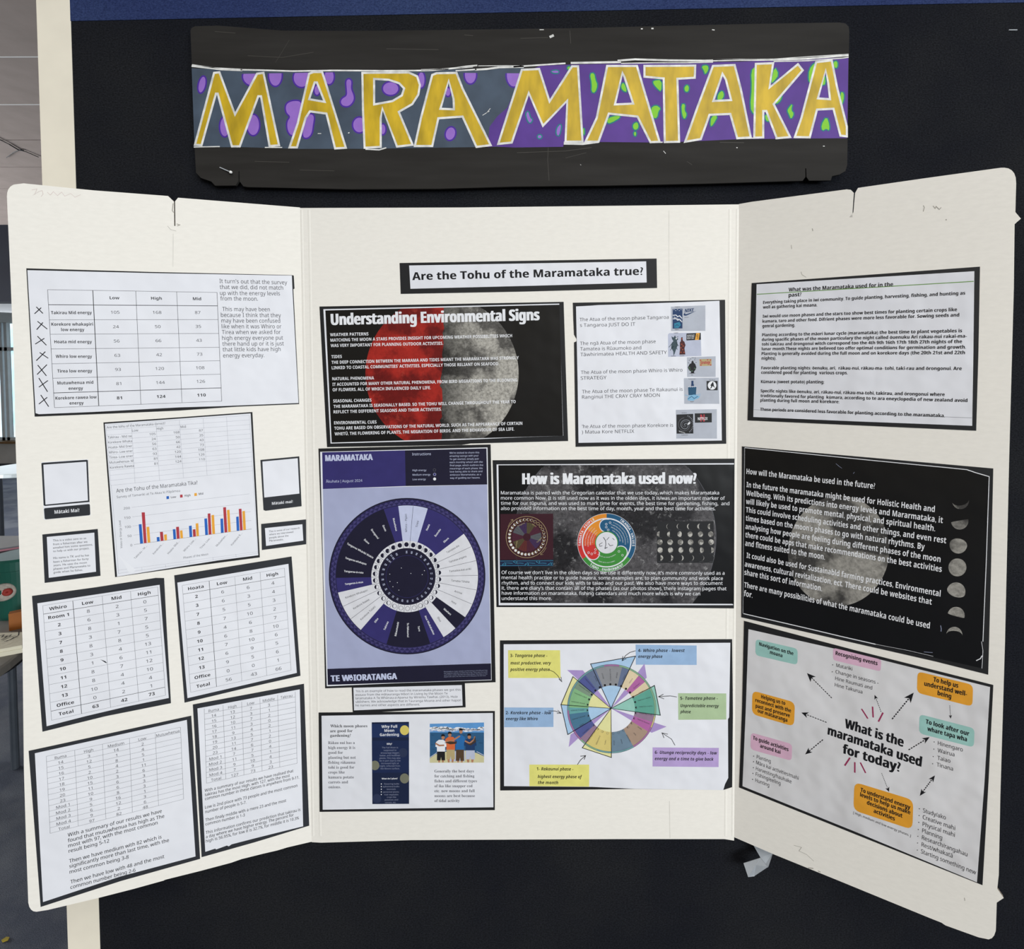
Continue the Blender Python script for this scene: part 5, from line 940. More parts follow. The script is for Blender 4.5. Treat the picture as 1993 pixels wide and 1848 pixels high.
item('moon_poster','black poster with a large dark moon and a three-colour ring, "How is Maramataka used now?"','poster','C',0.4,(436.4,448.2),[
 ('backing_card',None,[
  ('b','card',0,5,(-3416,2100,17,2121,3401,2139,3414,-2140,17,-2104,-3334,-2098)),]),
 ('paper_sheet',None,[
  ('b','paper',5,3,(-3306,1982,3384,2011,3388,-2045,-3272,-2044)),]),
 ('printed_background',None,[
  ('p','glossblack',1,(-3256,1960,3370,1975,3388,-2008,-3229,-1975)),('l','glossblack',1,[(36,3370,1975,3388,-2016)]),]),
 ('moon_picture',None,[
  ('p','moondark',2,(1994,1972,2051,1918,2154,1809,2251,1694,2343,1575,2428,1451,2507,1323,2579,1191,2644,1055,2702,915,2753,773,2796,629,2832,482,2860,333,2881,184,2893,33,2898,-118,2895,-270,2884,-421,2866,-571,2839,-720,2805,-867,2764,-1013,2714,-1156,2658,-1297,2594,-1434,2523,-1568,2445,-1697,2360,-1823,2269,-1944,2220,-2003,-2166,-1980,-2199,-1941,-2290,-1820,-2375,-1694,-2453,-1564,-2524,-1430,-2588,-1293,-2645,-1152,-2694,-1009,-2736,-863,-2770,-715,-2797,-566,-2816,-416,-2827,-265,-2830,-113,-2825,38,-2812,189,-2792,339,-2764,487,-2728,634,-2684,778,-2634,921,-2576,1060,-2510,1196,-2438,1328,-2360,1456,-2274,1580,-2183,1699,-2085,1813,-1982,1922,-1939,1963)),
  ('s',(35,-116,358,0,0,-361),[('ink3',3,797,800,46,128),('ink3',3,797,800,232,314)]),]),
 ('heading',None,[
  ('t','white',4,('b',0.055,0),[('How is Maramataka used now?',-2571,1421,2318,1431,309)]),]),
 ('paragraph',None,[
  ('t','white',4,('r',0.012,0),[('Maramataka is paired with the Gregorian calendar that we use today, which makes Maramataka',-3190,1131,2969,1125,97),('more common Now. It is still used now as it was in the olden days, it is/was an important marker of',-3191,983,3134,970,97),('time for our tūpuna, and was used to mark time for events, the best time for gardening, fishing,  and',-3192,836,3260,819,97),('also provided information on the best time of day, month, year and the best time for activities.',-3193,688,2868,675,97)]),]),
 ('paragraph',None,[
  ('t','white',4,('r',0.012,0),[("Of course we don't live in the olden days so we use it differently now, it's more commonly used as a",-3184,-1145,3138,-1169,98),('mental health practice or to guide hauora, some examples are, to plan community and work place',-3185,-1291,3092,-1321,98),('rhythm, and to connect our kids with te taiao and our past. We also have more ways to document',-3179,-1447,3086,-1459,98),("it, there are diary's that contain all of the phases (as our photos show), there instagram pages that",-3187,-1592,3195,-1615,98),('have information on maramataka, fishing calendars and much more which is why we can',-3184,-1738,2449,-1760,98),('understand this more.',-3185,-1891,-1762,-1892,98)]),]),
 ('calendar_picture',None,[
  ('p','maroon',3,(-3212,573,-1717,582,-1718,-722,-3221,-736)),('p','navy2',3,(-3221,-746,-1718,-737,-1719,-918,-3222,-931)),
  ('s',(-2464,-85,358,0,-2,-361),[('khaki',4,162,165,0,360),('mr1',4,30,115,0,11.3),('mr1',4,30,115,12,23.3),('mr1',4,30,115,24,35.3),('mr2',4,30,115,36,47.3),('mr2',4,30,115,48,59.3),('mr2',4,30,115,60,71.3),('mr3',4,30,115,72,83.3),('mr3',4,30,115,84,95.3),('mr3',4,30,115,96,107.3),('mr4',4,30,115,108,119.3),('mr4',4,30,115,120,131.3),('mr4',4,30,115,132,143.3),('mr2',4,30,115,144,155.3),('mr2',4,30,115,156,167.3),('mr2',4,30,115,168,179.3),('mr5',4,30,115,180,191.3),('mr5',4,30,115,192,203.3),('mr5',4,30,115,204,215.3),('mr1',4,30,115,216,227.3),('mr1',4,30,115,228,239.3),('mr1',4,30,115,240,251.3),('mr2',4,30,115,252,263.3),('mr2',4,30,115,264,275.3),('mr2',4,30,115,276,287.3),('mr3',4,30,115,288,299.3),('mr3',4,30,115,300,311.3),('mr3',4,30,115,312,323.3),('mr4',4,30,115,324,335.3),('mr4',4,30,115,336,347.3),('mr4',4,30,115,348,359.3)]),
  ('s',(-2427,412,358,0,-2,-361),[('khaki',5,9.5,12,0,360)]),
  ('p','printwhite',5,(-2430,374,-2448,381,-2461,396,-2465,415,-2458,433,-2443,446,-2424,450,-2424,450,-2435,446,-2443,432,-2448,414,-2446,395,-2440,380,-2430,374)),
  ('s',(-2326,394,358,0,-2,-361),[('khaki',5,9.5,12,0,360)]),
  ('p','printwhite',5,(-2336,358,-2353,368,-2362,385,-2362,405,-2352,421,-2335,431,-2315,430,-2315,430,-2329,429,-2342,418,-2350,401,-2352,382,-2347,366,-2336,358)),
  ('s',(-2230,355,358,0,-2,-361),[('khaki',5,9.5,12,0,360)]),
  ('p','printwhite',5,(-2248,322,-2262,335,-2268,354,-2263,373,-2250,387,-2231,393,-2212,388,-2212,388,-2228,391,-2244,384,-2257,369,-2262,351,-2259,333,-2248,322)),
  ('s',(-2145,297,358,0,-2,-361),[('khaki',5,9.5,12,0,360)]),('s',(-2073,222,358,0,-2,-361),[('khaki',5,9.5,12,0,360)]),
  ('s',(-2019,133,358,0,-1,-361),[('khaki',5,9.5,12,0,360)]),
  ('p','printwhite',5,(-1985,150,-1982,131,-1988,112,-2003,99,-2022,96,-2040,102,-2053,117,-2053,117,-2042,106,-2025,102,-2006,107,-1991,118,-1983,134,-1985,150)),
  ('s',(-1984,35,358,0,-1,-361),[('khaki',5,9.5,12,0,360)]),
  ('p','printwhite',5,(-1948,45,-1948,25,-1958,8,-1975,-1,-1995,-1,-2011,9,-2021,26,-2021,26,-2013,15,-1997,10,-1978,11,-1961,19,-1950,31,-1948,45)),
  ('s',(-1970,-68,358,0,-1,-361),[('khaki',5,9.5,12,0,360)]),
  ('p','printwhite',5,(-1933,-66,-1937,-86,-1950,-100,-1969,-106,-1988,-101,-2002,-88,-2008,-69,-2008,-69,-2002,-79,-1988,-86,-1970,-88,-1951,-84,-1937,-77,-1933,-66)),
  ('s',(-1978,-172,358,0,-1,-362),[('khaki',5,9.5,12,0,360)]),
  ('p','printwhite',5,(-1941,-178,-1949,-196,-1965,-207,-1984,-209,-2002,-201,-2013,-185,-2015,-165,-2015,-165,-2011,-173,-1999,-181,-1980,-186,-1962,-188,-1947,-185,-1941,-178)),
  ('s',(-2007,-272,358,0,-1,-362),[('khaki',5,9.5,12,0,360)]),
  ('p','printwhite',5,(-1972,-286,-1984,-302,-2002,-310,-2021,-307,-2036,-295,-2044,-277,-2042,-258,-2042,-258,-2039,-264,-2027,-273,-2010,-281,-1992,-287,-1978,-289,-1972,-286)),
  ('s',(-2056,-364,358,0,-2,-362),[('khaki',5,9.5,12,0,360)]),
  ('p','printwhite',5,(-2025,-385,-2039,-398,-2058,-402,-2077,-396,-2089,-381,-2093,-361,-2087,-343,-2087,-343,-2084,-348,-2073,-357,-2058,-368,-2042,-378,-2030,-384,-2025,-385)),
  ('s',(-2122,-444,358,0,-2,-362),[('khaki',5,9.5,12,0,360)]),
  ('p','printwhite',5,(-2096,-471,-2113,-481,-2133,-481,-2150,-470,-2159,-453,-2159,-434,-2148,-417,-2148,-417,-2145,-420,-2135,-430,-2122,-444,-2109,-457,-2100,-468,-2096,-471)),
  ('s',(-2204,-508,358,0,-2,-362),[('khaki',5,9.5,12,0,360)]),
  ('p','printwhite',5,(-2184,-541,-2203,-546,-2222,-542,-2236,-528,-2242,-510,-2237,-490,-2224,-476,-2224,-476,-2219,-479,-2210,-490,-2200,-505,-2190,-522,-2185,-535,-2184,-541)),
  ('s',(-2297,-554,358,0,-2,-362),[('khaki',5,9.5,12,0,360)]),
  ('p','printwhite',5,(-2285,-590,-2304,-591,-2322,-583,-2333,-567,-2334,-547,-2326,-530,-2310,-518,-2310,-518,-2303,-521,-2295,-533,-2287,-550,-2282,-569,-2281,-583,-2285,-590)),
  ('s',(-2398,-579,358,0,-2,-362),[('khaki',5,9.5,12,0,360)]),
  ('p','printwhite',5,(-2393,-617,-2412,-614,-2428,-603,-2435,-584,-2433,-565,-2421,-549,-2403,-542,-2403,-542,-2394,-546,-2387,-558,-2382,-577,-2382,-596,-2386,-611,-2393,-617)),
  ('s',(-2501,-583,358,0,-2,-362),[('khaki',5,9.5,12,0,360)]),
  ('p','printwhite',5,(-2504,-621,-2522,-614,-2535,-599,-2539,-580,-2532,-561,-2517,-549,-2498,-545,-2498,-545,-2488,-551,-2482,-565,-2481,-584,-2485,-603,-2493,-616,-2504,-621)),
  ('s',(-2603,-565,358,0,-2,-362),[('khaki',5,9.5,12,0,360)]),
  ('p','printwhite',5,(-2613,-601,-2630,-591,-2639,-574,-2639,-554,-2629,-537,-2612,-528,-2592,-528,-2592,-528,-2582,-536,-2576,-552,-2578,-572,-2587,-589,-2600,-600,-2613,-601)),
  ('s',(-2699,-525,358,0,-2,-362),[('khaki',5,9.5,12,0,360)]),
  ('p','printwhite',5,(-2716,-559,-2731,-545,-2736,-527,-2732,-507,-2718,-493,-2700,-487,-2681,-492,-2681,-492,-2670,-504,-2666,-521,-2672,-540,-2684,-555,-2701,-562,-2716,-559)),
  ('s',(-2784,-467,358,0,-2,-362),[('khaki',5,9.5,12,0,360)]),
  ('p','printwhite',5,(-2808,-496,-2819,-480,-2821,-460,-2813,-442,-2797,-431,-2777,-429,-2760,-438,-2760,-438,-2749,-453,-2748,-472,-2757,-490,-2773,-501,-2792,-504,-2808,-496)),
  ('s',(-2855,-392,358,0,-2,-362),[('khaki',5,9.5,12,0,360)]),
  ('p','printwhite',5,(-2826,-368,-2818,-386,-2821,-406,-2832,-422,-2850,-429,-2870,-427,-2885,-415,-2885,-415,-2892,-398,-2889,-379,-2877,-364,-2859,-356,-2840,-358,-2826,-368)),
  ('s',(-2910,-303,358,0,-2,-362),[('khaki',5,9.5,12,0,360)]),
  ('p','printwhite',5,(-2876,-286,-2872,-306,-2879,-324,-2893,-337,-2912,-341,-2931,-335,-2944,-320,-2944,-320,-2945,-304,-2938,-288,-2922,-276,-2904,-271,-2887,-275,-2876,-286)),
  ('s',(-2944,-205,358,0,-2,-362),[('khaki',5,9.5,12,0,360)]),
  ('p','printwhite',5,(-2908,-196,-2908,-216,-2918,-232,-2936,-242,-2955,-242,-2972,-231,-2981,-214,-2981,-214,-2979,-201,-2968,-189,-2950,-181,-2931,-180,-2916,-185,-2908,-196)),
  ('s',(-2958,-102,358,0,-2,-361),[('khaki',5,9.5,12,0,360)]),
  ('p','printwhite',5,(-2921,-100,-2925,-120,-2938,-134,-2957,-140,-2976,-135,-2990,-122,-2996,-103,-2996,-103,-2991,-93,-2977,-85,-2959,-82,-2940,-84,-2926,-91,-2921,-100)),
  ('s',(-2950,2,358,0,-2,-361),[('khaki',5,9.5,12,0,360)]),
  ('p','printwhite',5,(-2913,-4,-2922,-22,-2938,-33,-2957,-35,-2975,-27,-2986,-11,-2987,9,-2987,9,-2981,15,-2967,18,-2948,17,-2930,12,-2917,4,-2913,-4)),
  ('s',(-2921,102,358,0,-2,-361),[('khaki',5,9.5,12,0,360)]),
  ('p','printwhite',5,(-2886,88,-2898,73,-2916,65,-2936,67,-2951,79,-2958,97,-2956,117,-2956,117,-2949,119,-2935,117,-2918,111,-2901,103,-2889,95,-2886,88)),
  ('s',(-2872,194,358,0,-2,-361),[('khaki',5,9.5,12,0,360)]),
  ('p','printwhite',5,(-2841,173,-2856,160,-2875,157,-2893,163,-2906,178,-2910,197,-2903,216,-2903,216,-2898,215,-2885,208,-2870,198,-2854,187,-2844,178,-2841,173)),
  ('s',(-2805,274,358,0,-2,-361),[('khaki',5,9.5,12,0,360)]),
  ('p','printwhite',5,(-2779,247,-2796,237,-2816,238,-2833,248,-2842,265,-2841,285,-2831,301,-2831,301,-2828,298,-2819,287,-2806,274,-2793,260,-2783,250,-2779,247)),
  ('s',(-2724,338,358,0,-2,-361),[('khaki',5,9.5,12,0,360)]),
  ('p','printwhite',5,(-2704,306,-2723,300,-2741,305,-2756,318,-2761,337,-2757,356,-2743,370,-2743,370,-2743,364,-2737,352,-2728,335,-2718,319,-2709,309,-2704,306)),
  ('s',(-2631,384,358,0,-2,-361),[('khaki',5,9.5,12,0,360)]),
  ('p','printwhite',5,(-2618,348,-2637,346,-2655,355,-2666,371,-2668,390,-2659,408,-2643,419,-2643,419,-2646,413,-2645,398,-2640,380,-2633,363,-2625,351,-2618,348)),
  ('s',(-2530,409,358,0,-2,-361),[('khaki',5,9.5,12,0,360)]),
  ('p','printwhite',5,(-2525,371,-2545,374,-2560,385,-2568,403,-2565,423,-2553,439,-2535,446,-2535,446,-2542,440,-2546,426,-2546,407,-2541,388,-2534,375,-2525,371)),
  ('n','khaki',5,('r',1.0,'c',0,0),[('Tangaroa',-2621,259,25.09,36),('Whiro',-2263,237,-32.33,36),('Tamatea',-2101,-183,45.73,36),('Rākaunui',-2773,-302,-98.05,36)]),
  ('l','khaki',4,[(7,-2996,205,-2945,313,-2862,410),(7,-2916,403,-2855,421,-2855,356),(7,-1917,-385,-1979,-494,-2069,-584),(7,-2068,-519,-2076,-592,-2004,-584)]),
  ('l','cyan',4,[(9,-3221,-772,-1718,-762),(9,-3222,-902,-1719,-893),(11,-3110,-866,-3108,-858,-3117,-851,-3135,-850,-3153,-859,-3158,-875,-3143,-892,-3112,-899,-3077,-889,-3059,-866,-3069,-838,-3109,-820,-2977,-830,-2870,-837),(11,-2798,-794,-2796,-802,-2805,-809,-2823,-810,-2840,-801,-2845,-785,-2830,-768,-2799,-761,-2764,-771,-2746,-795,-2757,-823,-2797,-840,-2665,-830,-2558,-838),(11,-2472,-867,-2470,-859,-2479,-851,-2496,-850,-2514,-859,-2519,-876,-2505,-892,-2473,-899,-2439,-890,-2420,-866,-2431,-838,-2471,-820,-2339,-831,-2231,-838),(11,-2149,-794,-2147,-802,-2156,-810,-2173,-811,-2191,-802,-2196,-785,-2181,-769,-2150,-762,-2115,-771,-2097,-795,-2108,-823,-2148,-841,-2016,-831,-1908,-838),(11,-1812,-867,-1810,-859,-1819,-852,-1837,-851,-1854,-860,-1859,-876,-1845,-893,-1813,-900,-1779,-890,-1760,-867,-1771,-839,-1811,-821,-1725,-831,-1722,-838)]),]),
 ('wellbeing_ring',None,[
  ('e','printwhite',3,-205,-249,831,-1,0,-839,64),
  ('s',(-205,-249,358,0,0,-362),[('ringblue',4,196,229,0,124),('ringgreen',4,196,229,124,236),('ringred',4,196,229,236,285),('ringredor',4,196,229,285,325),('ringorange',4,196,229,325,360),('printwhite',4,185,196,0,360),('ringblue',5,88,186,-14,120),('ringgreen',5,88,186,118,226),('ringred',5,88,186,226,265),('ringredor',5,88,186,265,305),('ringorange',5,88,186,305,346)]),
  ('e','printwhite',6,-222,242,193,0,0,-195,28),('e','ringblue',8,-222,242,168,0,0,-170,28),('e','printwhite',6,199,-525,193,0,0,-195,28),
  ('e','ringgreen',8,199,-525,168,0,0,-170,28),('e','printwhite',6,-589,-552,194,0,0,-196,28),('e','ringred',8,-589,-552,168,0,0,-170,28),
  ('s',(-205,-249,358,0,0,-362),[('ringblue',7,92,183,-2,60),('ringgreen',7,92,183,124,190),('ringred',7,92,183,232,262),('ringredor',7,92,183,262,290),('ringgreen',8,82,92,0,360)]),
  ('e','printwhite',9,-205,-249,304,0,0,-307,40),
  ('l','ink2',10,[(18,-298,-90,-234,-188,-226,-296,-252,-412,-180,-376),(14,-323,-242,-413,-296,-395,-350,-323,-332),(14,-133,-87,-205,-170),(14,-162,-260,-108,-333,-19,-315),(14,-37,-116,17,-170)]),
  ('e','printwhite',9,-215,282,32,0,0,-32,14),('e','ringblue',10,-215,282,21,0,0,-22,10),('e','printwhite',9,-108,325,32,0,0,-32,14),
  ('e','ringblue',10,-108,325,21,0,0,-22,10),('e','printwhite',9,-162,119,32,0,0,-32,14),('e','ringblue',10,-162,119,21,0,0,-22,10),
  ('e','printwhite',9,-215,199,32,0,0,-32,14),('e','ringblue',10,-215,199,21,0,0,-22,10),('e','printwhite',9,143,-496,32,0,0,-33,14),
  ('e','ringgreen',10,143,-496,21,0,0,-22,10),('e','printwhite',9,243,-604,32,0,0,-33,14),('e','ringgreen',10,243,-604,22,0,0,-22,10),
  ('e','printwhite',9,-717,-531,32,0,0,-33,14),('e','ringred',10,-717,-531,22,0,0,-22,10),('e','printwhite',9,-628,-567,32,0,0,-33,14),
  ('e','ringred',10,-628,-567,22,0,0,-22,10),('e','printwhite',9,-538,-531,32,0,0,-33,14),('e','ringred',10,-538,-531,22,0,0,-22,10),
  ('e','printwhite',9,-520,-441,32,0,0,-33,14),('e','ringred',10,-520,-441,21,0,0,-22,10),
  ('n','white',10,('b',0.95,'c',0,0),[('T',-930,-307,94.41,68),('A',-932,-245,89.58,68),('N',-929,-182,84.75,68),('G',-920,-120,79.92,68),('A',-907,-59,75.08,68),('T',-888,0,70.24,68),('A',-865,58,65.4,68),('-',-831,123,59.7,68),('P',-791,184,53.99,68),('E',-752,233,49.13,68),('O',-710,278,44.25,68),('P',-664,319,39.37,68),('L',-614,357,34.48,68),('E',-562,389,29.59,68),('T',185,369,-32.73,68),('I',220,345,-36.08,68),('K',254,319,-39.44,68),('A',301,276,-44.4,68),('N',344,230,-49.35,68),('G',383,180,-54.3,68),('A',418,127,-59.23,68),('-',453,62,-65.03,68),('V',481,-7,-70.81,68),('A',499,-68,-75.73,68),('L',512,-130,-80.65,68),('U',520,-194,-85.56,68),('E',522,-257,-90.48,68),('S',519,-321,-95.4,68),('T',-669,-902,-35.99,69),('A',-614,-939,-31.23,69),('I',-575,-961,-28.01,69),('A',-535,-981,-24.8,69),('O',-474,-1006,-20.02,69),('-',-401,-1029,-14.41,69),('E',-325,-1044,-8.78,69),('N',-259,-1052,-4.0,69),('V',-194,-1053,0.79,69),('I',-149,-1052,4.03,69),('R',-105,-1047,7.26,69),('O',-40,-1036,12.05,69),('N',24,-1020,16.83,69),('M',86,-998,21.61,69),('E',146,-971,26.39,69),('N',204,-939,31.16,69),('T',259,-903,35.92,69)]),
  ('n','white',9,('r',0.95,'c',0,0),[('P',-9,313,-19.52,29),('r',16,303,-22.17,29),('o',41,292,-24.82,29),('t',65,280,-27.47,29),('e',89,267,-30.12,29),('c',112,253,-32.76,29),('t',135,238,-35.41,29),('i',150,227,-37.19,29),('n',164,215,-38.97,29),('g',185,198,-41.61,29),('a',214,171,-45.43,29),('n',233,151,-48.07,29),('d',250,130,-50.7,29),('e',275,98,-54.51,29),('n',290,76,-57.13,29),('h',304,52,-59.76,29),('a',317,28,-62.38,29),('n',330,4,-65.0,29),('c',341,-21,-67.62,29),('i',347,-38,-69.39,29),('n',354,-56,-71.15,29),('g',362,-82,-73.77,29),('v',372,-121,-77.56,29),('a',377,-148,-80.17,29),('l',381,-175,-82.78,29),('u',384,-202,-85.4,29),('e',386,-229,-88.01,29),('s',386,-257,-90.62,29),('P',-68,256,-15.49,29),('r',-45,249,-18.15,29),('o',-22,241,-20.8,29),('m',0,232,-23.45,29),('o',22,222,-26.1,29),('t',43,211,-28.75,29),('i',57,203,-30.53,29),('n',71,194,-32.32,29),('g',91,181,-34.96,29),('a',118,160,-38.79,29),('n',137,145,-41.43,29),('d',154,128,-44.06,29),('p',178,103,-47.88,29),('r',194,85,-50.51,29),('o',209,66,-53.14,29),('v',223,47,-55.76,29),('i',232,33,-57.53,29),('d',240,19,-59.3,29),('i',248,5,-61.07,29),('n',256,-9,-62.84,29),('g',267,-31,-65.46,29),('a',280,-63,-69.25,29),('u',288,-86,-71.87,29),('t',295,-109,-74.48,29),('h',301,-132,-77.1,29),('e',306,-156,-79.71,29),('n',310,-179,-82.32,29),('t',312,-203,-84.93,29),('i',313,-220,-86.69,29),('c',314,-236,-88.46,29),('i',314,-252,-90.22,29),('t',314,-268,-91.98,29),('y',313,-293,-94.59,29),('I',-78,184,-16.61,29),('d',-66,180,-18.26,29),('e',-48,174,-20.7,29),('n',-31,166,-23.14,29),('t',-13,159,-25.58,29),('i',-2,153,-27.22,29),('t',9,147,-28.87,29),('y',26,137,-31.3,29),('a',49,122,-34.83,29),('n',64,111,-37.26,29),('d',79,99,-39.69,29),('c',100,81,-43.21,29),('u',113,68,-45.63,29),('l',127,54,-48.05,29),('t',139,39,-50.47,29),('u',151,24,-52.89,29),('r',162,9,-55.31,29),('e',172,-7,-57.72,29),('v',187,-31,-61.22,29),('a',195,-48,-63.63,29),('l',203,-65,-66.04,29),('u',211,-83,-68.45,29),('e',218,-100,-70.85,29),('s',223,-119,-73.26,29),('m',231,-145,-76.75,29),('a',235,-164,-79.15,29),('t',238,-183,-81.55,29),('t',240,-202,-83.96,29),('e',242,-221,-86.36,29),('r',243,-240,-88.76,29),('L',-43,93,-25.76,29),('o',-25,84,-28.82,29),('n',-8,74,-31.88,29),('g',9,63,-34.93,29),('l',32,45,-39.36,29),('a',47,32,-42.4,29),('s',62,18,-45.45,29),('t',75,3,-48.49,29),('i',84,-7,-50.54,29),('n',93,-18,-52.59,29),('g',104,-34,-55.62,29),('a',120,-59,-60.01,29),('n',130,-76,-63.04,29),('d',138,-95,-66.07,29),('r',149,-122,-70.45,29),('e',155,-141,-73.47,29),('a',161,-160,-76.49,29),('d',165,-180,-79.51,29),('y',168,-200,-82.52,29),('P',-792,-319,96.64,29),('h',-794,-294,94.26,29),('y',-795,-269,91.87,29),('s',-796,-244,89.48,29),('i',-795,-227,87.87,29),('c',-795,-211,86.26,29),('a',-792,-186,83.88,29),('l',-789,-161,81.49,29),('m',-783,-125,78.03,29),('o',-777,-101,75.64,29),('v',-770,-76,73.25,29),('e',-763,-53,70.86,29),('m',-754,-29,68.47,29),('e',-744,-6,66.08,29),('n',-734,17,63.69,29),('t',-722,39,61.29,29),('n',-704,70,57.82,29),('u',-690,91,55.42,29),('r',-675,111,53.02,29),('t',-660,131,50.61,29),('u',-644,150,48.21,29),('r',-627,168,45.8,29),('e',-609,186,43.4,29),('C',-715,-346,100.47,29),('a',-719,-322,97.8,29),('r',-722,-297,95.13,29),('i',-723,-280,93.33,29),('n',-724,-264,91.53,29),('g',-724,-239,88.86,29),('o',-722,-203,84.99,29),('u',-719,-179,82.32,29),('t',-716,-155,79.65,29),('c',-711,-130,76.98,29),('o',-704,-107,74.31,29),('m',-697,-83,71.63,29),('e',-689,-60,68.96,29),('s',-680,-37,66.28,29),('i',-668,-12,63.27,29),('n',-660,3,61.46,29),('s',-642,33,57.57,29),('p',-628,54,54.89,29),('i',-619,67,53.07,29),('r',-608,80,51.26,29),('i',-598,93,49.44,29),('t',-587,105,47.63,29),('u',-570,123,44.93,29),('a',-552,140,42.24,29),('l',-534,156,39.54,29),('U',-650,-301,96.54,29),('n',-651,-281,93.91,29),('d',-652,-260,91.28,29),('e',-652,-239,88.65,29),('r',-651,-218,86.02,29),('s',-650,-197,83.39,29),('t',-647,-176,80.76,29),('a',-643,-156,78.13,29),('n',-638,-135,75.5,29),('d',-632,-115,72.86,29),('i',-628,-102,71.08,29),('n',-623,-88,69.31,29),('g',-615,-69,66.67,29),('a',-602,-42,62.84,29),('n',-592,-23,60.2,29),('d',-582,-5,57.56,29),('e',-565,19,53.72,29),('m',-552,36,51.07,29),('o',-538,52,48.42,29),('t',-524,67,45.77,29),('i',-514,77,43.98,29),('o',-504,87,42.19,29),('n',-488,100,39.53,29),('C',-591,-231,87.38,29),('o',-588,-196,82.28,29),('m',-582,-162,77.17,29),('m',-573,-128,72.06,29),('u',-560,-95,66.94,29),('n',-545,-64,61.81,29),('i',-533,-43,58.35,29),('t',-520,-23,54.88,29),('i',-506,-5,51.41,29),('e',-491,13,47.94,29),('s',-466,38,42.79,29),('A',-455,-593,-36.58,32),('l',-424,-615,-31.48,32),('o',-401,-627,-27.96,33),('c',-378,-639,-24.44,33),('a',-354,-649,-20.91,33),('l',-330,-657,-17.38,33),('s',-294,-667,-12.25,33),('e',-268,-672,-8.72,33),('r',-242,-675,-5.18,33),('v',-217,-676,-1.64,33),('i',-199,-676,0.75,33),('c',-182,-676,3.14,33),('e',-156,-674,6.68,33),('p',-119,-668,11.81,33),('r',-94,-661,15.35,33),('e',-69,-654,18.88,33),('s',-45,-645,22.41,33),('e',-21,-634,25.94,33),('n',2,-622,29.47,33),('c',24,-609,32.99,33),('e',45,-594,36.51,32),('E',-434,-780,-23.79,33),('q',-406,-792,-20.79,33),('u',-378,-801,-17.78,33),('i',-359,-807,-15.76,33),('t',-339,-812,-13.73,33),('a',-310,-819,-10.72,33),('b',-281,-823,-7.72,33),('l',-251,-827,-4.71,33),('e',-221,-828,-1.7,33),('o',-178,-828,2.66,33),('u',-149,-826,5.67,33),('t',-119,-822,8.68,33),('c',-90,-817,11.69,33),('o',-61,-810,14.69,33),('m',-32,-802,17.7,33),('e',-4,-792,20.7,33),('s',24,-781,23.7,33)]),]),
 ('moon_phase_picture',None,[
  ('p','card',3,(1222,363,2824,362,2831,-824,1225,-833)),
  ('p','moongrey',4,(1566,136,1536,142,1510,159,1493,185,1487,215,1493,246,1510,271,1536,288,1566,294,1566,294,1539,288,1517,271,1502,246,1497,215,1502,185,1517,159,1540,142,1566,136)),
  ('l','ink3',4,[(5,1509,114,1623,114)]),
  ('p','moongrey',4,(1856,135,1826,142,1800,159,1783,185,1777,215,1783,245,1800,271,1825,288,1855,294,1855,294,1832,288,1813,271,1800,245,1796,215,1800,184,1814,159,1833,141,1856,135)),
  ('l','ink3',4,[(5,1799,114,1913,114)]),
  ('p','moongrey',4,(2146,135,2115,141,2090,158,2073,184,2067,215,2072,245,2089,271,2115,288,2145,294,2145,294,2127,288,2112,271,2102,245,2098,215,2102,184,2112,158,2128,141,2146,135)),
  ('l','ink3',4,[(5,2089,114,2203,113)]),
  ('p','moongrey',4,(2435,135,2405,141,2380,158,2362,184,2356,214,2362,245,2379,270,2404,288,2435,294,2435,294,2423,288,2412,270,2406,245,2403,214,2406,184,2413,158,2423,141,2435,135)),
  ('l','ink3',4,[(5,2378,113,2493,113)]),
  ('p','moongrey',4,(2725,135,2695,141,2669,158,2652,184,2646,214,2652,244,2669,270,2694,287,2724,293,2724,293,2719,287,2715,270,2713,244,2712,214,2713,184,2716,158,2720,141,2725,135)),
  ('l','ink3',4,[(5,2668,113,2782,113)]),
  ('p','moongrey',4,(1295,-84,1265,-78,1239,-61,1222,-35,1216,-5,1222,26,1239,51,1264,69,1294,75,1294,75,1293,69,1292,51,1292,26,1292,-5,1292,-35,1293,-61,1294,-78,1295,-84)),
  ('l','ink3',4,[(5,1238,-106,1352,-106)]),
  ('p','moongrey',4,(1585,-85,1555,-79,1529,-61,1512,-35,1506,-5,1512,25,1529,51,1554,68,1584,74,1584,74,1584,68,1584,51,1584,25,1585,-5,1585,-36,1585,-61,1585,-79,1585,-85)),
  ('l','ink3',4,[(5,1528,-106,1642,-106)]),
  ('p','moongrey',4,(1875,-85,1845,-79,1819,-62,1802,-36,1796,-5,1802,25,1818,51,1844,68,1874,74,1874,74,1892,68,1908,51,1918,25,1922,-5,1918,-36,1908,-62,1893,-79,1875,-85)),
  ('l','ink3',4,[(5,1818,-106,1932,-107)]),
  ('p','moongrey',4,(2165,-85,2134,-79,2109,-62,2092,-36,2085,-6,2091,25,2108,51,2134,68,2164,74,2164,74,2187,68,2206,50,2219,25,2224,-6,2220,-36,2207,-62,2187,-79,2165,-85)),
  ('l','ink3',4,[(5,2107,-107,2222,-107)]),
  ('p','moongrey',4,(2454,-85,2424,-79,2399,-62,2381,-36,2375,-6,2381,25,2398,50,2423,68,2454,74,2454,74,2479,67,2502,50,2516,24,2522,-6,2517,-36,2502,-62,2480,-79,2454,-85)),
  ('l','ink3',4,[(5,2397,-107,2512,-107)]),
  ('p','moongrey',4,(2744,-86,2714,-80,2688,-62,2671,-36,2665,-6,2671,24,2688,50,2713,67,2743,73,2743,73,2772,67,2796,50,2812,24,2818,-6,2812,-37,2796,-62,2773,-80,2744,-86)),
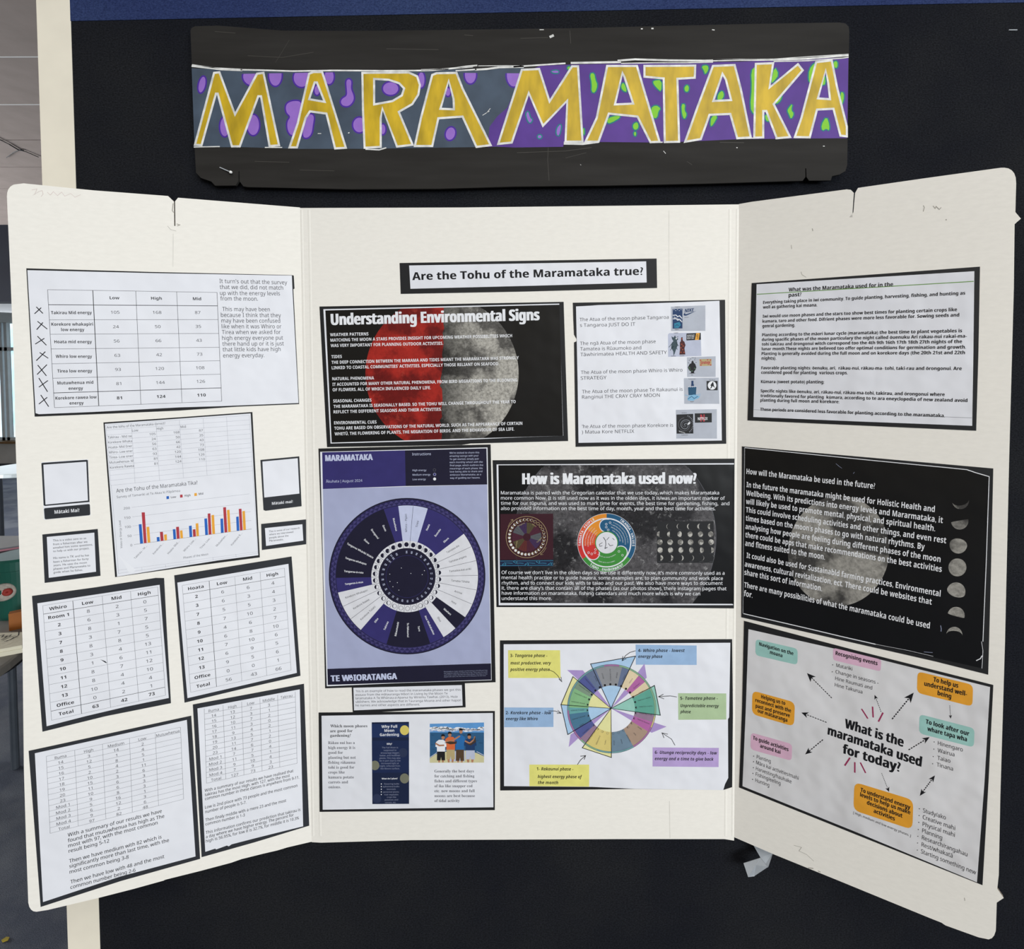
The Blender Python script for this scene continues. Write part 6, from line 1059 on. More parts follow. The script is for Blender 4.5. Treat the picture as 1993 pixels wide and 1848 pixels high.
  ('l','ink3',4,[(5,2687,-107,2802,-107)]),
  ('p','moongrey',4,(1303,-312,1273,-306,1247,-289,1230,-263,1224,-232,1230,-202,1247,-176,1272,-159,1302,-153,1302,-153,1332,-159,1358,-176,1375,-202,1381,-233,1375,-263,1358,-289,1333,-306,1303,-312)),
  ('l','ink3',4,[(5,1246,-334,1360,-334)]),
  ('p','moongrey',4,(1593,-312,1563,-306,1537,-289,1520,-263,1514,-233,1520,-202,1537,-177,1562,-159,1592,-153,1592,-153,1622,-159,1648,-177,1665,-202,1671,-233,1665,-263,1648,-289,1623,-306,1593,-312)),
  ('l','ink3',4,[(5,1536,-334,1650,-334)]),
  ('p','moongrey',4,(1883,-313,1853,-307,1827,-289,1810,-263,1804,-233,1810,-203,1827,-177,1852,-160,1882,-154,1882,-154,1912,-160,1938,-177,1955,-203,1961,-233,1955,-264,1938,-289,1913,-307,1883,-313)),
  ('l','ink3',4,[(5,1826,-334,1940,-334)]),
  ('p','moongrey',4,(2173,-313,2143,-307,2117,-289,2100,-264,2094,-233,2100,-203,2116,-177,2142,-160,2172,-154,2172,-154,2202,-160,2228,-177,2245,-203,2251,-233,2245,-264,2228,-290,2203,-307,2173,-313)),
  ('l','ink3',4,[(5,2116,-334,2230,-335)]),
  ('p','moongrey',4,(2463,-313,2433,-307,2407,-290,2390,-264,2384,-233,2389,-203,2406,-177,2432,-160,2462,-154,2462,-154,2492,-160,2518,-177,2535,-203,2541,-234,2535,-264,2518,-290,2493,-307,2463,-313)),
  ('l','ink3',4,[(5,2406,-335,2520,-335)]),
  ('p','moongrey',4,(2753,-313,2723,-307,2697,-290,2680,-264,2674,-234,2679,-203,2696,-178,2722,-160,2752,-154,2752,-154,2782,-160,2808,-178,2825,-203,2831,-234,2825,-264,2808,-290,2783,-307,2753,-313)),
  ('l','ink3',4,[(5,2696,-335,2810,-335)]),
  ('p','moongrey',4,(1310,-381,1340,-387,1366,-404,1383,-430,1389,-460,1383,-491,1366,-517,1341,-534,1311,-540,1311,-540,1282,-534,1258,-517,1242,-491,1236,-460,1242,-430,1258,-404,1282,-387,1310,-381)),
  ('l','ink3',4,[(5,1253,-562,1368,-562)]),
  ('p','moongrey',4,(1600,-381,1630,-387,1656,-404,1673,-430,1679,-461,1673,-491,1656,-517,1631,-534,1601,-540,1601,-540,1575,-534,1553,-517,1538,-491,1533,-461,1538,-430,1552,-404,1574,-387,1600,-381)),
  ('l','ink3',4,[(5,1543,-562,1658,-562)]),
  ('p','moongrey',4,(1890,-381,1920,-387,1946,-405,1963,-431,1969,-461,1963,-491,1947,-517,1921,-534,1891,-541,1891,-541,1868,-534,1848,-517,1835,-491,1831,-461,1835,-430,1848,-405,1867,-387,1890,-381)),
  ('l','ink3',4,[(5,1834,-562,1948,-562)]),
  ('p','moongrey',4,(2180,-382,2210,-388,2236,-405,2253,-431,2259,-461,2254,-492,2237,-517,2211,-535,2181,-541,2181,-541,2163,-535,2147,-517,2137,-492,2133,-461,2137,-431,2147,-405,2162,-388,2180,-382)),
  ('l','ink3',4,[(5,2124,-562,2238,-563)]),
  ('p','moongrey',4,(2470,-382,2500,-388,2526,-405,2543,-431,2550,-461,2544,-492,2527,-518,2501,-535,2471,-541,2471,-541,2459,-535,2449,-518,2442,-492,2439,-461,2441,-431,2448,-405,2458,-388,2470,-382)),
  ('l','ink3',4,[(5,2414,-563,2529,-563)]),
  ('p','moongrey',4,(2760,-382,2790,-388,2816,-405,2833,-431,2840,-462,2834,-492,2817,-518,2791,-535,2761,-541,2761,-541,2761,-535,2761,-518,2761,-492,2761,-462,2761,-431,2760,-405,2760,-388,2760,-382)),
  ('l','ink3',4,[(5,2704,-563,2819,-563)]),
  ('p','moongrey',4,(1318,-605,1348,-611,1374,-629,1391,-654,1397,-685,1391,-715,1374,-741,1349,-759,1318,-765,1318,-765,1321,-759,1324,-741,1326,-715,1326,-685,1325,-654,1324,-629,1321,-611,1318,-605)),
  ('l','ink3',4,[(5,1261,-786,1376,-786)]),
  ('p','moongrey',4,(1608,-605,1638,-612,1664,-629,1681,-655,1687,-685,1681,-716,1664,-742,1639,-759,1609,-765,1609,-765,1618,-759,1625,-741,1630,-716,1632,-685,1630,-655,1625,-629,1617,-612,1608,-605)),
  ('l','ink3',4,[(5,1551,-787,1666,-787)]),
  ('p','moongrey',4,(1898,-606,1928,-612,1954,-629,1971,-655,1977,-685,1972,-716,1955,-742,1929,-759,1899,-765,1899,-765,1916,-759,1930,-742,1940,-716,1943,-685,1939,-655,1930,-629,1915,-612,1898,-606)),
  ('l','ink3',4,[(5,1842,-787,1956,-787)]),
  ('p','moongrey',4,(2188,-606,2219,-612,2244,-629,2262,-655,2268,-686,2262,-716,2245,-742,2219,-759,2189,-765,2189,-765,2213,-759,2234,-742,2247,-716,2252,-686,2247,-655,2233,-629,2213,-612,2188,-606)),
  ('l','ink3',4,[(5,2132,-787,2247,-787)]),
  ('p','moongrey',4,(2479,-606,2509,-612,2535,-630,2552,-655,2558,-686,2552,-716,2535,-742,2510,-759,2480,-766,2480,-766,2506,-759,2528,-742,2543,-716,2548,-686,2543,-655,2528,-630,2505,-612,2479,-606)),
  ('l','ink3',4,[(5,2422,-787,2537,-787)]),
  ('p','moongrey',4,(2769,-606,2799,-613,2825,-630,2842,-656,2848,-686,2842,-717,2825,-742,2800,-760,2770,-766,2770,-766,2798,-760,2822,-742,2838,-717,2843,-686,2838,-656,2821,-630,2797,-613,2769,-606)),
  ('l','ink3',4,[(5,2713,-787,2827,-788)]),]),
])
item('phase_wheel_poster','white page with a pastel phase wheel and six coloured notes','poster','C',0.3,(439.9,186.1),[
 ('backing_card',None,[
  ('b','card',0,5,(-3315,2177,21,2193,3301,2209,3338,50,3332,-2111,3077,-2195,520,-2165,-3337,-2208)),]),
 ('paper_sheet',None,[
  ('b','paper',5,3,(-3210,2070,3249,2109,3229,-59,3197,-113,3216,-1838,3125,-2020,3077,-2195,556,-2158,-690,-2099,-3226,-2076)),]),
 ('note_box',None,[
  ('p','noteyellow',1,(-3087,1898,-1604,1897,-1589,1091,-3085,1092)),]),
 ('note_text',2,[
  ('t','ink',3,('i',0,0),[('3- Tangaroa phase -',-3025,1700,-1968,1699,90),('most productive, very',-3019,1484,-1859,1484,90),('positive energy phase',-3027,1297,-1899,1297,90)]),]),
 ('note_box',None,[
  ('p','noteblue',1,(550,2057,2290,2031,2293,1467,558,1475)),]),
 ('note_text',4,[
  ('t','ink',3,('i',0,0),[('4- Whiro phase - lowest',621,1845,1952,1844,90),('energy phase',628,1673,1317,1672,90)]),]),
 ('note_box',None,[
  ('p','noteblue',1,(-3204,234,-1797,226,-1799,-339,-3211,-345)),]),
 ('note_text',6,[
  ('t','ink',3,('i',0,0),[('2- Korekore phase - low',-3163,35,-1858,34,90),('energy like Whiro',-3160,-139,-2248,-139,90)]),]),
 ('note_box',None,[
  ('p','notegreen',1,(1766,646,3143,638,3148,-124,1776,-130)),]),
 ('note_text',8,[
  ('t','ink',3,('i',0,0),[('5- Tamatea phase -',1827,455,2900,455,90),('Unpredictable energy',1835,242,2936,231,90),('phase',1832,68,2130,61,90)]),]),
 ('note_box',None,[
  ('p','notepurple',1,(1041,-938,2940,-954,2937,-1517,1042,-1498)),]),
 ('note_text',10,[
  ('t','ink',3,('i',0,0),[('6- Utunga reciprocity days - low',1105,-1127,2892,-1146,91),('energy and a time to give back',1106,-1309,2794,-1328,91)]),]),
 ('note_box',None,[
  ('p','noteyellow',1,(-2496,-1442,-778,-1443,-779,-2092,-2496,-2077)),]),
 ('note_text',12,[
  ('t','ink',3,('i',0,0),[('1- Rakaunui phase -',-2283,-1610,-1234,-1618,91),('highest energy phase of',-2256,-1836,-985,-1844,91),('the month',-2250,-2011,-1669,-2018,91)]),]),
 ('phase_triangle',None,[
  ('p','tblue',2,(-732,1501,550,1727,-149,207)),('l','ink',9,[(18,-732,1501,550,1727,-149,207,-732,1501)]),]),
 ('phase_triangle',None,[
  ('p','tpurple',2,(805,1511,870,1097,-149,207)),]),
 ('phase_triangle',None,[
  ('p','tteal',2,(1093,874,1262,7,-149,207)),('l','ink',9,[(18,1093,874,1262,7,-149,207,1093,874)]),]),
 ('phase_triangle',None,[
  ('p','tpurple',2,(1440,-329,1015,-510,-149,207)),]),
 ('phase_triangle',None,[
  ('p','tyellow',2,(-138,-1229,-973,-945,-149,207)),('l','ink',9,[(18,-138,-1229,-973,-945,-149,207,-138,-1229)]),]),
 ('phase_triangle',None,[
  ('p','tpurple',2,(-1364,-927,-1310,-564,-1043,-383,-149,207)),]),
 ('phase_triangle',None,[
  ('p','tblue',2,(-1388,-556,-1580,316,-149,207)),('l','ink',9,[(18,-1388,-556,-1580,316,-149,207,-1388,-556)]),]),
 ('phase_triangle',None,[
  ('p','tyellow',2,(-1580,316,-1235,1134,-149,207)),('l','ink',9,[(18,-1580,316,-1235,1134,-149,207,-1580,316)]),]),
 ('phase_triangle',None,[
  ('p','tpurple',2,(-1404,1322,-951,1314,-149,207)),]),
 ('wheel_segment',None,[
  ('s',(-131,192,354,0,0,-361),[('wgrey',4,188,346,-22,14)]),]),
 ('wheel_segment',None,[
  ('s',(-131,192,354,0,0,-361),[('wbg',4,188,346,14,24)]),]),
 ('wheel_segment',None,[
  ('s',(-131,192,354,0,0,-361),[('wcream',4,188,346,24,39)]),]),
 ('wheel_segment',None,[
  ('s',(-131,192,354,0,0,-361),[('wpink',4,188,346,39,51)]),]),
 ('wheel_segment',None,[
  ('s',(-131,192,354,0,0,-361),[('wcream',4,188,346,51,62)]),]),
 ('wheel_segment',None,[
  ('s',(-131,192,354,0,0,-361),[('wteal',4,188,346,62,98)]),]),
 ('wheel_segment',None,[
  ('s',(-131,192,354,0,0,-361),[('wmauve',4,188,346,98,108)]),]),
 ('wheel_segment',None,[
  ('s',(-131,192,354,0,0,-361),[('wpink',4,188,346,108,122)]),]),
 ('wheel_segment',None,[
  ('s',(-131,192,354,0,0,-361),[('wtan',4,188,346,122,150)]),]),
 ('wheel_segment',None,[
  ('s',(-131,192,354,0,0,-361),[('wsteel',4,188,346,150,180)]),]),
 ('wheel_segment',None,[
  ('s',(-131,192,354,0,0,-361),[('wyell',4,188,346,180,217)]),]),
 ('wheel_segment',None,[
  ('s',(-131,192,354,0,0,-361),[('wmauve',4,188,346,217,227)]),]),
 ('wheel_segment',None,[
  ('s',(-131,192,354,0,0,-361),[('windigo',4,188,346,227,241)]),]),
 ('wheel_segment',None,[
  ('s',(-131,192,354,0,0,-361),[('wsteel2',4,188,346,241,263)]),]),
 ('wheel_segment',None,[
  ('s',(-131,192,354,0,0,-361),[('wteal2',4,188,346,263,272)]),]),
 ('wheel_segment',None,[
  ('s',(-131,192,354,0,0,-361),[('wgreen',4,188,346,272,299)]),]),
 ('wheel_segment',None,[
  ('s',(-131,192,354,0,0,-361),[('wgg',4,188,346,299,309)]),]),
 ('wheel_segment',None,[
  ('s',(-131,192,354,0,0,-361),[('windigo',4,188,346,309,322)]),]),
 ('wheel_segment',None,[
  ('s',(-131,192,354,0,0,-361),[('wbg',4,188,346,322,338)]),]),
 ('wheel_rim',None,[
  ('s',(-131,192,354,0,0,-361),[('wteal2',4,347,358,-60,-10),('wpink',4,347,358,-10,10),('wgreen',4,347,358,10,100),('wyell',4,347,358,100,115),('wpink',4,347,358,115,150),('wteal2',4,347,358,150,200),('wgreen',4,347,358,200,225),('wpink',4,347,358,225,268),('wteal2',4,347,358,268,300),('ink3',5,345,347,0,360),('ink3',5,357,360,0,360),('ink3b',5,351.5,353,0,360)]),]),
 ('night_names',None,[
  ('t','ink2',6,('r',0,0),[('OTANE',-422,1228,-376,1064,32),('MUTUWHENUA',-194,1353,-175,1012,32),('WHIRO',19,1086,47,1254,32),('TIREA',210,1029,274,1187,32),('HOATA',384,931,481,1070,32),('ŌUENUKU',507,773,683,932,32),('OKORO',648,630,795,712,32),('TAMATEA A NGANA',618,411,992,520,32),('TAMATEA A HOTU',647,236,1036,257,33),('TAMATEA A IO',637,58,1022,-10,33),('TAMATEA KAIARIKI',589,-113,950,-266,32),('HUNA',609,-345,719,-425,32),('ARI',484,-512,552,-590,32),('MĀWHARU',283,-574,397,-786,32),('ŌHUA',119,-699,157,-831,32),('ATUA',-81,-733,-74,-871,32),('TURU',-307,-857,-285,-721,32),('RĀKAUNUI',-558,-854,-454,-600,32),('RĀKAUMATOHI',-805,-773,-589,-464,32),('TAKIRAU',-948,-550,-771,-390,32),('OIKE',-1045,-321,-926,-254,32),('KOREKORE TE WHIWHIA',-1256,-136,-881,-27,33),('KOREKORE TE RAWEA',-1299,127,-910,149,33),('KOREKORE HAHANI',-1283,394,-899,327,32),('TANGAROA A MUA',-1210,650,-851,498,32),('TANGAROA A ROTO',-1083,883,-766,653,32),('TANGAROA KIOKIO',-908,1081,-649,785,32),('ŌTĀNE',-641,1136,-560,987,32)]),]),
 ('moon_dots',None,[
  ('p','ink',6,(-325,913,-310,909,-299,898,-295,883,-299,867,-310,856,-325,852,-325,852,-340,856,-351,867,-355,883,-351,898,-340,909,-325,913)),
  ('s',(-325,883,354,0,0,-360),[('ink3',6,7.5,9,0,360)]),
  ('p','ink',6,(-170,940,-155,936,-144,925,-140,909,-144,894,-155,883,-170,879,-170,879,-185,883,-196,894,-200,909,-196,925,-185,936,-170,940)),
  ('s',(-170,909,354,0,0,-360),[('ink3',6,7.5,9,0,360)]),
  ('p','ink',6,(-12,869,-27,874,-38,885,-42,900,-38,915,-27,927,-12,931,-12,931,3,927,14,915,18,900,14,885,3,874,-12,869)),
  ('s',(-12,900,354,0,0,-360),[('ink3',6,7.5,9,0,360)]),
  ('p','ink',6,(139,825,124,829,113,840,109,855,113,871,124,882,139,886,139,886,154,882,165,871,169,855,165,840,154,829,139,825)),
  ('s',(139,855,354,0,0,-360),[('ink3',6,7.5,9,0,360)]),
  ('p','ink',6,(277,747,262,751,251,762,247,777,251,793,262,804,277,808,277,808,290,804,299,793,303,777,299,762,290,751,277,747)),
  ('s',(277,777,354,0,0,-361),[('ink3',6,7.5,9,0,360)]),
  ('p','ink',6,(395,639,380,644,369,655,365,670,369,685,380,697,395,701,395,701,405,697,412,685,415,670,412,655,405,644,395,639)),
  ('s',(395,670,354,0,0,-361),[('ink3',6,7.5,9,0,360)]),
  ('p','ink',6,(486,508,471,512,460,524,456,539,460,554,471,565,486,570,486,570,494,565,499,554,502,539,499,524,494,512,486,508)),
  ('s',(486,539,354,0,0,-361),[('ink3',6,7.5,9,0,360)]),
  ('p','ink',6,(546,359,531,364,520,375,516,390,520,405,531,417,546,421,546,421,552,417,556,405,557,390,556,375,552,364,546,359)),
  ('s',(546,390,354,0,1,-361),[('ink3',6,7.5,9,0,360)]),
  ('p','ink',6,(573,201,558,205,547,216,543,231,547,247,558,258,573,262,573,262,576,258,578,247,579,231,578,216,576,205,573,201)),
  ('s',(573,231,354,0,1,-361),[('ink3',6,7.5,9,0,360)]),
  ('p','ink',6,(564,40,549,44,538,55,534,71,538,86,549,97,564,101,564,101,564,97,565,86,565,71,565,55,564,44,564,40)),
  ('s',(564,71,354,0,1,-362),[('ink3',6,7.5,9,0,360)]),
  ('p','ink',6,(520,-115,505,-111,494,-100,490,-84,494,-69,505,-58,520,-53,520,-53,518,-58,517,-69,516,-84,517,-100,518,-111,520,-115)),
  ('s',(520,-84,355,0,0,-362),[('ink3',6,7.5,9,0,360)]),
  ('p','ink',6,(444,-256,429,-252,418,-241,414,-225,418,-210,429,-199,444,-194,444,-194,439,-199,436,-210,435,-225,436,-241,439,-252,444,-256)),
  ('s',(444,-225,355,0,0,-362),[('ink3',6,7.5,9,0,360)]),
  ('p','ink',6,(339,-376,323,-372,312,-361,308,-345,312,-330,323,-319,338,-315,338,-315,331,-319,326,-330,324,-345,326,-361,332,-372,339,-376)),
  ('s',(339,-345,355,0,0,-362),[('ink3',6,7.5,9,0,360)]),
  ('p','ink',6,(210,-469,195,-465,183,-454,179,-439,183,-423,194,-412,210,-408,210,-408,200,-412,193,-423,191,-439,193,-454,200,-465,210,-469)),
  ('s',(210,-439,355,0,0,-362),[('ink3',6,7.5,9,0,360)]),('s',(63,-500,355,0,0,-362),[('ink3',6,7.5,9,0,360)]),
  ('s',(-92,-527,355,0,0,-363),[('ink3',6,7.5,9,0,360)]),('s',(-250,-518,355,0,0,-363),[('ink3',6,7.5,9,0,360)]),
  ('p','ink',6,(-402,-442,-387,-446,-376,-457,-372,-473,-376,-488,-387,-499,-402,-503,-402,-503,-392,-499,-384,-488,-381,-473,-384,-457,-391,-446,-402,-442)),
  ('s',(-402,-473,355,0,0,-362),[('ink3',6,7.5,9,0,360)]),
  ('p','ink',6,(-540,-363,-525,-368,-514,-379,-510,-394,-514,-410,-525,-421,-541,-425,-541,-425,-532,-421,-526,-410,-524,-394,-526,-379,-532,-368,-540,-363)),
  ('s',(-540,-394,355,0,0,-362),[('ink3',6,7.5,9,0,360)]),
  ('p','ink',6,(-658,-256,-643,-260,-632,-271,-628,-287,-632,-302,-643,-313,-658,-317,-658,-317,-652,-313,-648,-302,-647,-287,-648,-271,-652,-260,-658,-256)),
  ('s',(-658,-287,355,0,0,-362),[('ink3',6,7.5,9,0,360)]),
  ('p','ink',6,(-749,-124,-734,-128,-723,-139,-719,-155,-723,-170,-734,-181,-749,-186,-749,-186,-746,-181,-744,-170,-743,-155,-744,-139,-746,-128,-749,-124)),
  ('s',(-749,-155,355,0,0,-362),[('ink3',6,7.5,9,0,360)]),
  ('p','ink',6,(-809,25,-794,21,-783,10,-779,-6,-783,-21,-794,-32,-809,-36,-809,-36,-809,-32,-808,-21,-808,-6,-808,10,-808,21,-809,25)),
  ('s',(-809,-6,355,0,-1,-362),[('ink3',6,7.5,9,0,360)]),
  ('p','ink',6,(-835,184,-820,180,-809,169,-805,153,-809,138,-820,127,-835,122,-835,122,-837,127,-838,138,-839,153,-838,169,-837,180,-835,184)),
  ('s',(-835,153,354,0,-1,-362),[('ink3',6,7.5,9,0,360)]),
  ('p','ink',6,(-826,345,-811,341,-800,329,-796,314,-800,299,-811,287,-826,283,-826,283,-830,287,-833,299,-834,314,-833,329,-830,341,-826,345)),
  ('s',(-826,314,354,0,-1,-361),[('ink3',6,7.5,9,0,360)]),
  ('p','ink',6,(-782,499,-767,495,-756,484,-752,469,-756,453,-767,442,-782,438,-782,438,-789,442,-793,453,-795,469,-793,484,-789,495,-782,499)),
  ('s',(-782,469,354,0,0,-361),[('ink3',6,7.5,9,0,360)]),
  ('p','ink',6,(-705,640,-690,636,-679,624,-675,609,-679,594,-690,583,-705,578,-705,578,-714,583,-721,594,-723,609,-721,625,-714,636,-705,640)),
  ('s',(-705,609,354,0,0,-361),[('ink3',6,7.5,9,0,360)]),
  ('p','ink',6,(-600,759,-585,755,-574,744,-570,729,-574,713,-585,702,-600,698,-600,698,-611,702,-620,714,-623,729,-620,744,-611,755,-600,759)),
  ('s',(-600,729,354,0,0,-361),[('ink3',6,7.5,9,0,360)]),
  ('p','ink',6,(-471,852,-456,848,-445,837,-441,822,-445,806,-456,795,-471,791,-471,791,-485,795,-495,806,-499,822,-495,837,-485,848,-471,852)),
  ('s',(-471,822,354,0,0,-360),[('ink3',6,7.5,9,0,360)]),]),
 ('drawn_arrow',None,[
  ('l','ink',7,[(14,-1924,1333,-1782,1271,-1670,1163,-1564,990)]),('l','ink',8,[(14,-1642,1070,-1553,983,-1578,1127)]),]),
 ('drawn_arrow',None,[
  ('l','ink',7,[(14,550,1881,391,1834,268,1745,173,1601)]),('l','ink',8,[(14,190,1727,169,1594,286,1655)]),]),
 ('drawn_arrow',None,[
  ('l','ink',7,[(14,-1939,135,-1751,132,-1581,70)]),('l','ink',8,[(14,-1673,153,-1574,66,-1698,63)]),]),
 ('drawn_arrow',None,[
  ('l','ink',7,[(14,1731,538,1543,571,1207,546)]),('l','ink',8,[(14,1348,618,1207,546,1367,484)]),]),
 ('drawn_arrow',None,[
  ('l','ink',7,[(14,1683,-873,1583,-692,1309,-510)]),('l','ink',8,[(14,1370,-656,1309,-510,1476,-547)]),]),
 ('drawn_arrow',None,[
  ('l','ink',7,[(14,-1116,-1443,-1027,-1308,-885,-1181)]),('l','ink',8,[(14,-1027,-1192,-877,-1174,-920,-1290)]),]),
])
item('history_poster','text-only white page crossed by a green line near its top, top of right wing','poster','R',0.3,(144.0,703.6),[
 ('backing_card',None,[
  ('b','card',0,5,(-2515,1923,264,1908,2592,1902,2598,-38,2588,-1922,30,-1900,-2597,-1878,-2558,73)),]),
 ('paper_sheet',None,[
  ('b','paper',5,3,(-2388,1879,2486,1804,2501,-36,2508,-1810,28,-1800,-2445,-1777,-2410,70)),]),
 ('green_rule',None,[
  ('l','green',2,[(20,-2379,1605,2478,1570)]),]),
 ('footer_rule',None,[
  ('l','ink3',2,[(7,-2436,-1573,2498,-1623)]),]),
 ('heading',None,[
  ('t','ink',3,('b',0.012,0),[('What was the Maramataka used for in the',-1560,1623,852,1581,97),('past?',-1559,1478,-1245,1477,101)]),]),
 ('paragraph',None,[
  ('t','ink',3,('b',0.012,0),[('Everything taking place in iwi community. To guide planting, harvesting, fishing, and hunting as',-2211,1332,2319,1273,80),('well as gathering kai moana.',-2213,1202,-859,1184,84)]),]),
 ('paragraph',None,[
  ('t','ink',3,('b',0.012,0),[('Iwi would use moon phases and the stars too show best times for planting certain crops like',-2217,954,2166,896,80),('kumara, taro and other food. Difrient phases were more less favorable for. Sowing seeds and',-2223,820,2212,766,80),('genral gardening.',-2225,689,-1393,678,85)]),]),
 ('paragraph',None,[
  ('t','ink',3,('b',0.012,0),[('Planting according to the māori lunar cycle (maramataka) the best time to plant vegetables is',-2229,447,2273,392,80),('during spacific phases of the moon particulary the night called ōuenuku Ari rakau-nui rakai-ma-',-2235,319,2368,264,80),('tohi takirau and ōrongonui witch correspond too the 4th 9th 16th 17th 18th 27th nights of the',-2234,194,2277,139,80),('lunar month.These nights are believed too offer optimal conditions for germination and growth.',-2236,66,2355,6,80),('Planting is generally avoided during the full moon and on korekore days (the 20th 21st and 22th',-2238,-65,2338,-124,80),('nights).',-2237,-193,-1860,-199,86)]),]),
 ('paragraph',None,[
  ('t','ink',3,('b',0.012,0),[('Favorable planting nights: ōenuku, ari,  rākau-nui, rākau-ma- tohi, taki-rau and ōrongonui. Are',-2242,-454,2283,-499,80),('considered good for planting  various crops.',-2244,-582,-123,-598,84)]),]),
 ('paragraph',None,[
  ('t','ink',3,('b',0.012,0),[('Kūmara (sweet potato) planting:',-2248,-836,-666,-836,85)]),]),
 ('paragraph',None,[
  ('t','ink',3,('b',0.012,0),[('Specific nights like ōenuku, ari, rākau-nui, rākau-ma-tohi, takirau, and ōrongonui where',-2253,-1086,1958,-1120,81),('traditionally favored for planting  kūmara, according to te ara eneyclopedia of new zealand avoid',-2255,-1219,2406,-1253,80),('planting during full moon and korekore:',-2261,-1344,-306,-1347,84)]),]),
 ('paragraph',None,[
  ('t','ink',3,('b',0.012,0),[('These periods are considered less favorable for planting according to the maramataka.',-2262,-1596,1971,-1627,81)]),]),
])
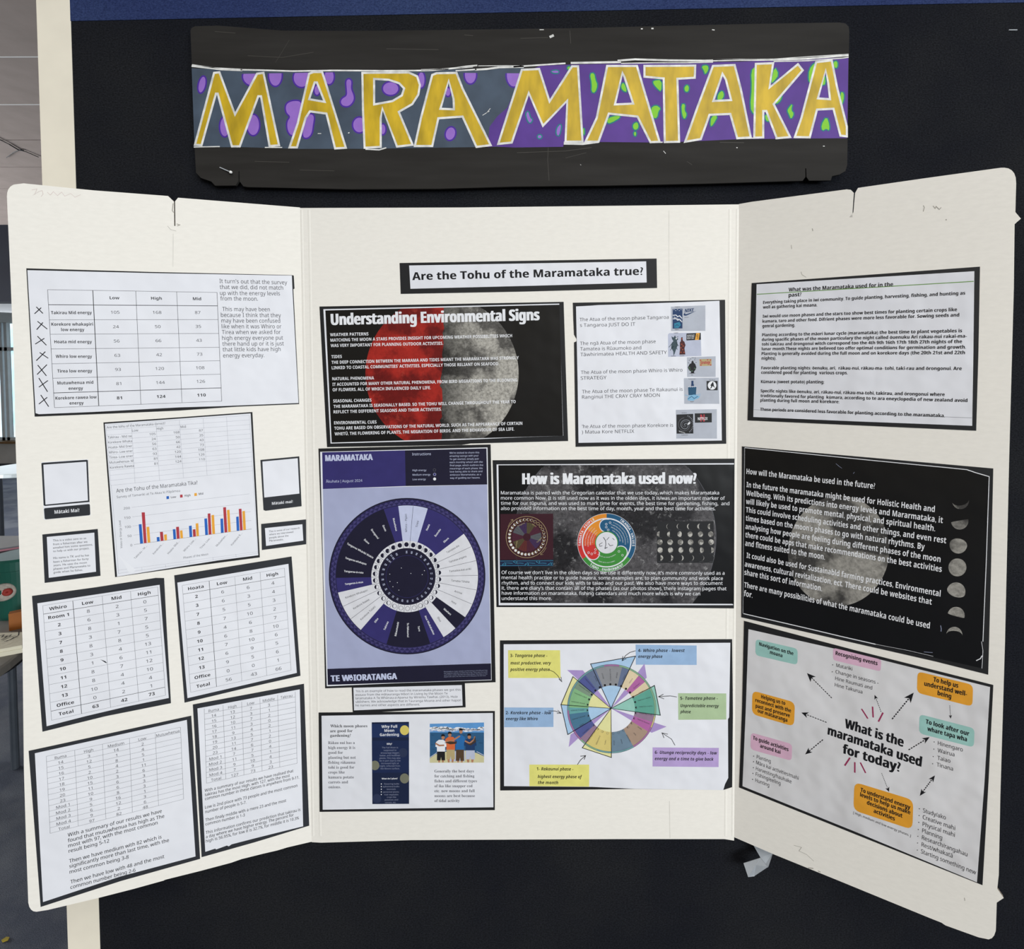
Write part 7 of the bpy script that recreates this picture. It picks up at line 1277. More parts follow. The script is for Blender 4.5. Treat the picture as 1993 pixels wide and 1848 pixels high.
item('moon_poster','black poster with a full moon and a column of moon phases, on right wing','poster','R',0.3,(148.6,446.7),[
 ('backing_card',None,[
  ('b','card',0,5,(-2835,2524,292,2430,2834,2352,2835,-169,2828,-2525,1797,-2467,-2816,-2337)),]),
 ('paper_sheet',None,[
  ('b','glossblack',5,3,(-2765,2483,2330,2286,2755,2151,2712,-1757,2710,-2401,357,-2335,-2758,-2217)),]),
 ('white_margin',None,[
  ('l','white',1,[(19,-2762,2491,293,2365,1988,2301,2330,2286,2512,2225,2760,2158),(14,2760,2164,2741,133,2712,-1757),(7,-2762,2491,-2772,-373,-2773,-2220),(23,-2758,-2217,-1235,-2270,-198,-2314,507,-2335),(7,507,-2335,1236,-2328,1740,-2348),(9,2686,-1763,2715,-1965,2713,-2111,2705,-2402),(18,2592,-2244,2668,-2180,2707,-2093)]),]),
 ('scratches',None,[
  ('l','ink3b',1,[(8,-457,2219,-378,2148,-315,2108),(12,1545,-2284,1725,-2258),(8,-51,1990,-27,2034),(15,1877,-1553,1892,-1632,1888,-1699)]),]),
 ('moon_picture',None,[
  ('p','moongrey2',2,(-205,1388,-115,1378,-27,1360,59,1334,141,1299,220,1256,295,1205,366,1147,432,1081,493,1010,549,932,599,848,644,759,682,666,714,568,739,467,758,362,770,255,775,147,774,36,766,-74,751,-185,729,-296,701,-405,666,-513,625,-618,578,-720,526,-819,467,-914,404,-1004,335,-1088,262,-1167,184,-1240,103,-1306,18,-1365,-69,-1416,-159,-1460,-250,-1495,-343,-1521,-437,-1538,-531,-1547,-624,-1546,-716,-1536,-807,-1517,-895,-1488,-981,-1451,-1063,-1404,-1141,-1349,-1214,-1285,-1283,-1214,-1345,-1134,-1402,-1048,-1453,-955,-1496,-856,-1532,-752,-1561,-644,-1583,-531,-1596,-416,-1602,-298,-1599,-179,-1589,-59,-1571,61,-1545,179,-1512,296,-1472,410,-1424,521,-1371,627,-1311,729,-1245,825,-1174,915,-1098,998,-1018,1075,-935,1143,-848,1204,-759,1257,-668,1301,-576,1336,-483,1362,-390,1380,-297,1388)),]),
 ('heading',None,[
  ('t','white',4,('b',0,0),[('How will the Maramataka be used in the future?',-2709,1759,437,1642,151)]),]),
 ('printed_text',None,[
  ('t','white',4,('b',0,0),[('In the future the maramataka might be used for Holistic Health and',-2706,1389,1710,1200,148),('Wellbeing. With its predictions into energy levels and Mararmataka, it',-2715,1154,1877,952,148),('will likely be used to promote mental, physical, and spiritual health.',-2717,915,1726,733,149),('This could involve scheduling activities and other things, and even rest',-2718,680,1952,470,148),("times based on the moon's phases to go with natural rhythms. By",-2720,441,1519,251,150),('analysing how people are feeling during different phases of the moon',-2726,205,1846,-5,149),('there could be apps that make recommendations on the best activities',-2727,-32,1875,-243,150),('and fitness suited to the moon.',-2729,-272,-691,-348,157),('It could also be used for Sustainabld farming practices, Environmental',-2690,-609,1860,-847,151),('awareness, cultural revitalization, ect. There could be websites that',-2736,-864,1684,-1080,151),('share this sort of information.',-2745,-1102,-752,-1202,158),('There are many possibilities of what the maramataka could be used',-2749,-1459,1655,-1678,152),('for.',-2755,-1709,-2518,-1721,164)]),]),
 ('phase_moon',None,[
  ('p','moongrey2',2,(2382,1585,2385,1541,2380,1496,2367,1452,2346,1413,2320,1380,2288,1354,2253,1337,2216,1330,2179,1333,2145,1347,2114,1369,2088,1400,2069,1438,2058,1480,2058,1480,2066,1457,2082,1438,2105,1423,2133,1414,2166,1411,2202,1414,2239,1423,2274,1438,2307,1457,2335,1480,2358,1506,2374,1533,2382,1560,2382,1585)),]),
 ('phase_moon',None,[
  ('p','moongrey2',2,(2380,1106,2383,1060,2378,1014,2364,969,2343,928,2315,893,2283,866,2246,848,2208,840,2170,842,2134,855,2103,878,2076,909,2056,948,2045,992,2045,992,2049,995,2061,1001,2081,1010,2107,1020,2139,1032,2175,1045,2212,1058,2249,1070,2284,1082,2316,1091,2343,1099,2363,1104,2375,1107,2380,1106)),]),
 ('phase_moon',None,[
  ('p','moongrey2',2,(2367,461,2357,414,2339,369,2314,330,2283,298,2247,275,2209,261,2170,258,2132,266,2098,284,2068,312,2045,348,2029,390,2022,437,2024,485,2024,485,2033,518,2049,549,2074,576,2104,598,2139,613,2177,621,2215,622,2253,616,2288,602,2318,582,2342,556,2359,526,2367,494,2367,461)),]),
 ('phase_moon',None,[
  ('p','moongrey2',2,(2010,-106,2013,-56,2026,-8,2046,37,2074,76,2107,107,2145,129,2184,140,2223,141,2261,131,2294,111,2323,81,2344,44,2358,0,2363,-47,2363,-47,2360,-96,2348,-143,2327,-188,2300,-227,2267,-258,2230,-281,2191,-293,2152,-294,2114,-285,2080,-265,2051,-235,2029,-197,2015,-153,2010,-106)),]),
 ('phase_moon',None,[
  ('p','moongrey2',2,(1995,-622,2013,-573,2039,-528,2071,-491,2108,-463,2149,-445,2190,-438,2231,-443,2268,-459,2300,-485,2326,-520,2344,-563,2354,-611,2354,-661,2345,-712,2345,-712,2334,-739,2314,-762,2287,-781,2254,-794,2217,-800,2178,-800,2138,-794,2099,-780,2065,-762,2035,-738,2012,-711,1998,-681,1992,-651,1995,-622)),]),
 ('phase_moon',None,[
  ('p','moongrey2',2,(2015,-1222,2029,-1176,2050,-1133,2077,-1095,2110,-1065,2146,-1044,2184,-1033,2221,-1033,2257,-1042,2288,-1062,2314,-1091,2334,-1127,2346,-1169,2349,-1215,2345,-1262,2345,-1262,2340,-1266,2327,-1269,2306,-1271,2280,-1271,2249,-1270,2214,-1267,2177,-1263,2140,-1258,2106,-1253,2075,-1246,2049,-1240,2030,-1233,2019,-1227,2015,-1222)),]),
 ('phase_moon',None,[
  ('p','moongrey2',2,(1995,-1741,2001,-1696,2015,-1652,2036,-1613,2063,-1578,2095,-1551,2129,-1533,2165,-1524,2200,-1525,2233,-1536,2261,-1556,2285,-1585,2301,-1620,2311,-1660,2313,-1704,2313,-1704,2310,-1682,2299,-1663,2281,-1646,2257,-1633,2228,-1625,2195,-1621,2160,-1623,2124,-1629,2090,-1641,2059,-1656,2033,-1675,2013,-1696,2000,-1718,1995,-1741)),]),
])
item('mind_map_poster','white mind map of coloured boxes and dashed arrows, "What is the maramataka used for today?"','poster','R',0.35,(150.8,195.2),[
 ('backing_card',None,[
  ('b','card',0,5,(-2784,2607,-2,2428,2884,2285,2836,-52,2767,-2607,61,-2444,-2884,-2257,-2819,130)),]),
 ('paper_sheet',None,[
  ('b','paper2',5,3,(-2663,2396,-1,2349,675,2319,2823,2222,2759,-79,2658,-2581,60,-2372,-2793,-2181,-2716,159)),]),
 ('coloured_box',None,[
  ('p','boxteal',1,(-2467,2046,-2460,2097,-2440,2133,-2407,2154,-2360,2160,-1472,2145,-1428,2137,-1397,2116,-1379,2080,-1373,2031,-1374,1808,-1381,1759,-1400,1724,-1431,1703,-1475,1696,-2365,1699,-2411,1706,-2444,1728,-2463,1764,-2470,1815)),]),
 ('box_text',2,[
  ('t','ink',3,('b',0.015,0),[('Navigation on the',-2372,2000,-1484,1938,100),('moana',-2084,1835,-1763,1812,100)]),]),
 ('coloured_box',None,[
  ('p','boxpink',1,(-510,2293,-506,2329,-493,2354,-471,2368,-440,2372,535,2333,562,2327,582,2312,593,2287,596,2253,589,2098,584,2065,571,2041,550,2027,522,2022,-436,2045,-467,2050,-490,2066,-503,2092,-508,2128)),]),
 ('box_text',4,[
  ('t','ink',3,('b',0.015,0),[('Recognising events',-449,2201,511,2161,105)]),]),
 ('coloured_box',None,[
  ('p','boxorange',1,(1376,2092,1383,2151,1404,2193,1438,2217,1486,2224,2395,2192,2440,2182,2472,2156,2491,2114,2498,2056,2496,1792,2490,1734,2470,1693,2438,1669,2393,1662,1482,1683,1434,1692,1400,1719,1380,1762,1373,1821)),]),
 ('box_text',6,[
  ('t','ink',3,('b',0.015,0),[('To help us',1709,2063,2206,2037,114),('understand well-',1523,1908,2381,1883,114),('being',1798,1750,2071,1734,115)]),]),
 ('coloured_box',None,[
  ('p','boxteal',1,(1434,1043,1440,1096,1458,1134,1489,1156,1531,1163,2456,1147,2495,1139,2523,1117,2539,1080,2544,1029,2541,796,2535,745,2517,709,2489,687,2449,679,1530,678,1487,686,1457,708,1439,746,1433,800)),]),
 ('box_text',8,[
  ('t','ink',3,('b',0.015,0),[('To look after our',1569,970,2441,930,111),('whare tapa wha',1606,800,2400,781,111)]),]),
 ('coloured_box',None,[
  ('p','boxorange',1,(-2545,501,-2535,575,-2505,627,-2457,658,-2390,667,-1573,651,-1509,639,-1463,606,-1437,553,-1430,478,-1440,139,-1451,65,-1480,13,-1528,-18,-1593,-27,-2397,-12,-2464,0,-2511,33,-2540,86,-2549,161)),]),
 ('box_text',10,[
  ('t','ink',3,('b',0.015,0),[('Helping us to',-2303,514,-1673,502,105),('reconnect with the',-2460,375,-1525,335,106),('past and preserve',-2450,214,-1554,192,106),('our mātauranga',-2397,92,-1618,43,107)]),]),
 ('coloured_box',None,[
  ('p','boxpink',1,(-2577,-668,-2569,-614,-2547,-575,-2512,-552,-2464,-544,-1589,-534,-1544,-541,-1512,-563,-1493,-600,-1487,-651,-1491,-888,-1498,-940,-1518,-977,-1550,-1000,-1596,-1009,-2472,-1035,-2520,-1028,-2554,-1006,-2575,-968,-2581,-915)),]),
 ('box_text',12,[
  ('t','ink',3,('b',0.015,0),[('To guide activities',-2516,-726,-1579,-766,108),('around kai',-2320,-896,-1784,-905,107)]),]),
 ('coloured_box',None,[
  ('p','boxorange',1,(29,-1244,40,-1161,70,-1102,120,-1066,188,-1054,1190,-1051,1256,-1063,1303,-1098,1331,-1158,1339,-1242,1334,-1625,1323,-1709,1294,-1769,1246,-1805,1180,-1817,173,-1816,105,-1804,57,-1768,29,-1708,21,-1625)),]),
 ('box_text',14,[
  ('t','ink',3,('b',0.015,0),[('To understand energy',177,-1255,1275,-1318,108),('levels to help us make',168,-1386,1277,-1444,108),('decisions about',325,-1539,1109,-1595,108),('activities',480,-1699,947,-1735,109)]),]),
 ('small_print',None,[
  ('t','ink2',3,('r',0,0),[('[ High, medium and low energy phases. ]',19,-1904,1299,-2012,59)]),]),
 ('heading',None,[
  ('t','ink',3,('b',0.03,0),[('What is the',-209,319,1098,227,246),('maramataka used',-609,13,1486,-149,247),('for today?',-247,-377,1043,-436,247)]),]),
 ('bullet_list',None,[
  ('t','ink2',3,('r',0,0),[('Planting',-2410,-1241,-2036,-1249,104),('Māra kai activities/mahi',-2425,-1406,-1316,-1474,104),('Harvesting/hauhake',-2427,-1581,-1494,-1638,105),('Fishing/eeling',-2434,-1748,-1775,-1786,105),('Hunting',-2441,-1924,-2070,-1943,106)]),
  ('e','ink',3,-2492,-1203,13,4,0,-14,8),('e','ink',3,-2494,-1365,13,4,0,-14,8),('e','ink',3,-2497,-1539,13,4,0,-14,8),('e','ink',3,-2508,-1708,13,5,0,-14,8),
  ('e','ink',3,-2515,-1885,13,5,0,-14,8),]),
 ('bullet_list',None,[
  ('t','ink2',3,('r',0,0),[('Matariki',-427,1885,-54,1880,94),('Change in seasons -',-443,1709,541,1671,94),('Hine Raumati and',-448,1530,403,1500,94),('Hine Takurua',-456,1355,184,1334,94)]),
  ('e','ink',3,-513,1916,11,3,0,-13,8),('e','ink',3,-521,1728,11,3,0,-13,8),]),
 ('bullet_list',None,[
  ('t','ink2',3,('r',0,0),[('Hinengaro',1827,512,2325,506,100),('Wairua',1827,332,2164,335,100),('Taiao',1824,143,2086,149,100),('Tinana',1811,-27,2140,-27,100)]),
  ('e','ink',3,1749,562,10,3,0,-12,8),('e','ink',3,1746,381,10,3,0,-12,8),('e','ink',3,1737,193,10,3,0,-12,8),('e','ink',3,1727,9,10,3,0,-12,8),]),
 ('bullet_list',None,[
  ('t','ink2',3,('r',0,0),[('Study/ako',1548,-1283,2016,-1292,107),('Creative mahi',1544,-1453,2206,-1480,107),('Physical mahi',1544,-1629,2203,-1650,107),('Planning',1537,-1800,1948,-1825,109),('Research/rangahau',1534,-1978,2458,-2030,108),('Rest/whakatā',1530,-2160,2167,-2186,108),('Starting something new',1520,-2337,2632,-2404,108)]),
  ('e','ink',3,1471,-1224,10,4,0,-12,8),('e','ink',3,1468,-1398,10,4,0,-12,8),('e','ink',3,1464,-1576,10,4,0,-12,8),('e','ink',3,1457,-1759,10,4,0,-12,8),
  ('e','ink',3,1451,-1935,10,4,0,-12,8),('e','ink',3,1447,-2110,10,4,0,-12,8),('e','ink',3,1444,-2292,10,4,0,-12,8),]),
 ('dashed_arrow',None,[
  ('l','ink',2,[(23,-524,1021,-554,1047),(23,-570,1060,-601,1086),(23,-616,1099,-647,1125),(23,-662,1138,-693,1164),(23,-709,1177,-740,1203),(23,-755,1216,-787,1242),(24,-802,1256,-833,1282),(24,-849,1295,-880,1321),(24,-896,1335,-927,1361),(24,-943,1374,-975,1401),(24,-990,1414,-1022,1441)]),
  ('p','ink',3,(-1133,1534,-917,1492,-1023,1441,-1043,1318)),]),
 ('dashed_arrow',None,[
  ('l','ink',2,[(22,-642,329,-682,335),(22,-703,337,-744,343),(22,-764,346,-805,351),(22,-825,354,-867,359),(22,-887,362,-928,368),(22,-949,371,-991,376),(22,-1011,379,-1053,385),(22,-1074,387,-1116,393)]),
  ('p','ink',3,(-1260,413,-1074,473,-1144,397,-1124,309)),]),
 ('dashed_arrow',None,[
  ('l','ink',2,[(22,-723,-166,-757,-208),(22,-773,-229,-807,-271),(22,-823,-292,-857,-334),(22,-873,-355,-907,-398),(22,-924,-419,-957,-461),(22,-974,-483,-1008,-525),(22,-1025,-547,-1059,-590)]),
  ('p','ink',3,(-1154,-709,-1070,-498,-1060,-591,-977,-591)),]),
 ('dashed_arrow',None,[
  ('l','ink',2,[(13,611,981,600,1010),(13,594,1025,583,1055),(13,578,1069,567,1099),(13,561,1114,550,1143),(13,544,1158,533,1188),(13,528,1203,517,1233),(13,511,1247,500,1277),(13,494,1292,484,1320)]),
  ('p','ink',3,(462,1379,538,1309,488,1308,460,1252)),]),
 ('dashed_arrow',None,[
  ('l','ink',2,[(25,854,866,878,909),(25,890,931,914,974),(25,926,995,951,1038),(25,963,1060,987,1102),(25,999,1124,1023,1166),(25,1035,1188,1059,1230),(25,1071,1252,1094,1294),(25,1106,1315,1130,1358),(25,1142,1379,1166,1421),(25,1178,1442,1201,1484)]),
  ('p','ink',3,(1306,1671,1246,1393,1213,1505,1107,1488)),]),
 ('dashed_arrow',None,[
  ('l','ink',2,[(22,1220,190,1253,225),(21,1269,242,1301,276),(21,1317,294,1349,328),(21,1365,345,1397,379),(21,1413,396,1444,430),(21,1460,447,1492,481),(21,1508,498,1539,532)]),
  ('p','ink',3,(1652,652,1560,463,1561,555,1492,572)),]),
 ('dashed_arrow',None,[
  ('l','ink',2,[(10,2050,1561,2052,1536),(10,2053,1523,2054,1498),(10,2055,1485,2057,1460),(10,2058,1447,2060,1422),(10,2061,1409,2063,1384),(10,2064,1371,2066,1346),(10,2067,1333,2068,1307)]),
  ('p','ink',3,(2073,1242,2037,1317,2069,1304,2097,1340)),]),
 ('dashed_arrow',None,[
  ('l','ink',2,[(11,643,-602,653,-627),(11,658,-640,669,-666),(11,674,-679,684,-704),(11,689,-717,699,-743),(11,704,-755,715,-781),(11,720,-794,730,-819),(11,735,-832,745,-858),(11,750,-870,760,-896),(11,765,-909,775,-934),(11,781,-947,791,-972)]),
  ('p','ink',3,(815,-1034,734,-967,786,-961,816,-898)),]),
 ('dashed_arrow',None,[
  ('l','ink',2,[(21,1532,-775,1550,-737),(21,1559,-719,1577,-682),(21,1586,-663,1604,-626),(21,1613,-607,1631,-570),(21,1640,-552,1658,-515),(21,1667,-497,1685,-460),(21,1694,-441,1712,-405)]),
  ('p','ink',3,(1778,-268,1746,-455,1722,-384,1653,-404)),('p','ink',3,(1476,-890,1602,-750,1533,-771,1508,-701)),]),
 ('drawn_ray',None,[
  ('l','magenta',2,[(34,172,931,318,718)]),]),
 ('drawn_ray',None,[
  ('l','magenta',2,[(33,419,1062,436,784)]),]),
 ('drawn_ray',None,[
  ('l','magenta',2,[(33,654,974,555,710)]),]),
 ('drawn_ray',None,[
  ('l','magenta',2,[(35,-77,-442,-197,-695)]),]),
 ('drawn_ray',None,[
  ('l','magenta',2,[(34,36,-524,39,-803)]),]),
 ('drawn_ray',None,[
  ('l','magenta',2,[(34,163,-489,287,-726)]),]),
])
item('header_sign','long black hand-painted "MARAMATAKA" sign with gold letters, pinned above the board','sign','H',-0.5,(307.7,1041.1),[
 ('sign_board',None,[
  ('b','signblack',0,60,(-8979,2051,-8948,2120,-8857,2166,-8218,2183,-6471,2046,-4580,2033,-2216,2051,114,2079,1393,2091,3140,2133,6444,2201,8708,2233,8873,2205,8959,2122,8980,1992,8976,601,8974,-1597,8928,-1761,8763,-1859,8564,-1901,8527,-2019,7932,-2023,7860,-1924,7848,-1689,7824,-1689,7831,-1924,7756,-2027,5052,-2098,2193,-2150,-191,-2170,-2260,-2227,-4646,-2233,-7509,-2172,-7628,-2153,-7725,-2021,-7729,-1747,-7757,-1747,-7768,-2020,-7842,-2129,-8406,-2133,-8508,-2019,-8792,-1920,-8922,-1778,-8947,-1050,-8965,1099)),]),
 ('painted_background',None,[
  ('p','bluegrey',1,(-8971,1044,-7441,980,-6208,945,-3648,964,-1753,993,109,1059,83,-1112,-678,-1092,-4153,-1138,-6058,-1139,-7628,-1089,-8948,-1087)),
  ('p','signpurple',2,(-897,-1101,-840,-548,-625,-268,-348,-35,-98,524,206,943,538,1082,1248,1117,3141,1146,5980,1187,8966,1298,8964,-874,5995,-897,3953,-987,2194,-966,1195,-997,1176,-1095,-185,-1112,-661,-1083)),]),
 ('painted_blob',None,[
  ('p','rimpurple',2,(-8637,851,-8609,838,-8586,810,-8569,771,-8560,721,-8559,665,-8566,605,-8580,544,-8602,487,-8629,437,-8660,396,-8693,367,-8726,351,-8757,350,-8786,364,-8809,391,-8825,431,-8834,480,-8835,537,-8828,597,-8814,657,-8792,714,-8765,765,-8734,806,-8701,835,-8668,850)),
  ('p','blobpurple',3,(-8647,810,-8628,800,-8614,778,-8604,746,-8600,705,-8601,659,-8608,609,-8621,558,-8637,510,-8657,467,-8680,432,-8703,407,-8726,393,-8748,391,-8766,401,-8780,423,-8790,456,-8794,496,-8793,543,-8786,593,-8773,644,-8757,692,-8737,734,-8714,769,-8691,795,-8668,808)),]),
 ('painted_blob',None,[
  ('p','rimpurple',2,(-7006,895,-6995,851,-6996,782,-7016,716,-7051,655,-7102,604,-7164,565,-7234,541,-7308,533,-7381,541,-7450,566,-7511,605,-7559,656,-7592,717,-7609,784,-7607,852,-7597,886)),
  ('p','blobpurple',3,(-7050,895,-7037,846,-7039,788,-7055,731,-7086,679,-7129,636,-7183,603,-7243,582,-7307,575,-7370,582,-7430,603,-7482,636,-7523,680,-7552,732,-7566,788,-7565,847,-7553,887)),]),
 ('painted_blob',None,[
  ('p','rimpurple',2,(-6473,904,-6472,893,-6473,813,-6487,736,-6512,665,-6548,606,-6591,560,-6640,532,-6691,523,-6742,532,-6790,561,-6831,606,-6864,666,-6886,736,-6897,814,-6895,893,-6895,897)),
  ('p','blobpurple',3,(-6516,903,-6514,888,-6516,818,-6527,751,-6547,689,-6575,637,-6610,597,-6649,573,-6690,565,-6731,573,-6769,598,-6802,637,-6828,690,-6846,751,-6855,819,-6853,888,-6852,898)),]),
 ('painted_blob',None,[
  ('p','rimpurple',2,(-5737,915,-5719,878,-5705,811,-5707,743,-5723,676,-5753,616,-5796,564,-5848,526,-5908,501,-5970,493,-6033,502,-6091,526,-6142,565,-6183,616,-6211,677,-6225,744,-6223,812,-6207,879,-6192,908)),
  ('p','blobpurple',3,(-5783,915,-5783,915,-5759,863,-5748,806,-5749,748,-5763,691,-5788,640,-5824,596,-5867,563,-5917,542,-5969,535,-6022,542,-6070,563,-6113,596,-6147,640,-6171,692,-6182,749,-6181,807,-6167,864,-6145,909)),]),
 ('painted_blob',None,[
  ('p','rimpurple',2,(-5072,926,-5059,888,-5050,832,-5051,775,-5061,720,-5081,669,-5108,626,-5142,594,-5179,573,-5219,566,-5259,573,-5296,594,-5328,626,-5354,669,-5372,720,-5380,776,-5379,833,-5369,888,-5356,921)),
  ('p','blobpurple',3,(-5117,925,-5112,915,-5099,873,-5092,827,-5093,780,-5101,734,-5116,693,-5136,657,-5161,631,-5189,614,-5218,608,-5248,614,-5275,631,-5299,658,-5319,693,-5332,735,-5338,781,-5337,828,-5329,874,-5315,915,-5311,922)),]),
 ('painted_blob',None,[
  ('p','rimpurple',2,(-8095,-236,-8055,-245,-8018,-270,-7986,-311,-7961,-365,-7943,-429,-7935,-500,-7937,-572,-7948,-642,-7968,-706,-7996,-760,-8030,-801,-8068,-827,-8108,-835,-8148,-826,-8185,-801,-8217,-760,-8243,-705,-8260,-641,-8268,-571,-8266,-499,-8255,-429,-8235,-365,-8207,-311,-8173,-270,-8135,-244)),
  ('p','blobpurple',3,(-8096,-278,-8066,-285,-8039,-308,-8015,-343,-7996,-389,-7984,-444,-7978,-505,-7979,-567,-7988,-627,-8003,-682,-8024,-728,-8049,-764,-8078,-786,-8107,-793,-8137,-785,-8164,-763,-8188,-728,-8207,-682,-8219,-626,-8225,-566,-8224,-504,-8215,-444,-8200,-389,-8179,-343,-8154,-307,-8125,-285)),]),
 ('painted_blob',None,[
  ('p','rimpurple',2,(-7314,-176,-7265,-186,-7219,-213,-7180,-255,-7148,-312,-7127,-379,-7116,-452,-7118,-528,-7131,-601,-7156,-668,-7190,-725,-7231,-768,-7278,-795,-7327,-804,-7376,-795,-7421,-768,-7461,-725,-7492,-668,-7514,-601,-7524,-527,-7522,-452,-7509,-378,-7485,-311,-7451,-255,-7409,-212,-7363,-185)),
  ('p','blobpurple',3,(-7314,-219,-7276,-226,-7240,-250,-7209,-287,-7184,-336,-7167,-394,-7159,-457,-7160,-523,-7171,-586,-7190,-644,-7217,-693,-7250,-731,-7287,-754,-7326,-762,-7365,-754,-7401,-730,-7432,-693,-7457,-644,-7474,-586,-7481,-522,-7480,-457,-7469,-393,-7450,-335,-7423,-287,-7390,-249,-7353,-226)),]),
 ('painted_blob',None,[
  ('p','rimpurple',2,(-3533,694,-3473,688,-3417,670,-3368,641,-3328,603,-3300,558,-3286,509,-3287,458,-3302,409,-3331,365,-3372,327,-3422,298,-3479,280,-3539,274,-3599,281,-3656,299,-3705,327,-3745,365,-3772,410,-3786,459,-3785,510,-3770,559,-3742,604,-3701,641,-3651,670,-3594,688)),
  ('p','blobpurple',3,(-3534,652,-3484,647,-3437,632,-3396,609,-3363,579,-3340,543,-3329,504,-3329,464,-3342,424,-3366,389,-3399,358,-3441,335,-3488,321,-3538,316,-3588,321,-3635,336,-3676,359,-3709,389,-3732,425,-3744,464,-3743,505,-3731,544,-3707,580,-3673,610,-3631,633,-3584,647)),]),
 ('painted_blob',None,[
  ('p','rimpurple',2,(-4401,-256,-4350,-263,-4302,-284,-4260,-317,-4227,-360,-4204,-411,-4192,-467,-4193,-524,-4206,-580,-4231,-631,-4266,-674,-4309,-707,-4357,-727,-4409,-734,-4460,-727,-4508,-706,-4550,-674,-4583,-630,-4606,-579,-4618,-523,-4617,-466,-4604,-410,-4579,-359,-4544,-316,-4501,-284,-4453,-263)),
  ('p','blobpurple',3,(-4402,-299,-4361,-304,-4323,-321,-4289,-348,-4262,-384,-4244,-426,-4235,-472,-4235,-519,-4246,-565,-4266,-607,-4294,-642,-4328,-669,-4367,-686,-4408,-692,-4449,-686,-4487,-669,-4521,-642,-4548,-606,-4566,-564,-4575,-518,-4575,-471,-4564,-425,-4544,-383,-4516,-348,-4482,-321,-4443,-304)),]),
 ('painted_blob',None,[
  ('p','rimpurple',2,(-3762,-440,-3736,-445,-3712,-460,-3690,-484,-3673,-515,-3662,-552,-3656,-593,-3656,-634,-3663,-675,-3676,-712,-3694,-743,-3716,-767,-3741,-782,-3767,-787,-3793,-781,-3818,-767,-3839,-743,-3856,-711,-3868,-674,-3874,-634,-3873,-592,-3866,-552,-3853,-515,-3835,-483,-3813,-460,-3789,-445)),
  ('p','blobpurple',3,(-3763,-482,-3747,-486,-3732,-497,-3719,-515,-3709,-539,-3702,-567,-3698,-598,-3699,-629,-3703,-660,-3711,-688,-3722,-711,-3735,-729,-3751,-741,-3767,-744,-3782,-741,-3797,-729,-3810,-711,-3821,-688,-3828,-660,-3831,-629,-3831,-597,-3826,-567,-3818,-539,-3808,-515,-3794,-497,-3779,-486)),]),
 ('painted_blob',None,[
  ('p','rimpurple',2,(-1854,-530,-1818,-546,-1786,-573,-1762,-610,-1747,-653,-1741,-701,-1745,-751,-1759,-800,-1782,-846,-1812,-884,-1848,-914,-1888,-934,-1929,-941,-1969,-937,-2006,-921,-2037,-894,-2061,-858,-2076,-814,-2082,-766,-2078,-716,-2064,-667,-2041,-621,-2011,-583,-1975,-553,-1935,-534,-1894,-526)),
  ('p','blobpurple',3,(-1866,-571,-1839,-583,-1816,-604,-1798,-633,-1787,-667,-1784,-705,-1788,-745,-1799,-785,-1816,-821,-1840,-852,-1867,-876,-1897,-892,-1928,-899,-1957,-896,-1985,-884,-2008,-863,-2025,-834,-2036,-800,-2039,-762,-2035,-722,-2024,-682,-2007,-646,-1983,-615,-1956,-591,-1926,-575,-1896,-568)),]),
 ('painted_blob',None,[
  ('p','rimpurple',2,(-1160,898,-1158,885,-1159,819,-1170,755,-1193,696,-1224,647,-1263,609,-1307,586,-1354,578,-1400,586,-1444,610,-1482,647,-1513,697,-1534,756,-1544,820,-1544,886,-1541,902)),
  ('p','blobpurple',3,(-1203,898,-1201,880,-1201,824,-1210,770,-1228,720,-1252,678,-1283,646,-1317,627,-1353,620,-1390,627,-1424,647,-1453,679,-1477,721,-1494,770,-1502,825,-1502,881,-1498,901)),]),
 ('painted_blob',None,[
  ('p','rimpurple',2,(63,885,64,883,63,799,49,717,23,642,-14,580,-61,532,-113,502,-169,492,-224,502,-277,532,-322,580,-359,643,-385,718,-398,799,-397,884,-396,890)),
  ('p','blobpurple',3,(20,886,21,878,21,804,10,732,-12,666,-43,611,-80,569,-123,543,-169,534,-214,543,-257,569,-294,611,-324,667,-345,733,-355,804,-355,878,-353,890)),]),
 ('painted_blob',None,[
  ('p','rimpurple',2,(-1970,533,-1944,528,-1920,516,-1898,496,-1881,470,-1869,439,-1863,405,-1864,370,-1870,337,-1883,306,-1901,280,-1922,260,-1947,248,-1973,244,-1999,248,-2024,260,-2045,280,-2062,306,-2074,337,-2080,371,-2080,406,-2073,440,-2061,470,-2043,496,-2021,516,-1997,528)),
  ('p','blobpurple',3,(-1971,491,-1955,488,-1940,479,-1927,465,-1917,446,-1909,424,-1906,400,-1906,376,-1910,352,-1918,330,-1929,311,-1942,297,-1957,288,-1973,286,-1989,289,-2004,297,-2017,311,-2027,330,-2034,352,-2038,376,-2038,401,-2034,425,-2026,446,-2015,465,-2002,479,-1987,488)),]),
 ('painted_blob',None,[
  ('p','rimpurple',2,(-2617,913,-2607,900,-2587,855,-2573,803,-2567,745,-2567,686,-2575,628,-2590,575,-2611,531,-2637,497,-2666,476,-2697,469,-2727,476,-2756,497,-2781,531,-2801,576,-2815,628,-2821,686,-2821,745,-2813,803,-2798,856,-2777,900,-2766,914)),
  ('p','blobpurple',3,(-2670,913,-2652,897,-2636,869,-2622,832,-2613,788,-2609,740,-2610,691,-2615,643,-2625,599,-2639,562,-2656,534,-2676,517,-2696,511,-2717,517,-2736,534,-2752,562,-2766,599,-2775,643,-2779,691,-2778,740,-2773,788,-2763,832,-2749,869,-2732,897,-2713,914)),]),
 ('painted_blob',None,[
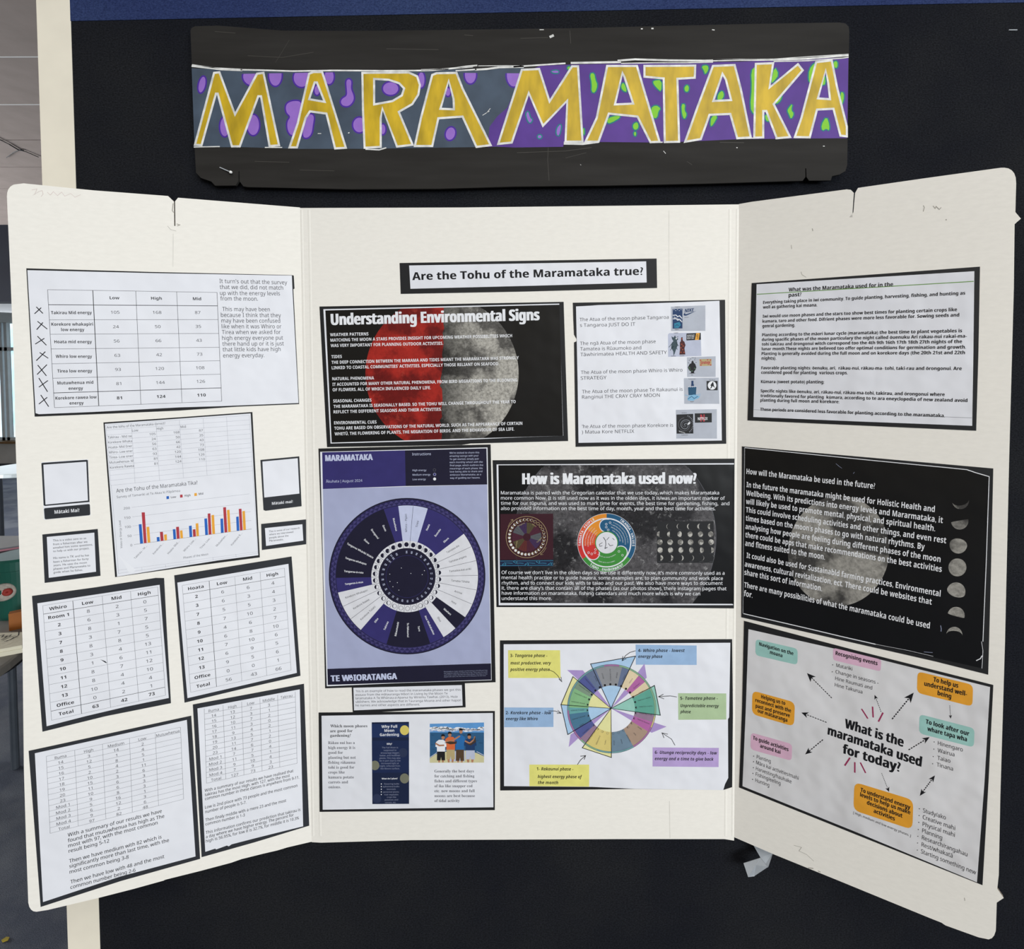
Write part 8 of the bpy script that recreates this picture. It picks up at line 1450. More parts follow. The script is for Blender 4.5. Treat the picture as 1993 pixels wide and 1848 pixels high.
  ('p','rimpurple',2,(-5551,604,-5525,600,-5500,586,-5479,563,-5462,534,-5450,499,-5445,461,-5446,421,-5452,383,-5465,348,-5483,319,-5505,297,-5530,283,-5556,278,-5582,283,-5607,297,-5628,319,-5645,349,-5657,384,-5662,422,-5662,461,-5655,499,-5642,534,-5624,563,-5602,586,-5577,600)),
  ('p','blobpurple',3,(-5551,562,-5536,559,-5521,549,-5508,532,-5498,510,-5491,484,-5487,456,-5488,427,-5492,398,-5500,372,-5511,350,-5525,334,-5540,324,-5556,320,-5571,324,-5586,334,-5599,351,-5609,373,-5616,398,-5620,427,-5619,456,-5615,484,-5607,510,-5596,532,-5583,549,-5567,559)),]),
 ('painted_blob',None,[
  ('p','rimpurple',2,(-4752,744,-4719,766,-4685,775,-4650,772,-4619,757,-4592,730,-4575,693,-4568,652,-4570,605,-4578,556,-4578,514,-4573,472,-4561,431,-4541,385,-4524,338,-4513,293,-4508,250,-4509,207,-4519,163,-4539,120,-4567,78,-4604,36,-4646,4,-4692,-18,-4742,-28,-4792,-25,-4835,-16,-4873,1,-4904,26,-4927,58,-4940,92,-4944,128,-4938,163,-4923,198,-4900,229,-4872,256,-4837,280,-4804,296,-4788,313,-4777,334,-4772,365,-4775,410,-4778,460,-4781,510,-4785,561,-4789,616,-4786,665,-4776,708)),
  ('p','blobpurple',3,(-4722,715,-4701,728,-4682,733,-4663,732,-4644,723,-4627,706,-4616,682,-4611,649,-4612,608,-4620,560,-4621,511,-4615,463,-4601,416,-4581,370,-4565,326,-4555,285,-4550,247,-4551,212,-4560,176,-4576,140,-4601,104,-4633,66,-4668,39,-4705,22,-4745,14,-4786,16,-4821,24,-4850,37,-4873,55,-4889,78,-4898,102,-4901,127,-4897,152,-4886,178,-4868,202,-4845,224,-4815,244,-4779,263,-4753,289,-4736,323,-4730,364,-4732,413,-4735,463,-4739,513,-4742,565,-4746,617,-4744,660,-4736,693)),]),
 ('painted_blob',None,[
  ('p','rimpurple',2,(-6366,139,-6311,167,-6253,185,-6192,194,-6128,196,-6058,188,-5997,161,-5955,112,-5936,48,-5937,-24,-5945,-86,-5959,-141,-5981,-190,-6005,-226,-6022,-261,-6034,-302,-6042,-350,-6045,-407,-6051,-467,-6060,-527,-6071,-587,-6084,-650,-6106,-704,-6137,-750,-6177,-783,-6226,-802,-6276,-804,-6321,-786,-6357,-752,-6385,-708,-6405,-659,-6418,-606,-6426,-548,-6427,-485,-6421,-427,-6406,-374,-6382,-327,-6356,-295,-6350,-279,-6351,-269,-6361,-253,-6393,-225,-6424,-182,-6444,-132,-6454,-75,-6456,-11,-6442,48,-6412,99)),
  ('p','blobpurple',3,(-6343,104,-6295,128,-6244,144,-6189,152,-6131,154,-6069,148,-6023,127,-5993,92,-5979,43,-5980,-22,-5987,-79,-6000,-128,-6018,-171,-6043,-206,-6062,-246,-6076,-293,-6084,-346,-6088,-404,-6094,-463,-6102,-521,-6113,-580,-6126,-638,-6144,-686,-6169,-722,-6199,-747,-6235,-761,-6268,-762,-6297,-750,-6323,-726,-6347,-688,-6364,-646,-6376,-598,-6383,-544,-6384,-486,-6379,-434,-6366,-388,-6346,-349,-6319,-316,-6307,-285,-6310,-254,-6328,-225,-6361,-197,-6386,-162,-6403,-120,-6412,-71,-6413,-15,-6402,33,-6379,73)),]),
 ('painted_blob',None,[
  ('p','rimpurple',2,(-5696,-172,-5653,-195,-5623,-236,-5611,-287,-5612,-345,-5624,-409,-5635,-468,-5645,-527,-5654,-586,-5663,-647,-5678,-704,-5700,-754,-5729,-799,-5765,-835,-5803,-861,-5846,-877,-5890,-880,-5939,-868,-5978,-829,-5996,-777,-6000,-715,-5993,-641,-5985,-572,-5973,-505,-5958,-442,-5941,-380,-5919,-325,-5893,-276,-5863,-234,-5826,-200,-5786,-176,-5742,-165)),
  ('p','blobpurple',3,(-5711,-211,-5681,-227,-5662,-253,-5653,-291,-5655,-341,-5666,-402,-5677,-462,-5687,-521,-5696,-581,-5705,-639,-5718,-691,-5737,-735,-5762,-773,-5793,-803,-5823,-824,-5854,-836,-5886,-838,-5918,-831,-5940,-808,-5953,-769,-5957,-715,-5951,-644,-5942,-577,-5931,-513,-5917,-451,-5900,-393,-5880,-342,-5857,-298,-5830,-262,-5800,-232,-5770,-214,-5740,-207)),]),
 ('painted_blob',None,[
  ('p','rimteal',4,(1916,897,2009,918,2068,858,2086,760,2109,683,2141,608,2138,508,2100,395,2041,333,1956,353,1927,436,1932,555,1920,673,1892,804)),
  ('p','blobgreen',5,(1940,876,2000,887,2037,846,2054,753,2077,672,2108,602,2106,515,2070,410,2029,363,1981,375,1960,439,1965,556,1953,678,1925,806)),]),
 ('painted_blob',None,[
  ('p','rimteal',4,(2790,641,2861,637,2907,566,2944,443,2926,359,2844,367,2793,403,2751,459,2736,525,2750,595)),
  ('p','blobgreen',5,(2805,612,2840,612,2876,554,2911,437,2906,385,2858,397,2817,426,2781,473,2769,525,2781,583)),]),
 ('painted_blob',None,[
  ('p','rimteal',4,(3691,718,3829,728,3905,628,3899,454,3842,368,3762,424,3708,478,3653,539,3619,600,3615,675)),
  ('p','blobgreen',5,(3699,686,3817,698,3873,622,3866,459,3837,401,3785,447,3732,500,3680,558,3650,611,3643,657)),]),
 ('painted_blob',None,[
  ('p','rimteal',4,(4481,528,4527,579,4589,588,4636,544,4649,483,4638,407,4595,356,4526,355,4481,398,4466,466)),
  ('p','blobgreen',5,(4510,512,4546,552,4578,558,4606,530,4616,483,4607,418,4581,385,4538,385,4511,412,4499,466)),]),
 ('painted_blob',None,[
  ('p','rimteal',4,(3578,-24,3666,36,3758,36,3843,-19,3869,-91,3830,-135,3808,-191,3790,-287,3739,-351,3651,-350,3593,-270,3555,-132)),
  ('p','blobgreen',5,(3606,-42,3677,5,3748,5,3819,-42,3837,-83,3802,-118,3776,-182,3759,-276,3724,-322,3669,-322,3624,-258,3588,-129)),]),
 ('painted_blob',None,[
  ('p','rimteal',4,(4417,73,4509,78,4546,11,4534,-73,4544,-132,4581,-192,4582,-274,4538,-358,4456,-357,4418,-274,4396,-164,4386,-18)),
  ('p','blobgreen',5,(4440,50,4492,50,4513,9,4501,-73,4513,-143,4549,-201,4549,-265,4514,-335,4481,-335,4450,-265,4429,-160,4419,-20)),]),
 ('painted_blob',None,[
  ('p','rimteal',4,(2460,-272,2597,-236,2697,-230,2773,-286,2712,-365,2565,-449,2463,-490,2390,-481,2357,-420,2375,-334)),
  ('p','blobgreen',5,(2473,-303,2603,-268,2692,-262,2740,-286,2693,-338,2550,-420,2455,-458,2408,-453,2390,-418,2402,-353)),]),
 ('painted_blob',None,[
  ('p','rimteal',4,(3104,-445,3183,-407,3253,-447,3273,-539,3257,-612,3203,-660,3142,-669,3088,-634,3064,-578,3064,-505)),
  ('p','blobgreen',5,(3126,-470,3185,-439,3223,-463,3240,-540,3228,-596,3188,-631,3150,-637,3114,-614,3096,-573,3096,-514)),]),
 ('painted_blob',None,[
  ('p','rimteal',4,(3124,-667,3187,-677,3212,-730,3203,-795,3164,-839,3107,-816,3087,-771,3088,-712)),
  ('p','blobgreen',5,(3136,-698,3167,-703,3178,-732,3171,-786,3156,-807,3132,-795,3120,-766,3120,-719)),]),
 ('painted_blob',None,[
  ('p','rimteal',4,(4983,1108,5088,1123,5161,1086,5180,1007,5160,931,5107,853,5032,839,5010,900,4985,954,4941,1034)),
  ('p','blobgreen',5,(4998,1079,5085,1090,5135,1067,5147,1009,5130,945,5083,875,5053,864,5041,910,5015,969,4974,1038)),]),
 ('painted_blob',None,[
  ('p','rimteal',4,(5421,372,5495,428,5573,406,5604,320,5598,242,5556,172,5496,131,5412,124,5368,192,5380,293)),
  ('p','blobgreen',5,(5447,351,5506,398,5547,386,5572,316,5566,252,5531,194,5484,161,5425,154,5401,195,5412,284)),]),
 ('painted_blob',None,[
  ('p','rimteal',4,(5262,-244,5387,-231,5418,-329,5344,-465,5288,-545,5207,-573,5182,-489,5194,-339)),
  ('p','blobgreen',5,(5279,-273,5374,-261,5386,-319,5316,-448,5263,-524,5227,-547,5215,-489,5226,-348)),]),
 ('painted_blob',None,[
  ('p','rimteal',4,(6311,978,6431,1049,6472,758,6489,128,6480,-203,6407,-254,6342,-205,6289,-100,6275,94,6296,375,6300,617,6286,828)),
  ('p','blobgreen',5,(6342,966,6401,1036,6438,757,6456,128,6447,-199,6411,-222,6369,-187,6321,-93,6308,93,6329,373,6333,617,6320,827)),]),
 ('painted_blob',None,[
  ('p','rimteal',4,(6995,1040,7073,902,7067,779,6992,677,6936,616,6847,605,6850,726,6896,964)),
  ('p','blobgreen',5,(6980,1011,7041,895,7036,790,6966,698,6913,640,6878,616,6883,721,6928,953)),]),
 ('painted_blob',None,[
  ('p','rimteal',4,(7021,164,7106,272,7192,263,7167,166,7121,93,7056,41,6995,27,6977,94)),
  ('p','blobgreen',5,(7048,144,7130,249,7159,261,7137,179,7096,115,7037,69,7007,57,7007,80)),]),
 ('painted_blob',None,[
  ('p','rimteal',4,(7343,-17,7408,59,7479,19,7457,-75,7464,-129,7508,-177,7509,-260,7461,-350,7379,-356,7347,-280,7324,-225,7298,-176,7290,-122,7305,-74)),
  ('p','blobgreen',5,(7370,-37,7428,33,7446,21,7424,-72,7434,-142,7477,-189,7478,-251,7436,-328,7403,-334,7378,-268,7354,-212,7330,-165,7323,-124,7335,-89)),]),
 ('painted_blob',None,[
  ('p','rimteal',4,(7903,1033,7978,1127,8048,1170,8123,1123,8097,971,8009,701,7940,580,7866,660,7856,766,7862,911)),
  ('p','blobgreen',5,(7932,1018,8002,1103,8055,1138,8090,1122,8065,980,7978,713,7923,609,7898,667,7889,766,7894,905)),]),
 ('painted_blob',None,[
  ('p','rimteal',4,(8565,1213,8650,1223,8698,1159,8700,1059,8666,993,8587,992,8544,1051,8530,1144)),
  ('p','blobgreen',5,(8584,1186,8638,1193,8666,1152,8667,1064,8646,1020,8604,1020,8576,1061,8563,1142)),]),
 ('painted_blob',None,[
  ('p','rimteal',4,(8755,384,8852,373,8883,296,8880,184,8862,91,8808,-1,8745,85,8731,276)),
  ('p','blobgreen',5,(8780,363,8828,351,8850,293,8847,188,8830,100,8800,30,8778,89,8764,275)),]),
 ('painted_blob',None,[
  ('p','rimteal',4,(8251,-445,8328,-318,8433,-322,8481,-451,8501,-556,8497,-648,8438,-696,8396,-659,8372,-660,8307,-696,8236,-653,8220,-555)),
  ('p','blobgreen',5,(8282,-459,8351,-342,8407,-342,8449,-459,8468,-559,8464,-640,8444,-664,8408,-629,8361,-629,8302,-664,8266,-640,8253,-558)),]),
 ('painted_blob',None,[
  ('p','rimteal',4,(6722,-213,6796,-245,6835,-305,6849,-388,6808,-447,6731,-430,6689,-367,6675,-273)),
  ('p','blobgreen',5,(6726,-246,6773,-269,6803,-316,6816,-386,6798,-415,6751,-404,6721,-357,6708,-275)),]),
 ('painted_blob',None,[
  ('p','rimteal',4,(8200,678,8267,815,8362,798,8378,648,8355,554,8283,529,8230,538,8181,587)),
  ('p','blobgreen',5,(8231,666,8293,794,8331,788,8345,648,8328,573,8281,561,8243,567,8214,591)),]),
 ('painted_blob',None,[
  ('p','rimteal',4,(1304,1089,1376,1098,1403,1032,1360,967,1287,967,1268,1036)),('p','blobgreen',5,(1319,1060,1367,1067,1372,1044,1337,991,1313,987,1301,1034)),]),
 ('painted_blob',None,[
  ('p','rimteal',4,(1701,-580,1776,-583,1790,-644,1790,-742,1765,-804,1704,-762,1693,-709,1688,-634)),
  ('p','blobgreen',5,(1728,-599,1747,-599,1757,-646,1757,-740,1749,-775,1735,-752,1726,-705,1721,-635)),]),
 ('painted_blob',None,[
  ('p','rimteal',4,(147,-170,206,-114,267,-164,291,-259,315,-308,353,-335,355,-401,308,-467,233,-466,188,-404,158,-331,138,-243)),
  ('p','blobpurple',5,(178,-182,209,-147,236,-176,259,-269,289,-328,324,-351,324,-389,288,-440,252,-440,217,-389,190,-322,172,-240)),]),
 ('painted_blob',None,[
  ('p','rimteal',4,(494,-752,560,-745,609,-780,617,-843,577,-888,511,-898,460,-863,453,-798)),
  ('p','blobpurple',5,(506,-782,554,-778,580,-795,585,-835,563,-858,515,-865,489,-848,485,-806)),]),
 ('painted_blob',None,[
  ('p','rimteal',4,(1001,-553,1055,-486,1124,-470,1152,-533,1142,-622,1109,-755,1059,-827,984,-791,965,-723,971,-633)),
  ('p','blobpurple',5,(1030,-569,1078,-511,1107,-499,1119,-534,1109,-616,1078,-745,1046,-797,1013,-774,999,-721,1004,-639)),]),
 ('painted_blob',None,[
  ('p','rimteal',4,(885,979,988,991,1061,974,1092,904,1035,863,951,862,886,876,830,925)),
  ('p','blobpurple',5,(893,947,987,959,1043,947,1060,912,1030,895,954,895,898,907,863,930)),]),
 ('painted_letter',None,[
  ('p','gold',6,(-8927,-1026,-8357,912,-8210,926,-7809,-208,-7182,887,-7006,910,-6618,-1044,-6880,-1063,-7085,281,-7161,281,-7699,-1070,-7914,-1070,-8271,353,-8318,353,-8747,-1036)),
  ('l','signwhite',7,[(57,-8927,-1026,-8357,912,-8210,926,-7809,-208,-7182,887,-7006,910,-6618,-1044,-6880,-1063,-7085,281,-7161,281,-7699,-1070,-7914,-1070,-8271,353,-8318,353,-8747,-1036,-8927,-1026)]),]),
 ('painted_letter',None,[
  ('p','gold',6,(-6333,-1101,-6092,-445,-5759,884,-5640,930,-5403,930,-5322,674,-4786,-1113,-5081,-1131,-5303,-189,-5754,-128,-5876,-305,-6128,-1101),[[-5612,651,-5771,199,-5345,128,-5550,651]]),
  ('l','signwhite',7,[(57,-6333,-1101,-6092,-445,-5759,884,-5640,930,-5403,930,-5322,674,-4786,-1113,-5081,-1131,-5303,-189,-5754,-128,-5876,-305,-6128,-1101,-6333,-1101),(56,-5612,651,-5771,199,-5345,128,-5550,651,-5612,651)]),]),
 ('painted_letter',None,[
  ('p','gold',6,(-4303,905,-3033,912,-2807,809,-2734,576,-2779,320,-2948,63,-3321,-146,-2952,-1036,-3381,-1083,-3767,-52,-3818,-309,-3828,-1091,-4271,-1114,-4300,-121),[[-3983,741,-3581,717,-3297,623,-3166,483,-3230,297,-3493,144,-3993,56]]),
  ('l','signwhite',7,[(56,-4303,905,-3033,912,-2807,809,-2734,576,-2779,320,-2948,63,-3321,-146,-2952,-1036,-3381,-1083,-3767,-52,-3818,-309,-3828,-1091,-4271,-1114,-4300,-121,-4303,905),(56,-3983,741,-3581,717,-3297,623,-3166,483,-3230,297,-3493,144,-3993,56,-3983,741)]),]),
 ('painted_letter',None,[
  ('p','gold',6,(-2890,-1069,-2715,-311,-2394,845,-2275,892,-1730,900,-1568,481,-811,-1049,-1201,-1096,-1575,-276,-2240,-321,-2414,-1070),[[-1945,691,-2180,-64,-1810,-79,-1817,201]]),
  ('l','signwhite',7,[(57,-2890,-1069,-2715,-311,-2394,845,-2275,892,-1730,900,-1568,481,-811,-1049,-1201,-1096,-1575,-276,-2240,-321,-2414,-1070,-2890,-1069),(56,-1945,691,-2180,-64,-1810,-79,-1817,201,-1945,691)]),]),
 ('painted_letter',None,[
  ('p','gold',6,(-603,-1017,55,980,528,998,809,127,1428,1071,1589,1070,1709,-960,1243,-959,1293,149,626,-527,241,361,-232,-980)),
  ('l','signwhite',7,[(57,-603,-1017,55,980,528,998,809,127,1428,1071,1589,1070,1709,-960,1243,-959,1293,149,626,-527,241,361,-232,-980,-603,-1017)]),]),
 ('painted_letter',None,[
  ('p','gold',6,(1789,-960,2099,-319,2384,1078,3198,1077,3379,471,3819,-964,3572,-977,3215,-284,2431,-203,2146,-961),[[2801,891,2597,44,3096,66,2858,775]]),
  ('l','signwhite',7,[(57,1789,-960,2099,-319,2384,1078,3198,1077,3379,471,3819,-964,3572,-977,3215,-284,2431,-203,2146,-961,1789,-960),(56,2801,891,2597,44,3096,66,2858,775,2801,891)]),]),
 ('painted_letter',None,[
  ('p','gold',6,(3402,1076,4788,1083,4776,757,4302,730,4356,-965,3962,-973,3928,740,3402,788)),
  ('l','signwhite',7,[(56,3402,1076,4788,1083,4776,757,4302,730,4356,-965,3962,-973,3928,740,3402,788,3402,1076)]),]),
 ('painted_letter',None,[
  ('p','gold',6,(4523,-965,4851,-44,5271,1073,5862,1095,6032,467,6318,-851,5948,-874,5753,-218,5184,-241,4950,-895),[[5532,863,5286,132,5774,155,5628,700]]),
  ('l','signwhite',7,[(57,4523,-965,4851,-44,5271,1073,5862,1095,6032,467,6318,-851,5948,-874,5753,-218,5184,-241,4950,-895,4523,-965),(56,5532,863,5286,132,5774,155,5628,700,5532,863)]),]),
 ('painted_letter',None,[
  ('p','gold',6,(6439,1126,6912,1144,6818,488,7588,1115,7722,952,6936,45,7396,-843,7031,-876,6739,-141,6654,-141,6660,-851,6413,-860)),
  ('l','signwhite',7,[(56,6439,1126,6912,1144,6818,488,7588,1115,7722,952,6936,45,7396,-843,7031,-876,6739,-141,6654,-141,6660,-851,6413,-860,6439,1126)]),]),
 ('painted_letter',None,[
  ('p','gold',6,(7524,-844,7699,-329,8084,1169,8509,1215,8660,508,8945,-565,8949,-827,8773,-808,8573,-83,8123,-106,7933,-854),[[8347,951,8143,197,8475,173,8422,602]]),
  ('l','signwhite',7,[(57,7524,-844,7699,-329,8084,1169,8509,1215,8660,508,8945,-565,8949,-827,8773,-808,8573,-83,8123,-106,7933,-854,7524,-844),(56,8347,951,8143,197,8475,173,8422,602,8347,951)]),]),
 ('painted_stroke',None,[
  ('l','signwhite',8,[(52,-8965,1099,-8624,1062,-8151,1005,-7583,981)]),]),
 ('painted_stroke',None,[
  ('l','signwhite',8,[(19,-8954,1137,-8387,1052,-7629,1013)]),]),
 ('painted_stroke',None,[
  ('l','signwhite',8,[(42,-7630,995,-6966,979,-6208,955,-5070,971,-3648,959,-2464,966,-1752,1030,-1468,1071,-1160,1099)]),]),
 ('painted_stroke',None,[
  ('l','signwhite',8,[(28,-2700,985,-1942,1003,-1279,1062)]),]),
 ('painted_stroke',None,[
  ('l','signwhite',8,[(52,-1222,983,-900,1001,-568,1046,109,1059)]),]),
 ('painted_stroke',None,[
  ('l','signwhite',8,[(19,-1136,1085,-331,1092,109,1082)]),]),
 ('painted_stroke',None,[
  ('l','signwhite',8,[(28,-8962,-1087,-8247,-1074)]),]),
 ('painted_stroke',None,[
  ('l','signwhite',8,[(28,-7009,-1100,-6533,-1101)]),]),
 ('painted_stroke',None,[
  ('l','signwhite',8,[(33,-4248,-1152,-3868,-1171,-3676,-1115)]),]),
 ('painted_stroke',None,[
  ('l','signwhite',8,[(38,-1753,956,-1184,992)]),]),
 ('painted_stroke',None,[
  ('l','signwhite',8,[(42,-172,1060,538,1105,1248,1150)]),]),
 ('painted_stroke',None,[
  ('l','signwhite',8,[(56,1390,1159,2195,1171,2763,1180)]),]),
 ('painted_stroke',None,[
  ('l','signwhite',8,[(52,2668,1217,3141,1253,4088,1223,5034,1212,5979,1234,6925,1232,7870,1263,8965,1353)]),]),
 ('painted_stroke',None,[
  ('l','signwhite',8,[(28,2763,1147,3615,1159,4561,1158,5270,1175)]),]),
 ('painted_stroke',None,[
  ('l','signwhite',8,[(19,5270,1235,6925,1255,7964,1323,8965,1381)]),]),
 ('painted_stroke',None,[
  ('l','signwhite',8,[(28,6925,1186,7871,1207,8815,1275,8966,1298)]),]),
 ('painted_stroke',None,[
  ('l','signwhite',8,[(57,1195,-1011,1718,-1021,2146,-965)]),]),
 ('painted_stroke',None,[
  ('l','signwhite',8,[(28,1195,-973,1718,-965)]),]),
 ('painted_stroke',None,[
  ('l','signwhite',8,[(33,3572,-987,3905,-978)]),]),
 ('painted_stroke',None,[
  ('l','signwhite',8,[(28,4523,-970,4950,-909)]),]),
 ('painted_stroke',None,[
  ('l','signwhite',8,[(28,5948,-888,6423,-870,6660,-861)]),]),
 ('painted_stroke',None,[
  ('l','signwhite',8,[(28,6993,-890,7373,-862)]),]),
 ('painted_stroke',None,[
  ('l','signwhite',8,[(28,7515,-862,7942,-863)]),]),
 ('scratch',None,[
  ('l','signwhite',8,[(19,-5550,-727,-5455,-727)]),]),
 ('scratch',None,[
  ('l','signwhite',8,[(24,-4718,-719,-4679,-701)]),]),
 ('scratch',None,[
  ('l','signwhite',8,[(14,-909,-174,-813,-57)]),]),
 ('scratch',None,[
  ('l','signwhite',8,[(14,-1028,-244,-837,-127)]),]),
 ('scratch',None,[
  ('l','signwhite',1,[(65,816,1856,929,1906)]),]),
 ('scratch',None,[
  ('l','signwhite',1,[(19,542,2055,660,2055)]),]),
 ('scratch',None,[
  ('l','signwhite',1,[(28,3305,2073,3353,2073)]),]),
 ('scratch',None,[
  ('l','signwhite',1,[(37,3589,2082,3650,2081)]),]),
 ('scratch',None,[
  ('l','signwhite',1,[(23,5241,2046,5312,2037)]),]),
 ('scratch',None,[
  ('l','signwhite',1,[(24,5926,-1122,5964,-1131)]),]),
 ('scratch',None,[
  ('l','signwhite',1,[(19,8301,-1089,8349,-1089)]),]),
 ('scratch',None,[
  ('l','signwhite',1,[(14,3929,-1212,3991,-1283)]),]),
 ('scratch',None,[
  ('l','signwhite',1,[(9,1646,-1575,1669,-1594)]),]),
 ('scratch',None,[
  ('l','signscratch',1,[(12,767,-1113,751,-1442,787,-2006)]),]),
 ('scratch',None,[
  ('l','signscratch',1,[(12,1369,2030,1392,1683)]),]),
 ('scratch',None,[
  ('l','signscratch',1,[(14,-91,-1252,1242,-1208,1956,-1115)]),]),
 ('scratch',None,[
  ('l','signscratch',1,[(12,21,1825,778,1846)]),]),
 ('scratch',None,[
  ('l','signscratch',1,[(9,4573,-1495,4716,-1589)]),]),
 ('scratch',None,[
  ('l','signscratch',1,[(14,5473,-981,6139,-991)]),]),
 ('scratch',None,[
  ('l','signscratch',1,[(9,1241,-1396,1813,-1256)]),]),
 ('scratch',None,[
  ('l','signscratch',1,[(14,-7432,1375,-6485,1327,-5630,1465)]),]),
 ('scratch',None,[
  ('l','signscratch',1,[(9,-6678,1188,-6287,1791)]),]),
 ('scratch',None,[
  ('l','signscratch',1,[(14,-7303,-1475,-6350,-1500)]),]),
 ('scratch',None,[
  ('l','signscratch',1,[(12,-6068,-1712,-5115,-1738)]),]),
 ('scratch',None,[
  ('l','signscratch',1,[(14,-3640,1554,-2221,1528)]),]),
 ('scratch',None,[
  ('l','signscratch',1,[(14,-8317,2026,-7750,1979)]),]),
 ('scratch',None,[
  ('l','signscratch',1,[(14,-1508,1920,-1272,1897)]),]),
])

# ------------------------------------------------------------------ small things on the wall
q = Mesh(); q.box((-.0058, -.0008, -.0005), (.0058, .0006, .0005), 'steel'); q.box((-.0058, .0006, -.0005), (-.005, .006, .0005), 'steel'); q.box((.005, .0006, -.0005), (.0058, .006, .0005), 'steel'); o = q.build('staple'); o.location = (0.6841, 0.0060, 2.0002); tag(o, 'small silver staple in the black felt at the upper right', 'staple')
pin = thing('push_pin', 'white-headed pin stuck in the lower left corner of the "MARAMATAKA" sign', 'pin', Matrix.Translation((-0.3928, -0.0105, 1.8012)))
q = Mesh(); q.lathe([(.0004, -.002), (.0016, -.0014), (.002, 0), (.0016, .0014), (.0004, .002)], 'pin_white', 16); q.build('pin_head', pin, True)
d = Vector((-0.0169, 0.0030, 0.0076)); q = Mesh(); q.lathe([(.0007, 0), (.0007, d.length), (.0001, d.length+.001)], 'steel', 8); o = q.build('pin_shaft', pin); o.rotation_euler = d.to_track_quat('Z', 'Y').to_euler()
tp = thing('tape_strip', 'crumpled end of grey tape hanging below the right wing', 'tape', Matrix.Translation((0.3152, -0.0120, 0.8292)))
for pts in ([(0.0167, 0.0100, 0.0175), (0.0457, 0.0100, 0.0061), (0.0330, -0.0060, 0.0003), (0.0291, -0.0040, 0.0017), (0.0241, 0.0000, 0.0080)], [(0.0000, 0.0000, 0.0000), (0.0237, -0.0010, 0.0089), (0.0327, -0.0070, 0.0013), (0.0216, 0.0020, -0.0144), (0.0149, -0.0020, -0.0172), (0.0042, -0.0080, -0.0122)]):
    q = Mesh(); n = len(pts); q.add(pts+[(x, y+.0004, z) for x, y, z in pts], [tuple(range(n)), tuple(range(n, 2*n))[::-1]]+[(i, (i+1) % n, n+(i+1) % n, n+i) for i in range(n)], 'tape'); q.build('tape_fold', tp)
for p, m, data in (('L', 'pencil_red', [(10,-5759,17970,-5661,18006,-5703,17878,-5753,17835,-5624,17948,-5565,17979,-5548,17895,-5589,17828),(10,-5469,17953,-5412,17885,-5350,17978,-5274,17887,-5193,17983,-5135,17890,-5014,17966,-4936,17886,-4823,17961)]), ('L', 'scuff', [(8,-3057,17349,-2993,17262,-2872,17233),(20,-2923,17944,-2944,17756,-2917,17706),(18,-2857,17420,-2790,17400,-2847,17368)]), ('L', 'board_crease', [(20,-2938,17161,-2963,16295)]), ('C', 'board_crease', [(20,10259,18032,10263,16757,10282,15546),(20,10331,1191,10350,96)]), ('R', 'scuff', [(18,1882,17300,1895,17232),(10,1619,16199,1645,16116,1746,16040),(10,1370,16929,1384,16819),(16,4336,17547,4358,17495,4338,17400),(16,4534,17507,4577,17440,4596,17486,4659,17404,4699,17447),(24,4796,17155,4806,17130),(10,1600,542,1796,565,1732,437,1927,418,2107,308),(24,1969,62,2097,103),(24,2211,81,2275,80),(12,5439,822,5450,750)])):
    q = Mesh()
    for r in data:
        for s_ in strip(pairs(r[1:]), r[0]*U): q.poly([s_], .0001, m)
    o = q.build({'pencil_red': 'pencil_scribble', 'scuff': 'scuff_mark', 'board_crease': 'crease_line'}[m], root); o.matrix_local = Matrix.Translation((0, 0, -BZ)) @ plane_matrix(p)

# ------------------------------------------------------------------ the classroom beyond the partition's edge
t = thing('table', 'round grey table near the partition, holding a green tub and a drawing', 'table', Matrix.Translation((-1.94, .45, 0)))
q = Mesh(); q.lathe([(.49, .722), (.5, .726), (.5, .746), (.495, .75)], 'table_grey', 64); q.build('tabletop', t)
q = Mesh(); q.lathe([(.035, .02), (.03, .4), (.035, .722)], 'metal_grey', 24); q.build('column', t)
q = Mesh(); q.lathe([(.28, 0), (.27, .012), (.05, .03)], 'metal_grey', 40); q.build('foot', t)
t = thing('tub', 'dark green tub with a rope handle standing on the grey table', 'tub', Matrix.Translation((-1.7586, 0.9295, 0.7500)))
q = Mesh(); q.lathe([(.066, 0), (.07, .01), (.074, .15), (.074, .155)], 'tub_green', 40); q.build('tub_body', t)
q = Mesh(); q.lathe([(.074, .155), (.078, .157), (.078, .185), (.072, .192)], 'tub_green', 40); q.build('lid', t)
def ring(R_, r_, m, name, parent, loc, rot):
    q = Mesh(); N, n = 24, 10
    q.add([((R_+r_*math.cos(2*math.pi*j/n))*math.cos(2*math.pi*i/N), (R_+r_*math.cos(2*math.pi*j/n))*math.sin(2*math.pi*i/N), r_*math.sin(2*math.pi*j/n)) for i in range(N) for j in range(n)], [(i*n+j, ((i+1) % N)*n+j, ((i+1) % N)*n+(j+1) % n, i*n+(j+1) % n) for i in range(N) for j in range(n)], m)
    o = q.build(name, parent, True); o.location = loc; o.rotation_euler = rot; return o
for k in range(3): ring(.022-.003*k, .006, 'rope_white', 'rope_handle', t, (-.01-.006*k+.03, -.075-.004*k, .095), (math.pi/2, 0, .75))
ring(.006, .006, 'core_red', 'handle_core', t, (.03, -.074, .095), (math.pi/2, 0, .75))
q = Mesh(); q.box((-.02, -.012, 0), (.02, .012, .052), 'block_orange'); o = q.build('wooden_block'); o.location = (-1.6550, 0.8210, 0.7500); o.rotation_euler = (0, 0, .75); tag(o, 'small orange wooden block in front of the green tub', 'block')
t = thing('drawing', 'cream sheet with dark scribbled lines on the edge of the grey table', 'drawing', Matrix.Translation((-1.5635, 0.7069, 0.7503)))
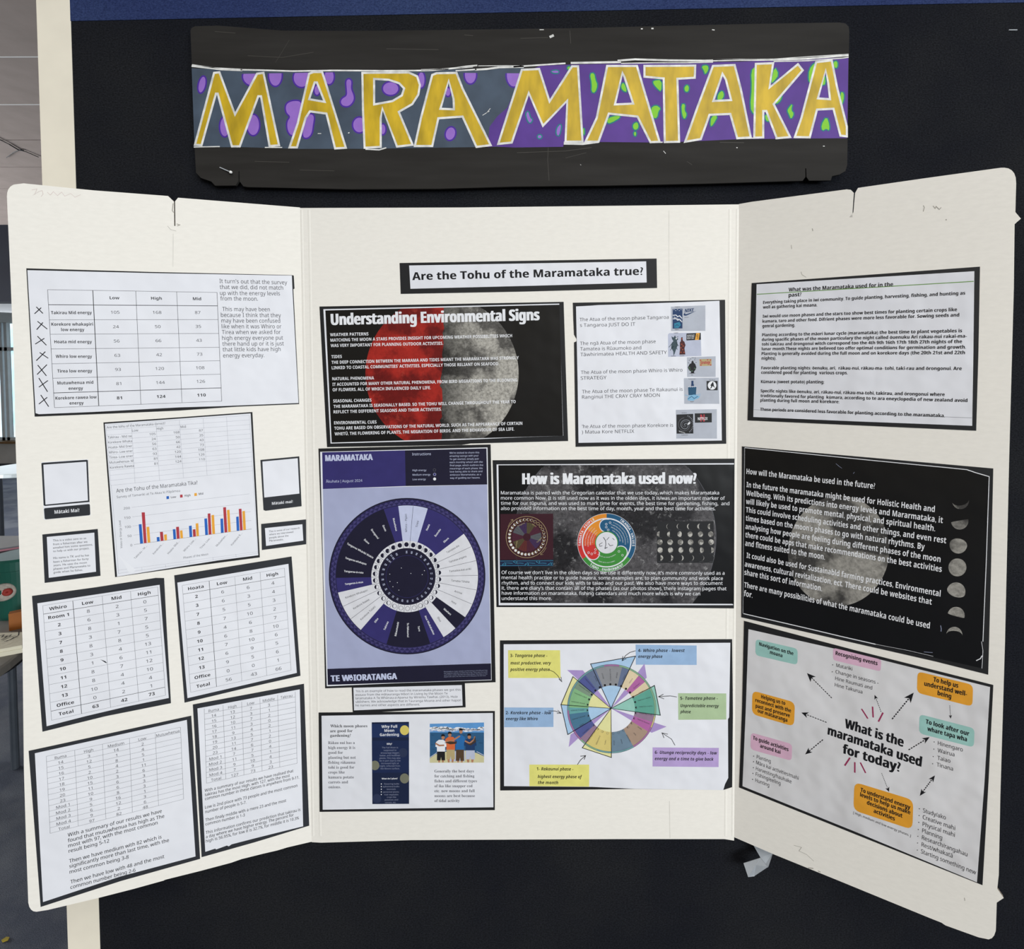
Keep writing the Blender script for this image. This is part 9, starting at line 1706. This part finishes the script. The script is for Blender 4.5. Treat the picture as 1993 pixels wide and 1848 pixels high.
q = Mesh(); q.prism([(0.0228, -0.059), (0.0773, -0.0275), (-0.0052, 0.0462), (-0.0949, 0.0404)], 0, .012, 'cloth_cream'); q.prism([(0.0222, -0.0573), (0.0749, -0.0267), (-0.0051, 0.0448), (-0.092, 0.0392)], .0121, .021, 'cloth_cream'); q.build('folded_cloth', t)
q = Mesh()
for pts in ([(-0.0455, 0.0237), (-0.0403, 0.0295), (-0.031, 0.0151), (-0.0247, 0.0237), (-0.017, 0.0094)], [(-0.0161, 0.001), (-0.018, 0.018), (-0.0194, 0.0295), (-0.0121, 0.018)], [(-0.0084, -0.0018), (-0.0088, 0.0151), (-0.0009, 0.0237)], [(0.0024, -0.0074), (0.0103, 0.0009), (0.0045, 0.0151)], [(0.0082, -0.0074), (0.0095, 0.0094), (0.0048, 0.0266), (-0.0203, 0.0502)], [(0.0062, 0.0122), (0.0131, 0.0179)]):
    for s_ in strip(pts, .0022): q.poly([s_], .0214, 'marker')
q.build('scribble', t)
t = thing('stool', 'black stool on the dark carpet beneath the grey table edge', 'stool', Matrix.Translation((-2.2290, 1.1201, 0.0000)))
q = Mesh(); q.lathe([(.16, .42), (.17, .43), (.17, .445), (.16, .452)], 'seat_black', 40); q.build('seat', t)
for k in range(4):
    a = math.pi/4+k*math.pi/2; q = Mesh(); q.lathe([(.012, 0), (.012, .42)], 'metal_grey', 12, (.13*math.cos(a), .13*math.sin(a), 0)); q.build('leg', t)
t = thing('table', 'white round table far back towards the windows', 'table', Matrix.Translation((-4.5421, 3.6220, 0.0000)))
q = Mesh(); q.lathe([(.39, .715), (.4, .72), (.4, .745), (.39, .75)], 'table_white', 48); q.build('tabletop', t)
for k in range(3):
    a = 3.69+k*math.pi*2/3; q = Mesh(); q.lathe([(.025, 0), (.025, .715)], 'metal_grey', 16, (.31*math.cos(a), .31*math.sin(a), 0)); q.build('leg', t)
t = thing('table', 'second grey table behind the green tub, a black box on it', 'table', Matrix.Translation((-2.589, 1.510, 0)))
q = Mesh(); q.box((-.6, -.2, .72), (.6, .2, .75), 'table_grey'); q.build('tabletop', t)
for x in (-.55, .55):
    for y in (-.16, .16): q = Mesh(); q.box((x-.02, y-.02, 0), (x+.02, y+.02, .72), 'metal_grey'); q.build('leg', t)
t = thing('box', 'low black box with a yellow end on the second grey table', 'box', Matrix.Translation((-2.2895, 1.3696, 0.7500)) @ Matrix.Rotation(.75, 4, 'Z'))
q = Mesh(); q.box((-.055, 0, 0), (.12, .09, .045), 'seat_black'); q.build('box_body', t)
q = Mesh(); q.box((-.09, 0, 0), (-.0552, .09, .045), 'bright_yellow'); q.build('box_end', t)
q = Mesh(); q.lathe([(.004, 0), (.004, .15), (.001, .165)], 'pink', 10); o = q.build('pencil'); o.matrix_world = Matrix.Translation((-2.2895, 1.3696, 0.7500)) @ Matrix.Rotation(.75, 4, 'Z') @ Matrix.Translation((-.1, .03, .0492)) @ Matrix.Rotation(math.pi/2, 4, 'Y'); tag(o, 'pink pencil lying on top of the black and yellow box', 'pencil')
q = Mesh(); q.prism([(-.008, -.003), (0, -.007), (.009, -.002), (.006, .004), (-.004, .005)], .0005, .003, 'leaf_yellow'); o = q.build('leaf_scrap'); o.location = (-1.4834, 0.6116, 0.0000); tag(o, 'tiny yellow scrap on the dark carpet, bottom left', 'scrap')
t = thing('cable', 'thin dark cable straggling across the boarded ceiling', 'cable', Matrix.Translation((-3.3324, 2.3249, 2.8840)))
for pts, r_ in (([(0.0293, -0.1221, 0.0000), (0.0142, -0.0591, 0.0000), (0.0000, 0.0000, 0.0000), (-0.0257, 0.0685, 0.0000), (-0.0125, 0.1040, 0.0000), (-0.0202, 0.1774, 0.0000)], 0.0022), ([(-0.2302, 0.1841, 0.0000), (-0.1018, 0.1108, 0.0000), (-0.0103, 0.0685, 0.0000), (-0.0074, 0.0826, 0.0000)], 0.0016), ([(0.0000, 0.0000, 0.0000), (-0.0305, 0.0755, 0.0000), (-0.0074, 0.0826, 0.0000)], 0.0032)):
    q = Mesh()
    for a, b in zip(pts, pts[1:]):
        a, b = Vector(a), Vector(b); d = (b-a).normalized(); s_ = d.cross(Vector((0, 0, 1))).normalized()*r_; u_ = Vector((0, 0, r_))
        q.add([tuple(p_+s_*math.cos(k*math.pi/3)+u_*math.sin(k*math.pi/3)) for p_ in (a, b) for k in range(6)], [(k, (k+1) % 6, 6+(k+1) % 6, 6+k) for k in range(6)], 'marker')
    q.build('strand', t)

bpy.data.objects.remove(fo)
